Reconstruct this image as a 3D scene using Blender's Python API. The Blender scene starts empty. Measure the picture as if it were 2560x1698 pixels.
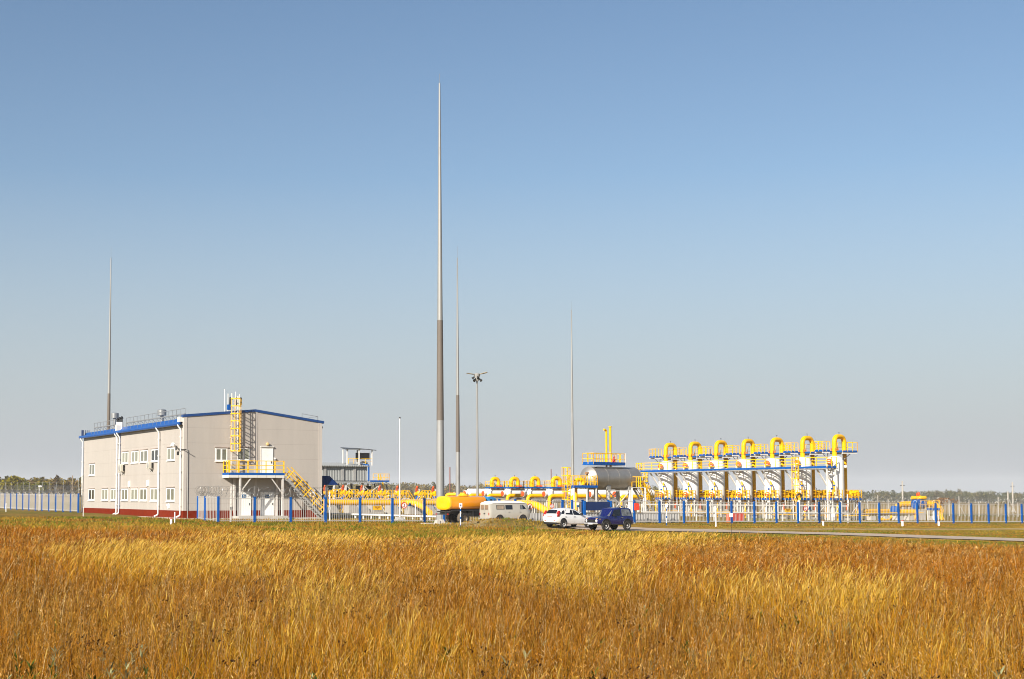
import bpy, math, random
import numpy as np
from mathutils import Vector, Matrix
R = math.radians
scene = bpy.context.scene
random.seed(7)

# ------------------------------------------------------------------ camera, sky, sun, exposure
F = 3556.0            # focal length in photo pixels (2560 wide) = 50 mm
PX, HOR, TILT = 1000.0, 1238.0, R(4.0)
PV = HOR - F * math.tan(TILT)
CZ = 2.6              # eye height above the yard's datum
SUN_AZ, SUN_EL = 34.0, 28.5      # degrees left of straight behind the camera, elevation
SUN_STRENGTH, SKY_STRENGTH, EXPOSURE = 5.0, 0.0645, 0.78

cam_d = bpy.data.cameras.new('camera')
cam = bpy.data.objects.new('camera', cam_d)
scene.collection.objects.link(cam)
cam.location = (0, 0, CZ)
cam.rotation_euler = (math.pi / 2 + TILT, 0, 0)
cam_d.lens = 50.0
cam_d.sensor_width = 36.0
cam_d.lens = 36.0 * F / 2560.0
cam_d.shift_x = (1280 - PX) / 2560.0
cam_d.shift_y = (PV - 849) / 2560.0
cam_d.clip_start = 0.1
cam_d.clip_end = 12000
scene.camera = cam

world = bpy.data.worlds.new("World")
scene.world = world
world.use_nodes = True
wn, wl = world.node_tree.nodes, world.node_tree.links
bg = wn['Background']
sky = wn.new('ShaderNodeTexSky')
sky.sky_type = 'NISHITA'
sky.sun_disc = False
sky.sun_elevation = R(SUN_EL)
sky.sun_rotation = R(180 + SUN_AZ)
sky.air_density = 1.0
sky.dust_density = 0.7
sky.ozone_density = 2.0
# pale ground haze: the sky turns neutral towards the horizon
_tc = wn.new('ShaderNodeTexCoord'); _sp = wn.new('ShaderNodeSeparateXYZ'); _rp = wn.new('ShaderNodeValToRGB'); _mx = wn.new('ShaderNodeMixRGB')
for _i, (_p, _f) in enumerate(((0.0, 1), (.03, .95), (.117, .58), (.22, .07), (.36, 0))):
    _e = _rp.color_ramp.elements[_i] if _i < 2 else _rp.color_ramp.elements.new(_p)
    _e.position = _p; _e.color = (_f, _f, _f, 1)
_mx.inputs[2].default_value = (4.5, 4.75, 5.08, 1)
wl.new(_tc.outputs['Generated'], _sp.inputs[0]); wl.new(_sp.outputs[2], _rp.inputs[0]); wl.new(_rp.outputs[0], _mx.inputs[0])
_ti = wn.new('ShaderNodeMixRGB'); _ti.blend_type = 'MULTIPLY'; _ti.inputs[0].default_value = 1; _ti.inputs[2].default_value = (.97, 1.02, 1.04, 1)
wl.new(sky.outputs[0], _ti.inputs[1]); wl.new(_ti.outputs[0], _mx.inputs[1]); wl.new(_mx.outputs[0], bg.inputs[0])
bg.inputs[1].default_value = SKY_STRENGTH

sun_d = bpy.data.lights.new('sun', 'SUN')
sun = bpy.data.objects.new('sun', sun_d)
scene.collection.objects.link(sun)
sun_d.energy = SUN_STRENGTH
sun_d.angle = R(0.5)
sun_d.color = (1.0, 0.93, 0.82)
_to = Vector((math.sin(R(SUN_AZ)) * math.cos(R(SUN_EL)), math.cos(R(SUN_AZ)) * math.cos(R(SUN_EL)), -math.sin(R(SUN_EL))))
sun.rotation_euler = _to.to_track_quat('-Z', 'Y').to_euler()

scene.view_settings.view_transform = 'Standard'
scene.view_settings.look = 'None'
scene.view_settings.gamma = 1.0
scene.view_settings.exposure = EXPOSURE
scene.view_settings.use_curve_mapping = False
scene.render.engine = 'CYCLES'
try:
    scene.cycles.filter_width = 1.0
    scene.cycles.max_bounces = 6
    scene.cycles.transparent_max_bounces = 8
    scene.cycles.volume_bounces = 0
except Exception:
    pass

# ------------------------------------------------------------------ places
CT, ST = math.cos(TILT), math.sin(TILT)

def P(u, v, Y):
    """world point seen at photo pixel (u, v) and standing Y metres ahead"""
    xc, zc = (u - PX) / F, (PV - v) / F
    k = Y / (CT - zc * ST)
    return Vector((xc * k, Y, (ST + zc * CT) * k + CZ))

def smooth(a, b, x):
    t = np.clip((np.asarray(x, dtype=float) - a) / (b - a), 0, 1)
    return t * t * (3 - 2 * t)

def ground_np(x, y):
    x = np.asarray(x, dtype=float); y = np.asarray(y, dtype=float)
    r = -1.75 - 0.70 * smooth(0, 75, y) - 0.0105 * np.clip(x, -900, 900) * smooth(0, 60, y)
    for (mx, my, sx, sy, h) in MOUNDS:
        r = r + h * np.exp(-((x - mx) / sx) ** 2 - ((y - my) / sy) ** 2)
    # low swells of the field
    r = r + 0.10 * np.sin(x * 0.21 + 1.3) * np.sin(y * 0.17) * smooth(5, 20, y) * (1 - smooth(80, 95, y))
    return r + CZ

MOUNDS = [(7.6, 114.0, 3.8, 2.4, 0.55), (10.3, 112.8, 3.0, 2.2, 0.28), (-48, 150, 25, 16, 0.15)]

def g(x, y):
    return float(ground_np(x, y))

def proj(p):
    x, y, z = p[0], p[1], p[2] - CZ
    yc, zc = y * CT + z * ST, -y * ST + z * CT
    return PX + F * x / yc, PV - F * zc / yc

def G(u, Y):
    """ground point in column u, Y metres ahead"""
    x = (u - PX) / F * Y
    for _ in range(3):
        z = g(x, Y) - CZ
        x = (u - PX) / F * (Y * CT + z * ST)
    return Vector((x, Y, g(x, Y)))

def gp(u, v):
    """ground point seen at pixel (u, v)"""
    lo, hi = 3.0, 2500.0
    for _ in range(50):
        m = (lo * hi) ** .5
        if proj(G(u, m))[1] > v: lo = m
        else: hi = m
    return G(u, (lo * hi) ** .5)

YAW = R(27.4)         # the plant's grid: W runs to the right and away, N to the left and away
W = Vector((math.cos(YAW), math.sin(YAW), 0))
N = Vector((-math.sin(YAW), math.cos(YAW), 0))

# ------------------------------------------------------------------ materials
MATS = {}
TONE = {'white_vessel_paint': .93, 'white_paint': .90, 'white_trim': .80, 'white_car_paint': .85, 'yellow_paint': .88, 'yellow_rail_paint': .90, 'red_paint': .85, 'orange_red_paint': .85, 'blue_paint': .85, 'sign_yellow': .85, 'orange_tank_paint': .9, 'sunlit_orange_tank_paint': .9, 'window_glass': .8, 'headlamp_glass': 1, 'chrome': 1}
def lin(c):
    return tuple(((x / 255) / 12.92 if x <= 10 else (((x / 255) + 0.055) / 1.055) ** 2.4) for x in c)

def mat(name, col, rough=0.5, metal=0.0, var=0.12, scale=3.0, bump=0.0, bscale=40.0, dirt=None, dirt_amt=0.3, coat=0.0, spec=0.5, stretch=None):
    """painted or raw surface: base colour broken up by noise, optional second (dirt) colour, optional bump"""
    k = TONE.get(name, .68)
    col = tuple(c * k for c in col); dirt = dirt and tuple(c * k for c in dirt)
    m = bpy.data.materials.new(name); m.use_nodes = True
    nt = m.node_tree; n, l = nt.nodes, nt.links
    b = n['Principled BSDF']
    b.inputs['Roughness'].default_value = rough
    b.inputs['Metallic'].default_value = metal
    b.inputs['Specular IOR Level'].default_value = spec
    b.inputs['Coat Weight'].default_value = coat
    tc = n.new('ShaderNodeTexCoord')
    src = tc.outputs['Object']
    if stretch:
        mp = n.new('ShaderNodeMapping'); mp.inputs['Scale'].default_value = stretch
        l.new(src, mp.inputs[0]); src = mp.outputs[0]
    no = n.new('ShaderNodeTexNoise'); no.inputs['Scale'].default_value = scale; no.inputs['Detail'].default_value = 6
    no.inputs['Roughness'].default_value = 0.65
    l.new(src, no.inputs['Vector'])
    cr = n.new('ShaderNodeValToRGB')
    cr.color_ramp.elements[0].position = 0.3; cr.color_ramp.elements[1].position = 0.7
    lo = tuple(max(0, c * (1 - var)) for c in col); hi = tuple(min(1, c * (1 + var * .6)) for c in col)
    cr.color_ramp.elements[0].color = (*lo, 1); cr.color_ramp.elements[1].color = (*hi, 1)
    l.new(no.outputs['Fac'], cr.inputs[0])
    out = cr.outputs[0]
    if dirt:
        n2 = n.new('ShaderNodeTexNoise'); n2.inputs['Scale'].default_value = scale * .45; n2.inputs['Detail'].default_value = 8
        n2.inputs['Roughness'].default_value = 0.7
        l.new(src, n2.inputs['Vector'])
        r2 = n.new('ShaderNodeValToRGB'); r2.color_ramp.elements[0].position = 0.48; r2.color_ramp.elements[1].position = 0.75
        r2.color_ramp.elements[0].color = (0, 0, 0, 1); r2.color_ramp.elements[1].color = (dirt_amt,) * 3 + (1,)
        l.new(n2.outputs['Fac'], r2.inputs[0])
        mx = n.new('ShaderNodeMixRGB'); mx.inputs[2].default_value = (*dirt, 1)
        l.new(r2.outputs[0], mx.inputs[0]); l.new(out, mx.inputs[1]); out = mx.outputs[0]
    l.new(out, b.inputs['Base Color'])
    if bump:
        n3 = n.new('ShaderNodeTexNoise'); n3.inputs['Scale'].default_value = bscale; n3.inputs['Detail'].default_value = 5
        l.new(src, n3.inputs['Vector'])
        bp = n.new('ShaderNodeBump'); bp.inputs['Strength'].default_value = bump; bp.inputs['Distance'].default_value = 0.02
        l.new(n3.outputs['Fac'], bp.inputs['Height']); l.new(bp.outputs[0], b.inputs['Normal'])
    MATS[name] = m
    return m

def cladding(name, col, step, joint=2.95):
    """sandwich panels: thin darker seams every step metres up the wall and faint upright joints, dirt streaks running down"""
    m = mat(name, col, 0.55, 0, 0.05, 1.2, dirt=tuple(c * .78 for c in col), dirt_amt=.35, stretch=(1.2, 1.2, .18))
    nt = m.node_tree; n, l = nt.nodes, nt.links
    b = n['Principled BSDF']
    tc = [x for x in n if x.type == 'TEX_COORD'][0]
    sp = n.new('ShaderNodeSeparateXYZ'); l.new(tc.outputs['Object'], sp.inputs[0])
    def line(sock, period, width):
        a = n.new('ShaderNodeMath'); a.operation = 'DIVIDE'; a.inputs[1].default_value = period; l.new(sock, a.inputs[0])
        f = n.new('ShaderNodeMath'); f.operation = 'FRACT'; l.new(a.outputs[0], f.inputs[0])
        c = n.new('ShaderNodeMath'); c.operation = 'LESS_THAN'; c.inputs[1].default_value = width / period; l.new(f.outputs[0], c.inputs[0])
        return c.outputs[0]
    h = line(sp.outputs[2], step, 0.035)
    ad = n.new('ShaderNodeMath'); ad.operation = 'ADD'; l.new(sp.outputs[0], ad.inputs[0]); l.new(sp.outputs[1], ad.inputs[1])
    v = line(ad.outputs[0], joint, 0.03)
    old = b.inputs['Base Color'].links[0].from_socket
    mh = n.new('ShaderNodeMixRGB'); mh.blend_type = 'MULTIPLY'; mh.inputs[2].default_value = (.84, .83, .82, 1)
    l.new(h, mh.inputs[0]); l.new(old, mh.inputs[1])
    mv = n.new('ShaderNodeMixRGB'); mv.blend_type = 'MULTIPLY'; mv.inputs[2].default_value = (.965, .965, .965, 1)
    l.new(v, mv.inputs[0]); l.new(mh.outputs[0], mv.inputs[1])
    l.new(mv.outputs[0], b.inputs['Base Color'])
    return m

M_WALL = cladding('wall_cladding', (.60, .545, .49), 1.42)
M_PLINTH = mat('plinth_paint', (.225, .021, .003), .7, 0, .15, 2.0, dirt=(.22, .05, .015), dirt_amt=.3, spec=.08)
M_WHITE = mat('white_paint', (.88, .87, .84), .4, 0, .06, 2.0, dirt=(.6, .57, .52), dirt_amt=.25)
M_CORNER = mat('beige_trim', (.70, .635, .575), .5, 0, .04, 2.0)
M_TRIM = mat('white_trim', (.80, .77, .72), .45, 0, .05, 2.0)
M_VESSEL = mat('white_vessel_paint', (.90, .885, .85), .35, 0, .04, 1.2, dirt=(.66, .63, .58), dirt_amt=.22, stretch=(1, 1, .3))
M_YEL = mat('yellow_paint', (.97, .49, .0005), .42, 0, .08, 1.6, dirt=(.66, .34, .008), dirt_amt=.25, spec=.25)
M_YELRAIL = mat('yellow_rail_paint', (1.0, .55, .0005), .45, 0, .08, 3, spec=.25)
M_BLUE = mat('blue_paint', (.002, .09, .37), .55, 0, .12, 2.0, dirt=(.01, .10, .36), dirt_amt=.3, spec=.15)
M_ROOFBLUE = mat('blue_roof_sheet', (.008, .10, .40), .4, 0, .12, 1.5)
M_NAVY = mat('navy_paint', (.006, .028, .13), .4, 0, .1, 2.0)
M_RED = mat('red_paint', (.66, .045, .02), .4, 0, .15, 3.0)
M_ORED = mat('orange_red_paint', (.70, .10, .02), .4, 0, .15, 3.0)
M_GALV = mat('galvanised_steel', (.50, .51, .51), .38, .55, .16, 2.5, dirt=(.32, .31, .29), dirt_amt=.35)
M_GREYSTEEL = mat('grey_painted_steel', (.48, .47, .45), .5, .1, .12, 3.0)
M_DARKSTEEL = mat('dark_steel', (.05, .048, .045), .55, .2, .2, 4.0)
M_SILVER = mat('aluminium_cladding', (.60, .56, .51), .50, .72, .14, 1.3, dirt=(.38, .33, .28), dirt_amt=.35, bump=.12, bscale=3.0)
M_CONC = mat('concrete', (.50, .47, .43), .85, 0, .15, 2.5, bump=.3, bscale=30, dirt=(.34, .31, .27), dirt_amt=.4)
M_CONCLIGHT = mat('light_concrete', (.66, .61, .54), .85, 0, .12, 2.0, dirt=(.45, .41, .36), dirt_amt=.35)
M_BLACK = mat('black_plastic', (.015, .015, .016), .5, 0, .2, 4)
M_RUBBER = mat('tyre_rubber', (.024, .022, .020), .85, 0, .25, 6, dirt=(.12, .10, .08), dirt_amt=.5)
M_GLASS = mat('window_glass', (.20, .20, .15), .12, 0, .35, .9, spec=.7)
M_CARGLASS = mat('car_glass', (.012, .014, .018), .06, 0, .2, 1.0, spec=.8)
M_SHED = mat('shed_sheet', (.40, .41, .40), .5, .15, .08, 2.0)
M_SHEDDARK = mat('dark_roof_sheet', (.10, .105, .11), .5, .1, .1, 2.0)
M_CHROME = mat('chrome', (.7, .7, .7), .2, 1, .05, 3)
M_LAMPRED = mat('tail_lamp_red', (.5, .02, .012), .25, 0, .1, 5)
M_LAMPCLEAR = mat('headlamp_glass', (.72, .70, .66), .15, 0, .1, 5)
M_AMBER = mat('amber_lamp', (.75, .42, .18), .3, 0, .1, 5)
M_PLATE = mat('number_plate', (.75, .74, .72), .5, 0, .12, 9)
M_INSUL = mat('insulation_jacket', (.56, .54, .53), .42, .45, .28, 2.2, bump=.6, bscale=7)
M_WOOD = mat('weathered_wood', (.36, .27, .18), .85, 0, .25, 4)
M_PICTO = mat('black_marking', (.02, .02, .02), .6, 0, .1, 4)
M_SIGNBLUE = mat('sign_blue', (.015, .14, .34), .45, 0, .08, 4)
M_SIGNYEL = mat('sign_yellow', (.85, .50, .02), .5, 0, .08, 4)

# ------------------------------------------------------------------ mesh builder
def frame(d):
    d = Vector(d).normalized()
    a = Vector((0, 0, 1)) if abs(d.z) < .95 else Vector((0, 1, 0))
    x = d.cross(a).normalized()
    return x, x.cross(d).normalized()

def fillet(pts, r, n=5):
    """round the corners of a polyline"""
    pts = [Vector(p) for p in pts]
    out = [pts[0]]
    for i in range(1, len(pts) - 1):
        a, b, c = pts[i - 1], pts[i], pts[i + 1]
        d1, d2 = (a - b), (c - b)
        k = min(r, d1.length * .49, d2.length * .49)
        p1, p2 = b + d1.normalized() * k, b + d2.normalized() * k
        for j in range(n + 1):
            t = j / n
            out.append(p1 * (1 - t) ** 2 + b * 2 * t * (1 - t) + p2 * t * t)
    out.append(pts[-1])
    return out

class MB:
    def __init__(s): s.v, s.f, s.sm = [], [], []
    def add(s, vs, fs, sm=False):
        o = len(s.v); s.v += [tuple(p) for p in vs]
        for f in fs: s.f.append(tuple(i + o for i in f)); s.sm.append(sm)
        return s
    def box(s, c, size, M=None):
        x, y, z = (k / 2 for k in size)
        vs = [Vector((a, b, d)) for d in (-z, z) for a, b in ((-x, -y), (x, -y), (x, y), (-x, y))]
        if M is not None: vs = [M @ p for p in vs]
        c = Vector(c)
        return s.add([p + c for p in vs], [(3, 2, 1, 0), (4, 5, 6, 7), (0, 1, 5, 4), (1, 2, 6, 5), (2, 3, 7, 6), (3, 0, 4, 7)])
    def span(s, a, b):
        a, b = Vector(a), Vector(b)
        return s.box((a + b) / 2, [abs(q) for q in (b - a)])
    def beam(s, p0, p1, w, h=None):
        p0, p1 = Vector(p0), Vector(p1); h = h or w
        x, y = frame(p1 - p0)
        vs = [p + x * (i * w / 2) + y * (j * h / 2) for p in (p0, p1) for i, j in ((-1, -1), (1, -1), (1, 1), (-1, 1))]
        return s.add(vs, [(0, 1, 2, 3), (7, 6, 5, 4), (1, 0, 4, 5), (2, 1, 5, 6), (3, 2, 6, 7), (0, 3, 7, 4)])
    def tube(s, pts, r, n=10, caps=True, sm=True):
        pts = [Vector(p) for p in pts]
        rs = r if isinstance(r, (list, tuple)) else [r] * len(pts)
        vs = []; x = None
        for i, p in enumerate(pts):
            a = pts[max(i - 1, 0)]; b = pts[min(i + 1, len(pts) - 1)]
            d = (b - a).normalized()
            if x is None: x, y = frame(d)
            else:
                x = (x - d * x.dot(d)).normalized(); y = x.cross(d).normalized()
            for k in range(n):
                t = 2 * math.pi * k / n
                vs.append(p + (x * math.cos(t) + y * math.sin(t)) * rs[i])
        fs = [(i * n + k, i * n + (k + 1) % n, (i + 1) * n + (k + 1) % n, (i + 1) * n + k) for i in range(len(pts) - 1) for k in range(n)]
        s.add(vs, fs, sm)
        if caps:
            m = len(pts) - 1
            s.add([vs[k] for k in range(n)], [tuple(range(n))[::-1]])
            s.add([vs[m * n + k] for k in range(n)], [tuple(range(n))])
        return s
    def lathe(s, prof, n=20, o=(0, 0, 0), axis=(0, 0, 1), sm=True, cap=True):
        """profile of (radius, distance along the axis) turned about the axis through o"""
        d = Vector(axis).normalized(); x, y = frame(d); o = Vector(o)
        vs = [o + d * h + (x * math.cos(2 * math.pi * k / n) + y * math.sin(2 * math.pi * k / n)) * r for r, h in prof for k in range(n)]
        fs = [(i * n + k, i * n + (k + 1) % n, (i + 1) * n + (k + 1) % n, (i + 1) * n + k) for i in range(len(prof) - 1) for k in range(n)]
        s.add(vs, fs, sm)
        m = len(prof) - 1
        if not cap: return s
        if prof[0][0] > 1e-4: s.add(vs[:n], [tuple(range(n))[::-1]])
        if prof[m][0] > 1e-4: s.add(vs[m * n:], [tuple(range(n))])
        return s
    def prism(s, poly, y0, y1, plane='xz', M=None):
        """polygon in the xz (or xy, yz) plane pushed from y0 to y1 along the third axis"""
        mk = {'xz': lambda a, b, c: (a, c, b), 'xy': lambda a, b, c: (a, b, c), 'yz': lambda a, b, c: (c, a, b)}[plane]
        n = len(poly)
        vs = [Vector(mk(a, b, c)) for c in (y0, y1) for a, b in poly]
        if M is not None: vs = [M @ p for p in vs]
        return s.add(vs, [tuple(range(n)), tuple(range(n, 2 * n))[::-1]] + [(i, (i + 1) % n, n + (i + 1) % n, n + i)[::-1] for i in range(n)])
    def rings(s, rings, closed=True, caps=True, sm=True):
        n = len(rings[0]); vs = [Vector(p) for r in rings for p in r]
        m = n if closed else n - 1
        fs = [(i * n + k, i * n + (k + 1) % n, (i + 1) * n + (k + 1) % n, (i + 1) * n + k) for i in range(len(rings) - 1) for k in range(m)]
        s.add(vs, fs, sm)
        if caps:
            s.add(rings[0], [tuple(range(n))[::-1]]); s.add(rings[-1], [tuple(range(n))])
        return s
    def build(s, name, material, parent=None, loc=(0, 0, 0), yaw=0.0, bevel=0, angle=40):
        me = bpy.data.meshes.new(name)
        me.from_pydata(s.v, [], s.f)
        me.polygons.foreach_set('use_smooth', s.sm)
        me.materials.append(material)
        me.validate(); me.update()
        # consistent outward normals
        import bmesh
        bm = bmesh.new(); bm.from_mesh(me); bmesh.ops.recalc_face_normals(bm, faces=bm.faces); bm.to_mesh(me); bm.free()
        if any(s.sm): me.set_sharp_from_angle(angle=R(angle))
        o = bpy.data.objects.new(name, me)
        scene.collection.objects.link(o)
        o.location = loc; o.rotation_euler = (0, 0, yaw)
        if parent: o.parent = parent
        if bevel:
            b = o.modifiers.new('bevel', 'BEVEL'); b.width = bevel; b.segments = 2; b.limit_method = 'ANGLE'
        return o

def tag(o, label, cat, group=None, kind=None):
    o['label'] = label; o['category'] = cat
    if group: o['group'] = group
    if kind: o['kind'] = kind
    return o

def thing(name, label, cat, loc=(0, 0, 0), yaw=0.0, group=None):
    o = bpy.data.objects.new(name, None); scene.collection.objects.link(o)
    o.empty_display_size = .3
    o.location = loc; o.rotation_euler = (0, 0, yaw)
    return tag(o, label, cat, group)

def dup(root, loc, yaw=None, label=None):
    r = root.copy(); scene.collection.objects.link(r); r.location = loc
    if yaw is not None: r.rotation_euler = (0, 0, yaw)
    if label: r['label'] = label
    for ch in list(root.children):
        c = ch.copy(); scene.collection.objects.link(c); c.parent = r
        for gc in list(ch.children):
            d = gc.copy(); scene.collection.objects.link(d); d.parent = c
    return r

def rail(mb, pts, h=1.1, step=1.2, w=.06, mids=(.5,)):
    """hand rail along a polyline of deck points: posts, top rail, mid rails"""
    pts = [Vector(p) for p in pts]
    up = Vector((0, 0, h))
    for a, b in zip(pts, pts[1:]):
        n = max(1, round((b - a).length / step))
        for i in range(n + 1):
            p = a.lerp(b, i / n); mb.beam(p, p + up, w)
        mb.beam(a + up, b + up, w)
        for k in mids: mb.beam(a + up * k, b + up * k, w * .7)
    return mb

def text_mesh(txt, size, name, material, parent, loc, rot, depth=.01):
    c = bpy.data.curves.new(name, 'FONT'); c.body = txt; c.size = size; c.extrude = depth; c.align_x = 'CENTER'; c.align_y = 'CENTER'
    t = bpy.data.objects.new(name, c); scene.collection.objects.link(t)
    dg = bpy.context.evaluated_depsgraph_get()
    me = bpy.data.meshes.new_from_object(t.evaluated_get(dg))
    bpy.data.objects.remove(t); bpy.data.curves.remove(c)
    me.materials.clear(); me.materials.append(material)
    o = bpy.data.objects.new(name, me); scene.collection.objects.link(o)
    o.parent = parent; o.location = loc; o.rotation_euler = rot
    return o
# ------------------------------------------------------------------ ground, road, field
rng = np.random.default_rng(11)
_lat = rng.random((256, 256))
def vnoise(x, y, s):
    x = np.asarray(x) / s + 1000.0; y = np.asarray(y) / s + 1000.0
    xi, yi = np.floor(x).astype(int), np.floor(y).astype(int)
    fx, fy = x - xi, y - yi
    fx, fy = fx * fx * (3 - 2 * fx), fy * fy * (3 - 2 * fy)
    a = _lat[xi % 256, yi % 256]; b = _lat[(xi + 1) % 256, yi % 256]; c = _lat[xi % 256, (yi + 1) % 256]; d = _lat[(xi + 1) % 256, (yi + 1) % 256]
    return (a * (1 - fx) + b * fx) * (1 - fy) + (c * (1 - fx) + d * fx) * fy
def fbm(x, y, s):
    return .5 * vnoise(x, y, s) + .3 * vnoise(x + 31, y + 7, s / 2.1) + .2 * vnoise(x + 3, y + 57, s / 4.3)

FIELD_EDGE = [(-120, 110), (-22, 82), (-7.8, 71), (5.5, 67), (13, 69), (18, 64), (25, 58), (45, 46), (120, 30)]
FX, FY = zip(*FIELD_EDGE)
def field_edge(x): return np.interp(x, FX, FY)
FENCE0 = Vector((-14.9, 117.0, 0))
def behind_fence(x, y):
    return (np.asarray(x) - FENCE0.x) * N.x + (np.asarray(y) - FENCE0.y) * N.y

ROAD = [(140, 10), (70, 58), (52, 75), (39.5, 90), (31.8, 101), (26, 105.0), (20, 107.0), (14.5, 108.5)]

TRACK = [(100, 146), (56.6, 128.5), (47, 124), (38, 120.3), (25, 112)]
def seg_dist(x, y, line):
    best = np.full(np.shape(x), 1e9)
    for (ax, ay), (bx, by) in zip(line, line[1:]):
        dx, dy = bx - ax, by - ay
        t = np.clip(((x - ax) * dx + (y - ay) * dy) / (dx * dx + dy * dy), 0, 1)
        best = np.minimum(best, np.hypot(x - ax - t * dx, y - ay - t * dy))
    return best

def build_ground():
    def axis(lo, hi, step, far):
        a = list(np.arange(lo, hi + .01, step)); d = step
        p, q = a[0], a[-1]; left, right = [], []
        while p > -far: d *= 1.25; p -= d; left.append(p)
        d = step
        while q < far: d *= 1.25; q += d; right.append(q)
        return np.array(left[::-1] + a + right)
    xs = axis(-70, 95, 1.0, 2300); ys = axis(-6, 175, 1.0, 2300)
    X, Y = np.meshgrid(xs, ys)
    Z = ground_np(X, Y)
    nx, ny = len(xs), len(ys)
    # what grows or lies where (colours of the ground itself)
    n1, n2 = fbm(X, Y, 9.0), fbm(X + 90, Y, 2.6)
    def mixc(c, d, t): t = np.clip(t, 0, 1)[..., None]; return c * (1 - t) + d * t
    lawn = mixc(np.array([.50, .33, .055]) + 0 * X[..., None], np.array([.36, .29, .035]), (n1 - .5) * 3.5)
    lawn = mixc(lawn, np.array([.30, .16, .045]), (n2 - .55) * 4)
    field = np.array([.14, .065, .014]) + 0 * lawn
    yard = mixc(np.array([.30, .20, .05]) + 0 * lawn, np.array([.20, .20, .04]), (n1 - .4) * 3)
    far = mixc(np.array([.50, .37, .22]) + 0 * lawn, np.array([.36, .28, .13]), (fbm(X, Y, 160) - .45) * 4)
    sand = mixc(np.array([.58, .44, .25]) + 0 * lawn, np.array([.46, .30, .13]), (n2 - .4) * 3)
    side = smooth(14, 24, X)
    lawn = mixc(lawn, mixc(np.array([.44, .23, .05]) + 0 * lawn, np.array([.36, .25, .05]), (n2 - .4) * 4), smooth(-16, -8, behind_fence(X, Y)) * side * .8)
    lawn = mixc(lawn, mixc(np.array([.25, .23, .03]) + 0 * lawn, np.array([.38, .27, .06]), (n2 - .5) * 4), smooth(4, 7, seg_dist(X, Y, ROAD)) * (1 - smooth(-22, -17, behind_fence(X, Y))) * side * .75)
    col = lawn
    b = behind_fence(X, Y)
    col = mixc(col, yard, smooth(-1, 1, b))
    col = mixc(col, far, smooth(60, 90, b))
    col = mixc(col, field, 1 - smooth(-1.5, 1.5, Y - field_edge(X) + (n2 - .5) * 5))
    rd = seg_dist(X, Y, ROAD)
    col = mixc(col, sand, (1 - smooth(3.2, 5.2, rd + (n2 - .5) * 2.5)) * .8)
    td = seg_dist(X, Y, TRACK)
    col = mixc(col, sand, (1 - smooth(1.6, 3.8, td + (n2 - .5) * 5)) * .95)
    # turned earth and gravel round the little mound by the van
    md = np.hypot((X - 7.4) / 6, (Y - 113) / 4.2)
    col = mixc(col, mixc(np.array([.26, .19, .06]) + 0 * lawn, np.array([.55, .43, .27]), (n2 - .52) * 5), 1 - smooth(.6, 1.25, md))
    gd = np.hypot((X - 2.6) / 3.6, (Y - 117.5) / 2.2)
    col = mixc(col, np.array([.62, .50, .34]), 1 - smooth(.5, 1.2, gd + (n2 - .5)))
    me = bpy.data.meshes.new('ground')
    v = np.stack([X, Y, Z], -1).reshape(-1, 3)
    i = np.arange(nx * ny).reshape(ny, nx)
    q = np.stack([i[:-1, :-1], i[:-1, 1:], i[1:, 1:], i[1:, :-1]], -1).reshape(-1, 4)
    fill(me, v, q)
    a = me.color_attributes.new('zone', 'FLOAT_COLOR', 'POINT')
    a.data.foreach_set('color', np.concatenate([col.reshape(-1, 3) * np.array([.68, .64, .48]), np.ones((nx * ny, 1))], 1).astype(np.float32).ravel())
    me.polygons.foreach_set('use_smooth', np.ones(len(q), bool))
    m = bpy.data.materials.new('ground_soil'); m.use_nodes = True
    nt = m.node_tree; n, l = nt.nodes, nt.links
    bs = n['Principled BSDF']; bs.inputs['Roughness'].default_value = .95; bs.inputs['Specular IOR Level'].default_value = .1
    at = n.new('ShaderNodeAttribute'); at.attribute_name = 'zone'
    tc = n.new('ShaderNodeTexCoord')
    prev = at.outputs['Color']
    for sc_, amt in ((.35, .5), (2.2, .75), (9.0, .6)):
        no = n.new('ShaderNodeTexNoise'); no.inputs['Scale'].default_value = sc_; no.inputs['Detail'].default_value = 7; no.inputs['Roughness'].default_value = .7
        l.new(tc.outputs['Object'], no.inputs['Vector'])
        mr = n.new('ShaderNodeMapRange'); mr.inputs['From Min'].default_value = .3; mr.inputs['From Max'].default_value = .7
        mr.inputs['To Min'].default_value = 1 - amt * .6; mr.inputs['To Max'].default_value = 1 + amt * .55
        l.new(no.outputs['Fac'], mr.inputs['Value'])
        mx = n.new('ShaderNodeMixRGB'); mx.blend_type = 'MULTIPLY'; mx.inputs[0].default_value = 1
        l.new(prev, mx.inputs[1]); l.new(mr.outputs[0], mx.inputs[2]); prev = mx.outputs[0]
    l.new(prev, bs.inputs['Base Color'])
    bp = n.new('ShaderNodeBump'); bp.inputs['Strength'].default_value = .7; bp.inputs['Distance'].default_value = .12
    l.new(no.outputs['Fac'], bp.inputs['Height']); l.new(bp.outputs[0], bs.inputs['Normal'])
    me.materials.append(m)
    o = bpy.data.objects.new('ground', me); scene.collection.objects.link(o)
    o['kind'] = 'structure'
    return o

def fill(me, v, q):
    """fast mesh from numpy: v (n,3), q (m,k)"""
    m, k = q.shape
    me.vertices.add(len(v)); me.vertices.foreach_set('co', np.ascontiguousarray(v, dtype=np.float32).ravel())
    me.loops.add(m * k); me.loops.foreach_set('vertex_index', np.ascontiguousarray(q, dtype=np.int32).ravel())
    me.polygons.add(m)
    me.polygons.foreach_set('loop_start', np.arange(0, m * k, k, dtype=np.int32))
    me.polygons.foreach_set('loop_total', np.full(m, k, dtype=np.int32))
    me.update(calc_edges=True)

build_ground()

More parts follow.
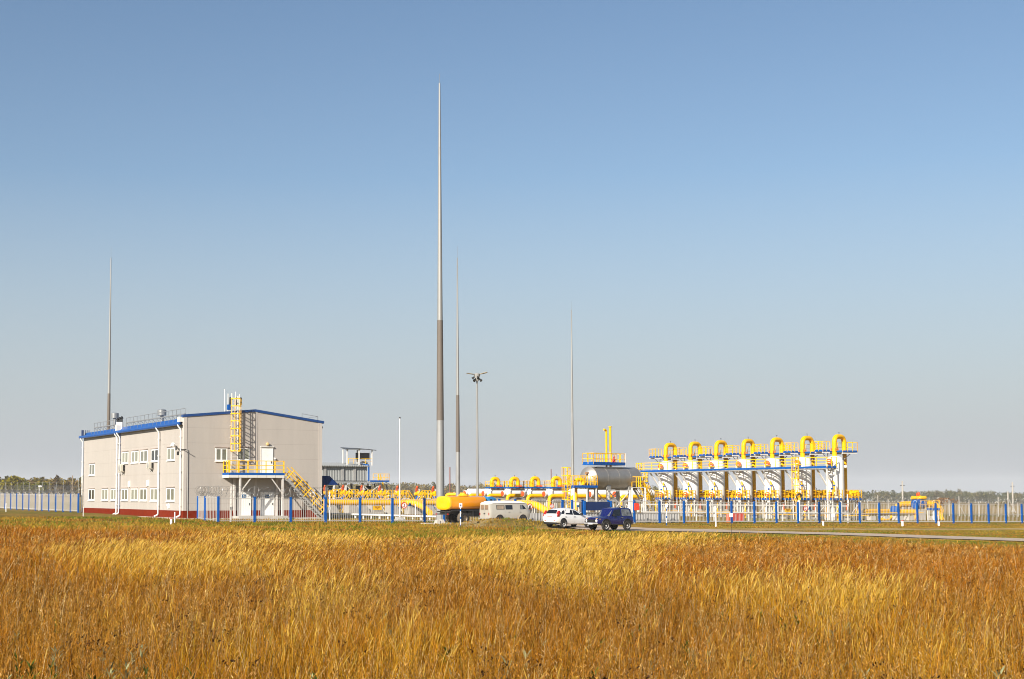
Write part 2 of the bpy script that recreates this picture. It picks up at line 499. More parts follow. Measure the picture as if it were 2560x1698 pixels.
def sheet(name, poly_rows, lift, m):
    """a strip laid on the ground: rows of (x, y) across it"""
    vs, fs = [], []
    k = len(poly_rows[0])
    for row in poly_rows:
        for x, y in row: vs.append((x, y, g(x, y) + lift))
    for i in range(len(poly_rows) - 1):
        for j in range(k - 1): fs.append((i * k + j, i * k + j + 1, (i + 1) * k + j + 1, (i + 1) * k + j))
    mb = MB(); mb.add(vs, fs, True)
    o = mb.build(name, m); o['kind'] = 'structure'
    return o

M_ASPH = mat('asphalt', (.64, .515, .41), 1.0, 0, .22, 1.2, bump=.4, bscale=60, dirt=(.46, .37, .28), dirt_amt=.5, spec=0)
def densify(line, step=1.0):
    out = []
    for (ax, ay), (bx, by) in zip(line, line[1:]):
        k = max(1, int(math.hypot(bx - ax, by - ay) / step))
        out += [(ax + (bx - ax) * i / k, ay + (by - ay) * i / k) for i in range(k)]
    return out + [line[-1]]
_c = densify(ROAD); rows = []
for i, (x, y) in enumerate(_c):
    a, b = _c[max(i - 3, 0)], _c[min(i + 3, len(_c) - 1)]
    dx, dy = b[0] - a[0], b[1] - a[1]; L = math.hypot(dx, dy)
    px, py = -dy / L, dx / L
    wob = .18 * math.sin(i * 1.7) + .12 * math.sin(i * .63)
    rows.append([(x + px * k * (3.1 + wob * abs(k) / 2), y + py * k * (3.1 + wob * abs(k) / 2)) for k in (-1, -.5, 0, .5, 1)])
sheet('road', rows, .05, M_ASPH)
# the paved apron in front of the gate where the cars stand
rows = []
for t in np.linspace(0, 1, 24):
    c = Vector((4.5 + 20.5 * t, 0, 0))
    yn = np.interp(c.x, [4, 9.5, 13, 14, 20, 25], [119, 117.5, 110.5, 103.8, 104.5, 106])
    yf = np.interp(c.x, [4, 9, 14, 20, 25], [123, 127, 128.5, 113, 110.2])
    rows.append([(c.x, yn + (yf - yn) * k / 12) for k in range(13)])
sheet('pavement', rows, .058, M_ASPH)

# ------------------------------------------------------------------ the field of tall dry grass
ZONES = [  # where each kind of grass stands: centre column and row of the patch in the photo, its half sizes, colour, share
    (180, 1335, 480, 42, 'rust', .85), (60, 1400, 260, 40, 'rust', .6), (430, 1395, 330, 38, 'straw', .85), (720, 1352, 260, 22, 'straw', .6),
    (800, 1385, 300, 25, 'rust', .6), (1100, 1318, 300, 14, 'pale', .8), (1060, 1375, 240, 30, 'rust', .45),
    (1380, 1375, 330, 48, 'pale', .75), (1420, 1440, 230, 50, 'gold', .75), (620, 1430, 260, 30, 'straw', .4),
    (1560, 1345, 260, 14, 'pale', .8), (2180, 1400, 620, 58, 'rust', .95), (1800, 1395, 240, 30, 'rust', .85), (2400, 1345, 420, 20, 'rust', .55), (2000, 1470, 330, 50, 'straw', .5), (2120, 1480, 120, 70, 'pale', .45), (1500, 1500, 400, 38, 'brown', .6),
    (540, 1470, 230, 46, 'brown', .85), (960, 1470, 420, 44, 'brown', .75), (1700, 1550, 420, 60, 'brown', .5),
    (120, 1480, 180, 60, 'brown', .5), (560, 1590, 160, 55, 'gold', .25), (820, 1500, 130, 50, 'pale', .4), (700, 1580, 120, 50, 'gold', .25), (1000, 1620, 300, 70, 'straw', .4), (2350, 1600, 280, 80, 'straw', .55), (60, 1692, 170, 30, 'green', .6), (1150, 1700, 180, 26, 'green', .35), (1500, 1705, 300, 26, 'straw', .5), (450, 1690, 200, 26, 'green', .3), (2150, 1700, 200, 26, 'green', .25)]
KINDS = {'rust': (.47, .165, .012), 'straw': (.66, .345, .04), 'pale': (.78, .475, .085), 'gold': (.60, .345, .022), 'brown': (.34, .135, .017), 'green': (.27, .235, .02), 'base': (.49, .205, .022), 'mauve': (.48, .235, .06)}

def grass_colour(x, y, r):
    """colour of the plants standing at (x, y)"""
    n = len(x)
    z = ground_np(x, y) + .55 - CZ
    yc, zc = y * CT + z * ST, -y * ST + z * CT
    u, v = PX + F * x / yc, PV - F * zc / yc
    u = u + (fbm(x, y, 3.0) - .5) * 260; v = v + (fbm(x + 50, y + 20, 5.0) - .5) * 40 * (v - HOR) / 150
    names = list(KINDS); idx = np.full(n, names.index('base'))
    rr = r.random(n)
    nz = fbm(x, y, 1.6)
    idx[nz + rr * .5 > .98] = names.index('brown'); idx[nz + rr * .5 < .42] = names.index('straw')
    idx[r.random(n) < .10] = names.index('mauve')
    for (cu, cv, su, sv, k, share) in ZONES:
        d = ((u - cu) / su) ** 2 + ((v - cv) / sv) ** 2
        idx[r.random(n) < share * np.clip(1.25 - d, 0, 1)] = names.index(k)
    c = np.array([KINDS[k] for k in names])[idx] * np.array([.67, .64, .30])
    c = c * (.20 + 1.25 * r.random((n, 1))) * (1 + .16 * (r.random((n, 3)) - .5))
    dk = r.random(n) < .13
    c[dk] = np.array([.075, .032, .006]) * (.5 + r.random((int(dk.sum()), 1)))
    pl = r.random(n) < .06
    c[pl] = np.array([.56, .40, .17]) * (.7 + .5 * r.random((int(pl.sum()), 1)))
    return c, idx, names

def sample_field(n, r, y0=4.5, p=.4, pad=2.0, y1=None):
    """points in the wedge of field in front of the camera, thinning out with distance"""
    a = 1 - p
    hi = 118.0 if y1 is None else y1
    y = (y0 ** a + r.random(n) * (hi ** a - y0 ** a)) ** (1 / a)
    x = y * (-.315 + .80 * r.random(n)) + (r.random(n) - .5) * 2 * (pad + 1.6)
    keep = y < field_edge(x) + (fbm(x, y, 4) - .5) * 6
    return x[keep], y[keep]

def strands(x, y, z, h, w, lean, face, col, tipcol, prof, lev, droop):
    """upright ribbons: lev heights (0..1), prof widths (0..1); lean (n,2) is the sideways travel of the tip per metre"""
    n, k = len(x), len(lev)
    t = np.array(lev)[None, :]; pw = np.array(prof)[None, :]
    up = h[:, None] * (t - droop[:, None] * t ** 3)
    ox = lean[:, :1] * h[:, None] * t ** 1.8; oy = lean[:, 1:] * h[:, None] * t ** 1.8
    wx, wy = np.cos(face)[:, None] * w[:, None] * pw * .5, np.sin(face)[:, None] * w[:, None] * pw * .5
    cx, cy, cz = x[:, None] + ox, y[:, None] + oy, z[:, None] + up
    v = np.stack([np.stack([cx - wx, cy - wy, cz], -1), np.stack([cx + wx, cy + wy, cz], -1)], 2).reshape(-1, 3)
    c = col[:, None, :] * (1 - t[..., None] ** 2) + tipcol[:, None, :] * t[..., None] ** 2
    c = np.repeat(c[:, :, None, :], 2, 2).reshape(-1, 3)
    b = (np.arange(n) * 2 * k)[:, None, None]
    i = (np.arange(k - 1) * 2)[None, :, None]
    q = (b + i + np.array([0, 1, 3, 2])[None, None, :]).reshape(-1, 4)
    return v, q, c

def grass_material(name, trans=.24, rough=.8):
    m = bpy.data.materials.new(name); m.use_nodes = True
    nt = m.node_tree; n, l = nt.nodes, nt.links
    for x in list(n): n.remove(x)
    out = n.new('ShaderNodeOutputMaterial'); at = n.new('ShaderNodeAttribute'); at.attribute_name = 'tint'
    d = n.new('ShaderNodeBsdfDiffuse'); t = n.new('ShaderNodeBsdfTranslucent'); mx = n.new('ShaderNodeMixShader'); mx.inputs[0].default_value = trans
    gl = n.new('ShaderNodeBsdfGlossy'); gl.inputs['Roughness'].default_value = .45; m2 = n.new('ShaderNodeMixShader'); m2.inputs[0].default_value = .006
    l.new(at.outputs['Color'], d.inputs[0]); l.new(at.outputs['Color'], t.inputs[0])
    l.new(d.outputs[0], mx.inputs[1]); l.new(t.outputs[0], mx.inputs[2])
    l.new(mx.outputs[0], m2.inputs[1]); l.new(gl.outputs[0], m2.inputs[2]); l.new(m2.outputs[0], out.inputs[0])
    return m

def mass(name, pieces, m):
    v = np.concatenate([p[0] for p in pieces]); c = np.concatenate([p[2] for p in pieces])
    off, qs = 0, []
    for p in pieces: qs.append(p[1] + off); off += len(p[0])
    me = bpy.data.meshes.new(name); fill(me, v, np.concatenate(qs))
    a = me.color_attributes.new('tint', 'FLOAT_COLOR', 'POINT')
    a.data.foreach_set('color', np.concatenate([c, np.ones((len(c), 1))], 1).astype(np.float32).ravel())
    me.materials.append(m)
    o = bpy.data.objects.new(name, me); scene.collection.objects.link(o)
    o['kind'] = 'stuff'
    return o

def tall_grass():
    r = np.random.default_rng(5)
    pieces = []
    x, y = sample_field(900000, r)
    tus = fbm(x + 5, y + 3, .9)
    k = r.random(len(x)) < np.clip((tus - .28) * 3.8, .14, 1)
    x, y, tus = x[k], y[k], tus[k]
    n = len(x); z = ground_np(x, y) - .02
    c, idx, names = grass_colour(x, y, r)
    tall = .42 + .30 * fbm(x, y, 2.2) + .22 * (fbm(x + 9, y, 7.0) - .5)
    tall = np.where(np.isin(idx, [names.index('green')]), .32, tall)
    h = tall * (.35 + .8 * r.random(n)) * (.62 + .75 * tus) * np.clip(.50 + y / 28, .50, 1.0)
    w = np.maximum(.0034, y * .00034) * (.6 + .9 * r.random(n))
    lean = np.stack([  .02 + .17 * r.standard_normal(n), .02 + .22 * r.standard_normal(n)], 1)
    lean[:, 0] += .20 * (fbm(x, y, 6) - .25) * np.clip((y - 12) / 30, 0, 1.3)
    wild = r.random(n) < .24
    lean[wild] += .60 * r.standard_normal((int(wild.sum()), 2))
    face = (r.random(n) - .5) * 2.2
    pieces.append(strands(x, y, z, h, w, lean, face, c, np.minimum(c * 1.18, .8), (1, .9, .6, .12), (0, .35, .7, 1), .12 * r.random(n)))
    # flowering stalks with feathery heads bent over by the wind
    x, y = sample_field(80000, r, p=.25)
    cl = fbm(x + 17, y + 40, 3.4)
    c, idx, names = grass_colour(x, y, r)
    plume = np.isin(idx, [names.index(k) for k in ('straw', 'pale', 'gold')])
    keep = r.random(len(x)) < np.where(plume, .95, np.clip((cl - .45) * 3, .08, .6))
    keep &= r.random(len(x)) < np.clip(y / 16, .12, 1)
    x, y, c, plume = x[keep], y[keep], c[keep], plume[keep]
    n = len(x); z = ground_np(x, y)
    h = (.62 + .34 * r.random(n)) * np.where(plume, 1.06, .92) * np.clip(.7 + y / 60, .7, 1.0)
    lean = np.stack([.05 + .17 * np.clip((y - 10) / 25, 0, 1) + .11 * r.standard_normal(n), .08 * r.standard_normal(n)], 1)
    face = (r.random(n) - .5) * 1.2
    w = np.maximum(.0036, y * .00027)
    pc = np.where(plume[:, None], np.array([.58, .36, .060]), np.array([.42, .20, .028])) * (.55 + .5 * r.random((n, 1))) * np.clip(.72 + y[:, None] / 90, .72, 1)
    lv = (0, .5, .78, .82, .87, .92, .97, 1.0)
    pw = np.array((.8, .7, .6, 1.0, 1.9, 1.7, 1.1, .3))
    v, q, cc = strands(x, y, z, h, w * (.75 + .5 * r.random(n)), lean, face, c, c, pw, lv, .14 + .06 * r.random(n))
    k = len(lv); cc = cc.reshape(n, k, 2, 3); cc[:, 3:] = pc[:, None, None, :]
    pieces.append((v, q, cc.reshape(-1, 3)))
    # fine branching panicles of dry forbs and bent grass: short flecks up the top of a thin stem
    x, y = sample_field(62000, r, p=.75, y1=60)
    sel = r.random(len(x)) < np.clip((fbm(x + 300, y + 11, 1.7) - .32) * 3.4, .12, 1)
    x, y = x[sel], y[sel]; n = len(x)
    c, idx, names = grass_colour(x, y, r)
    tone = np.array([(.43, .23, .05), (.33, .15, .03), (.52, .32, .075), (.20, .08, .012), (.09, .036, .008), (.52, .36, .17)])[r.choice(6, n, p=[.26, .18, .22, .12, .08, .14])]
    tone = .45 * tone + .62 * c
    h = (.38 + .34 * r.random(n)) * np.clip(.75 + y / 60, .7, 1.0); z = ground_np(x, y)
    lean = np.stack([.04 + .14 * r.standard_normal(n), .12 * r.standard_normal(n)], 1)
    pieces.append(strands(x, y, z, h, np.maximum(.003, y * .00028), lean, (r.random(n) - .5) * 2, tone * .8, tone * .8, (1, .8, .5), (0, .6, 1), np.zeros(n)))
    m_ = 9
    t = .55 + .45 * r.random(n * m_); rp = lambda a: np.repeat(a, m_, 0)
    fx = rp(x) + rp(lean)[:, 0] * rp(h) * t ** 1.8; fy = rp(y) + rp(lean)[:, 1] * rp(h) * t ** 1.8; fz = rp(z) + rp(h) * t
    spread = (.012 + .030 * (1.05 - t)) * np.maximum(1, rp(y) / 25)
    nn = n * m_
    fx = fx + spread * r.standard_normal(nn); fy = fy + spread * r.standard_normal(nn)
    sz = np.maximum(.016, rp(y) * .0011) * (.6 + .8 * r.random(nn))
    fc = rp(tone) * (.6 + .8 * r.random((nn, 1)))
    pieces.append(strands(fx, fy, fz, sz, sz * .38, .9 * r.standard_normal((nn, 2)), (r.random(nn) - .5) * 2.4, fc, fc, (.4, 1, .3), (0, .5, 1), np.zeros(nn)))
    return mass('tall_grass', pieces, grass_material('dry_grass'))
tag(tall_grass(), 'tall dry golden and rust coloured grass filling the field in the foreground', 'grass', kind='stuff')

def weeds():
    """dead brown forbs with dark seed heads, and low grey-green leaves at the near edge of the field"""
    r = np.random.default_rng(8)
    pieces = []
    # thin branching stems
    x, y = sample_field(330, r, y0=5.5, p=.5, y1=45)
    cl = fbm(x + 77, y + 5, 2.0); k = cl + .3 * r.random(len(x)) > .62
    x, y = x[k], y[k]
    rep = 4
    bx, by = np.repeat(x, rep), np.repeat(y, rep); n = len(bx)
    h = np.repeat(.50 + .30 * r.random(len(x)), rep) * (.7 + .3 * r.random(n)) * np.clip(.75 + by / 60, .7, 1)
    ang = r.random(n) * 6.283; ln = .12 + .22 * r.random(n)
    lean = np.stack([np.cos(ang) * ln + .08, np.sin(ang) * ln], 1)
    col = np.array([.13, .062, .022]) * (.6 + .8 * r.random((n, 1)))
    z = ground_np(bx, by)
    pieces.append(strands(bx, by, z, h, np.full(n, .006), lean, r.random(n) * 3, col, col, (1, .8, .6, .5), (0, .4, .7, 1), np.zeros(n)))
    # seed heads: little clusters of flakes at the tips
    m = 5
    tx, ty, tz = bx + lean[:, 0] * h, by + lean[:, 1] * h, z + h
    fx, fy, fz = (np.repeat(a, m) for a in (tx, ty, tz)); nn = len(fx)
    fx = fx + .028 * r.standard_normal(nn); fy = fy + .028 * r.standard_normal(nn); fz = fz + .012 * r.standard_normal(nn)
    sz = .008 + .012 * r.random(nn)
    fc = np.array([.050, .022, .008]) * (.5 + r.random((nn, 1)))
    ll = r.standard_normal((nn, 2)) * .6
    pieces.append(strands(fx, fy, fz, sz, sz, ll, r.random(nn) * 3, fc, fc, (.6, 1, .5), (0, .5, 1), np.zeros(nn)))
    # leafy plants
    x, y = sample_field(2200, r, y0=5.0, p=1.6, y1=30)
    cl = fbm(x + 7, y + 95, 1.3); k = cl + .25 * r.random(len(x)) > .66
    x, y = x[k], y[k]
    m = 34
    grey = r.random(len(x)) < .45
    hh = np.repeat(.18 + .30 * r.random(len(x)), m)
    lx, ly = np.repeat(x, m), np.repeat(y, m); nn = len(lx)
    f = r.random(nn)
    a = r.random(nn) * 6.283; rad = (.02 + .07 * (1 - f)) * r.random(nn)
    c1 = np.where(np.repeat(grey, m)[:, None], np.array([.28, .28, .14]), np.array([.075, .10, .016])) * (.5 + .8 * r.random((nn, 1)))
    ll = np.stack([np.cos(a), np.sin(a)], 1) * (.5 + 1.0 * r.random((nn, 1)))
    pieces.append(strands(lx + np.cos(a) * rad, ly + np.sin(a) * rad, ground_np(lx, ly) + f * hh, .03 + .05 * r.random(nn), .010 + .012 * r.random(nn), ll, a + 1.57, c1, c1, (.3, 1, .8, .1), (0, .35, .7, 1), np.zeros(nn)))
    return mass('weeds', pieces, grass_material('weed_leaf', .25))
tag(weeds(), 'dead brown weeds with dark seed heads and small grey-green leaves among the dry grass', 'weeds', kind='stuff')

def short_grass():
    """mown turf between the field and the fence and inside the yard"""
    r = np.random.default_rng(21)
    n = 190000
    y = 52 + 138 * r.random(n) ** 1.25; x = y * (-.31 + .79 * r.random(n))
    b = behind_fence(x, y)
    k = (y > field_edge(x) - 2) & (seg_dist(x, y, ROAD) > 4.2) & ~((x > 4) & (x < 25) & (y > np.interp(x, [4, 9.5, 13, 14, 25], [119, 118, 111, 103.5, 105])) & (y < 129))
    k &= (fbm(x, y, 5) + .4 * r.random(n) > .5) & ((seg_dist(x, y, TRACK) + (fbm(x, y, 2.6) - .5) * 5 > 4.2))
    # keep the building's floor and the ground under the tanks clear
    tx, ty = (x + 20.27) * W.x + (y - 133) * W.y, (x + 20.27) * N.x + (y - 133) * N.y
    k &= ~((tx > -1.2) & (tx < 16) & (ty > -1.5) & (ty < 40)) & (b < 22)
    x, y = x[k], y[k]; n = len(x)
    gr = fbm(x, y, 6)
    c = np.where((gr + .3 * r.random(n) > .74)[:, None], np.array([.18, .15, .011]), np.array([.33, .20, .022])) * (.6 + .7 * r.random((n, 1)))
    pb = fbm(x + 40, y, 3.2) + .15 * r.random(n) > .63
    c[pb] = np.array([.30, .145, .022]) * (.6 + .7 * r.random((int(pb.sum()), 1)))
    pg = fbm(x + 140, y + 9, 2.4) + .12 * r.random(n) > .68
    c[pg] = np.array([.13, .15, .012]) * (.6 + .7 * r.random((int(pg.sum()), 1)))
    h = (.07 + .12 * r.random(n)) * (1 + .9 * (gr - .4)); w = .05 + .05 * r.random(n)
    h = h * (1 - .62 * smooth(12, 22, x)) * (1 + 1.2 * (1 - smooth(70, 95, y)) * (1 - smooth(8, 18, x))); w = w * (.5 + .5 * smooth(60, 110, y)); lean = .4 * r.standard_normal((n, 2))
    p = strands(x, y, ground_np(x, y) - .01, h, w, lean, (r.random(n) - .5) * 2, c, c, (1, .7, .15), (0, .5, 1), np.zeros(n))
    return mass('short_grass', [p], MATS.get('g') or grass_material('turf', .3))
tag(short_grass(), 'short yellow-green turf along the fence and inside the yard', 'grass', kind='stuff')
# ------------------------------------------------------------------ the two-storey operator building
BC = P(458, 1300.5, 133.0); BC.z = g(BC.x, BC.y)          # its near corner; local x runs along the gable wall, local y along the side wall
def kcol(u): return (u - PX) / F * CT
def front_s(u, d=0.0):
    """distance along the gable wall (d metres in front of it) of photo column u"""
    k = kcol(u)
    return (k * (BC.y - W.x * d) - BC.x - W.y * d) / (W.x - k * W.y)
def side_t(u, d=0.0):
    k = kcol(u)
    return (k * (BC.y + N.x * 0 - W.y * d) - BC.x + W.x * d) / (N.x - k * N.y)
def front_z(v, u, d=0.0):
    s = front_s(u, d); Y = BC.y + s * W.y - d * N.y
    return P(u, v, Y).z - BC.z
def side_z(v, u):
    Y = BC.y + side_t(u) * N.y
    return P(u, v, Y).z - BC.z
BL, BD = front_s(804), side_t(207.5)
ZL, ZK, ZR = front_z(1037, 460), front_z(1024, 637), front_z(1053, 803)
EAVE = side_z(1059.5, 453)
bld = thing('operator_building', 'beige two-storey clad building with brick-red plinth and blue roof trim', 'building', BC, YAW)

w = MB()
sk = front_s(637)
rise = (ZK - .55) - (EAVE + .25)
w.prism([(0, -.6), (BL, -.6), (BL, ZR), (sk, ZK), (0, ZL)], 0, .45)                # gable wall with its parapet
w.prism([(0.0, -.6), (BL, -.6), (BL, EAVE), (sk, EAVE + rise), (0.0, EAVE)], .452, BD)
w.build('wall', M_WALL, bld)
p_ = MB()
zp = side_z(1276.8, 452)
d1a, d1b, d2a, d2b = front_s(594), front_s(625.5), front_s(652), front_s(684)
for a, b in ((-.05, d1a), (d1b, d2a), (d2b, BL + .03)): p_.span((a, -.05, -.6), (b, -.002, zp))
p_.span((-.05, -.002, -.6), (-.002, BD + .03, zp))
p_.build('plinth', M_PLINTH, bld)
ap = MB(); ap.prism([(-1.3, -1.0), (-.05, -1.0), (-.05, BD + .5), (-1.3, BD + .5)], -.5, .10, 'xy'); ap.span((-.05, -.9, -.5), (BL, -.05, .06))
ap.build('concrete_apron', M_CONCLIGHT, bld)
# white corner trims
t = MB(); t.span((-.03, -.03, zp), (.28, -.003, ZL)); t.span((-.03, -.003, zp), (-.003, .5, ZL - .05)); t.build('corner_trim', M_CORNER, bld)
t = MB(); t.span((BL - .34, -.03, zp), (BL + .03, -.003, ZR - .04)); t.span((BL - .36, -.045, zp), (BL - .32, -.031, ZR - .08)); t.build('corner_trim', M_CORNER, bld)
t = MB(); t.span((sk - .06, -.03, 0.6), (sk + .22, -.003, ZK - .02)); t.build('joint_trim', M_CORNER, bld)
# blue coping along the gable
c = MB()
for a, b in (((-.12, 0, ZL), (sk, 0, ZK)), ((sk, 0, ZK), (BL + .22, 0, ZR - .02))):
    a, b = Vector(a), Vector(b); up = Vector((0, 0, 1))
    vs = [q + Vector((0, y, z)) for q in (a, b) for y, z in ((-.07, -.22), (-.07, .02), (.52, .02), (.52, -.22))]
    c.add(vs, [(0, 1, 2, 3), (4, 5, 6, 7), (0, 4, 5, 1), (1, 5, 6, 2), (2, 6, 7, 3), (3, 7, 4, 0)])
c.build('coping', mat('dark_blue_coping', (.012, .07, .26), .4, 0, .1, 2), bld)
# roof slopes: blue trapezoidal sheet, two sections with a little step
TS = side_t(297)
rf = MB()
for y0, y1, dz in ((.46, TS, 0.0), (TS + .02, BD + .25, -.03)):
    n = 90
    for side in (0, 1):
        xs = [-.34 + (sk + .34) * i / 1 for i in (0, 1)] if side == 0 else [sk, BL + .34]
        zs = [EAVE - .02, EAVE + rise + .10] if side == 0 else [EAVE + rise + .10, EAVE - .02]
        rows = []
        k = int((y1 - y0) / .12)
        for j in range(k + 1):
            y = y0 + (y1 - y0) * j / k
            rib = .04 if (j % 4) in (1, 2) else 0
            rows.append([(xs[0], y, zs[0] + .10 + dz + rib), (xs[1], y, zs[1] + dz + rib)])
        vs = [q for r_ in rows for q in r_]
        rf.add(vs, [(2 * j, 2 * j + 1, 2 * j + 3, 2 * j + 2) for j in range(k)])
roof = rf.build('roof', M_ROOFBLUE, bld)
gu = MB()
for y0, y1, dz in ((.10, TS - .02, 0), (TS + .02, BD + .35, -.03)):
    gu.prism([(-.52, EAVE - .02 + dz), (-.48, EAVE - .14 + dz), (-.36, EAVE - .16 + dz), (-.34, EAVE + .08 + dz), (-.47, EAVE + .14 + dz)], y0, y1)
gu.build('gutter', M_ROOFBLUE, roof)
ue = MB()
for y0, y1, dz in ((.46, TS - .02, 0.05), (TS + .55, BD + .2, 0)):
    ue.prism([(.02, EAVE + .12), (.30, EAVE + .50 + dz), (.36, EAVE + .46 + dz), (.12, EAVE + .12)], y0, y1)
ue.build('roof_edge', M_ROOFBLUE, roof)
sf = MB(); sf.span((-.34, .45, EAVE - .06), (-.004, BD, EAVE - .03)); sf.build('soffit', M_ROOFBLUE, roof)
# snow guards along the eave, three rails on brackets
for y0, y1 in ((.8, TS - 1.3), (TS + 1.2, BD - 3.2)):
    sg = MB(); n = int((y1 - y0) / 1.25)
    z0 = EAVE + .42
    for i in range(n + 1):
        y = y0 + (y1 - y0) * i / n
        sg.beam((.35, y, z0), (.35, y, z0 + 1.05), .035); sg.beam((.35, y, z0 + .55), (.75, y, z0 + .1), .03)
        sg.beam((.02, y, EAVE + .1), (.02, y, EAVE + .55), .03)
    sg.beam((.35, y0, z0 + 1.05), (.35, y1, z0 + 1.05), .045); sg.beam((.35, y0, z0 + .52), (.35, y1, z0 + .52), .13, .10)
    sg.build('snow_guard', M_GALV, roof)
# far corner parapet stub and the dark railing on the far eave
fs_ = MB(); fs_.span((-.36, TS + .0, EAVE + .0), (.25, TS + .5, EAVE + .75)); fs_.build('parapet_end', M_TRIM, roof)
fs_ = MB(); fs_.span((-.36, .3, EAVE + .16), (.0, .95, EAVE + .62)); fs_.build('parapet_end', M_TRIM, roof)
rr = MB(); rail(rr, [(BL - 1.6, 1.2, EAVE + .55), (BL + .1, 1.2, EAVE + .3), (BL + .1, 3.4, EAVE + .3)], .75, 1.5, .04); rr.build('roof_railing', M_GALV, roof)
fr = MB(); fr.span((-.25, BD - .35, EAVE + .05), (-.16, BD + .2, EAVE + .80))
for i in range(4): fr.beam((-.1 + .22 * i, BD - .1, EAVE), (-.1 + .22 * i, BD - .1, EAVE + .8), .07)
fr.build('roof_grille', M_NAVY, roof)
# roof cowls and flue pipes
def cowl(u0, u1, v0, v1, vb, Y):
    c0 = P((u0 + u1) / 2, v1, Y); rad = (u1 - u0) / 2 / F * Y; top = P((u0 + u1) / 2, v0, Y).z; bot = P((u0 + u1) / 2, vb, Y).z
    m = MB(); o = (c0.x, c0.y, 0)
    m.lathe([(rad * .42, bot - 1.2), (rad * .42, c0.z + .05)], 16, o)
    m.lathe([(rad * .45, c0.z - .02), (rad, c0.z), (rad, top), (rad * .55, top + .06), (0, top + .08)], 22, o)
    m.beam((c0.x - rad * .9, c0.y, c0.z), (c0.x - rad * .6, c0.y, bot - .8), .05)
    o2 = m.build('roof_cowl', M_GALV)
    o2.parent = bld; o2.matrix_parent_inverse = Matrix.Translation(BC) @ Matrix.Rotation(YAW, 4, 'Z'); o2.matrix_parent_inverse.invert()
    return o2
cowl(277, 297, 1033.5, 1045.5, 1066, 160.0)
cowl(393.5, 416, 1025, 1039, 1052, 147.0)
for u, vt in ((294.3, 1045), (299.3, 1042.5), (304.4, 1041)):
    q = P(u, 1056, 152.0); m = MB(); o = (q.x, q.y, 0); zt = P(u, vt, 152.0).z
    m.lathe([(.10, q.z), (.10, zt - .25), (.20, zt - .22), (.06, zt), (.0, zt + .02)], 10, o)
    f = m.build('flue_pipe', M_BLACK); f.parent = bld
    f.matrix_parent_inverse = (Matrix.Translation(BC) @ Matrix.Rotation(YAW, 4, 'Z')).inverted()
    m = MB(); m.lathe([(.16, q.z - 1.3), (.16, q.z + .02)], 10, o); k = m.build('flue_base', M_TRIM, f)

M_LINTEL = mat('lintel_sheet', (.60, .50, .44), .5, 0, .06, 3)
# windows: frame with mullion, panes set back, sheet-metal lintel and sill
def window(kind, a, b, z0, z1, glass=None):
    """kind 'side' or 'front'; a..b along that wall"""
    def L(x, d, z): return (x, -d, z) if kind == 'front' else (-d, x, z)
    fr_ = MB(); fw = .11
    m_ = (a + b) / 2
    for x0, x1 in ((a, a + fw), (b - fw, b), (m_ - .08, m_ + .08)): fr_.span(L(x0, .035, z0), L(x1, -.02, z1))
    for y0, y1 in ((z0, z0 + fw), (z1 - fw, z1)):
        fr_.span(L(a + fw, .034, y0), L(m_ - .08, -.02, y1)); fr_.span(L(m_ + .08, .034, y0), L(b - fw, -.02, y1))
    f = fr_.build('window', M_WHITE, bld)
    for x0, x1 in ((a + fw, m_ - .08), (m_ + .08, b - fw)):
        gl = MB(); gl.span(L(x0, .012, z0 + fw), L(x1, .004, z1 - fw)); gl.build('pane', glass or M_GLASS, f)
    li = MB(); li.span(L(a - .08, .12, z1 + .05), L(b + .08, .002, z1 + .14)); li.build('lintel', M_LINTEL, f)
    si = MB(); si.span(L(a - .06, .12, z0 - .09), L(b + .06, .002, z0 - .01)); si.build('sill', M_WHITE, f)
    return f
G2 = mat('window_glass_dark', (.045, .043, .03), .08, 0, .3, .9, spec=.8)
G3 = mat('window_blind_behind_glass', (.34, .34, .26), .2, 0, .12, 1.5, spec=.6)
zl0, zl1 = side_z(1252.5, 427), side_z(1220, 427)
zu0, zu1 = side_z(1151, 427), side_z(1119.5, 427)
for i, (a, b) in enumerate(((221.9, 236.2), (254.9, 270), (277.4, 292.6), (304, 319.4), (327.7, 344.3), (350, 367.5), (376.4, 394.7), (416.6, 436.3))):
    window('side', side_t(b), side_t(a), zl0, zl1, [G2, G3, G3, M_GLASS, G3, M_GLASS, G3, M_GLASS][i])
for i, (a, b) in enumerate(((304, 319.4), (328, 344.5), (350.2, 368), (377, 395.5), (417, 436))):
    window('side', side_t(b), side_t(a), zu0, zu1, [G3, G3, M_GLASS, G2, G3][i])
window('side', side_t(236.3), side_t(222.3), side_z(1188, 229), side_z(1160, 229), M_GLASS)
fz0, fz1 = front_z(1152.5, 552), front_z(1120.5, 552)
window('front', front_s(537.5), front_s(567.5), fz0, fz1, M_GLASS)
window('front', front_s(592), front_s(624), fz0 + .08, fz1 + .06, G3)

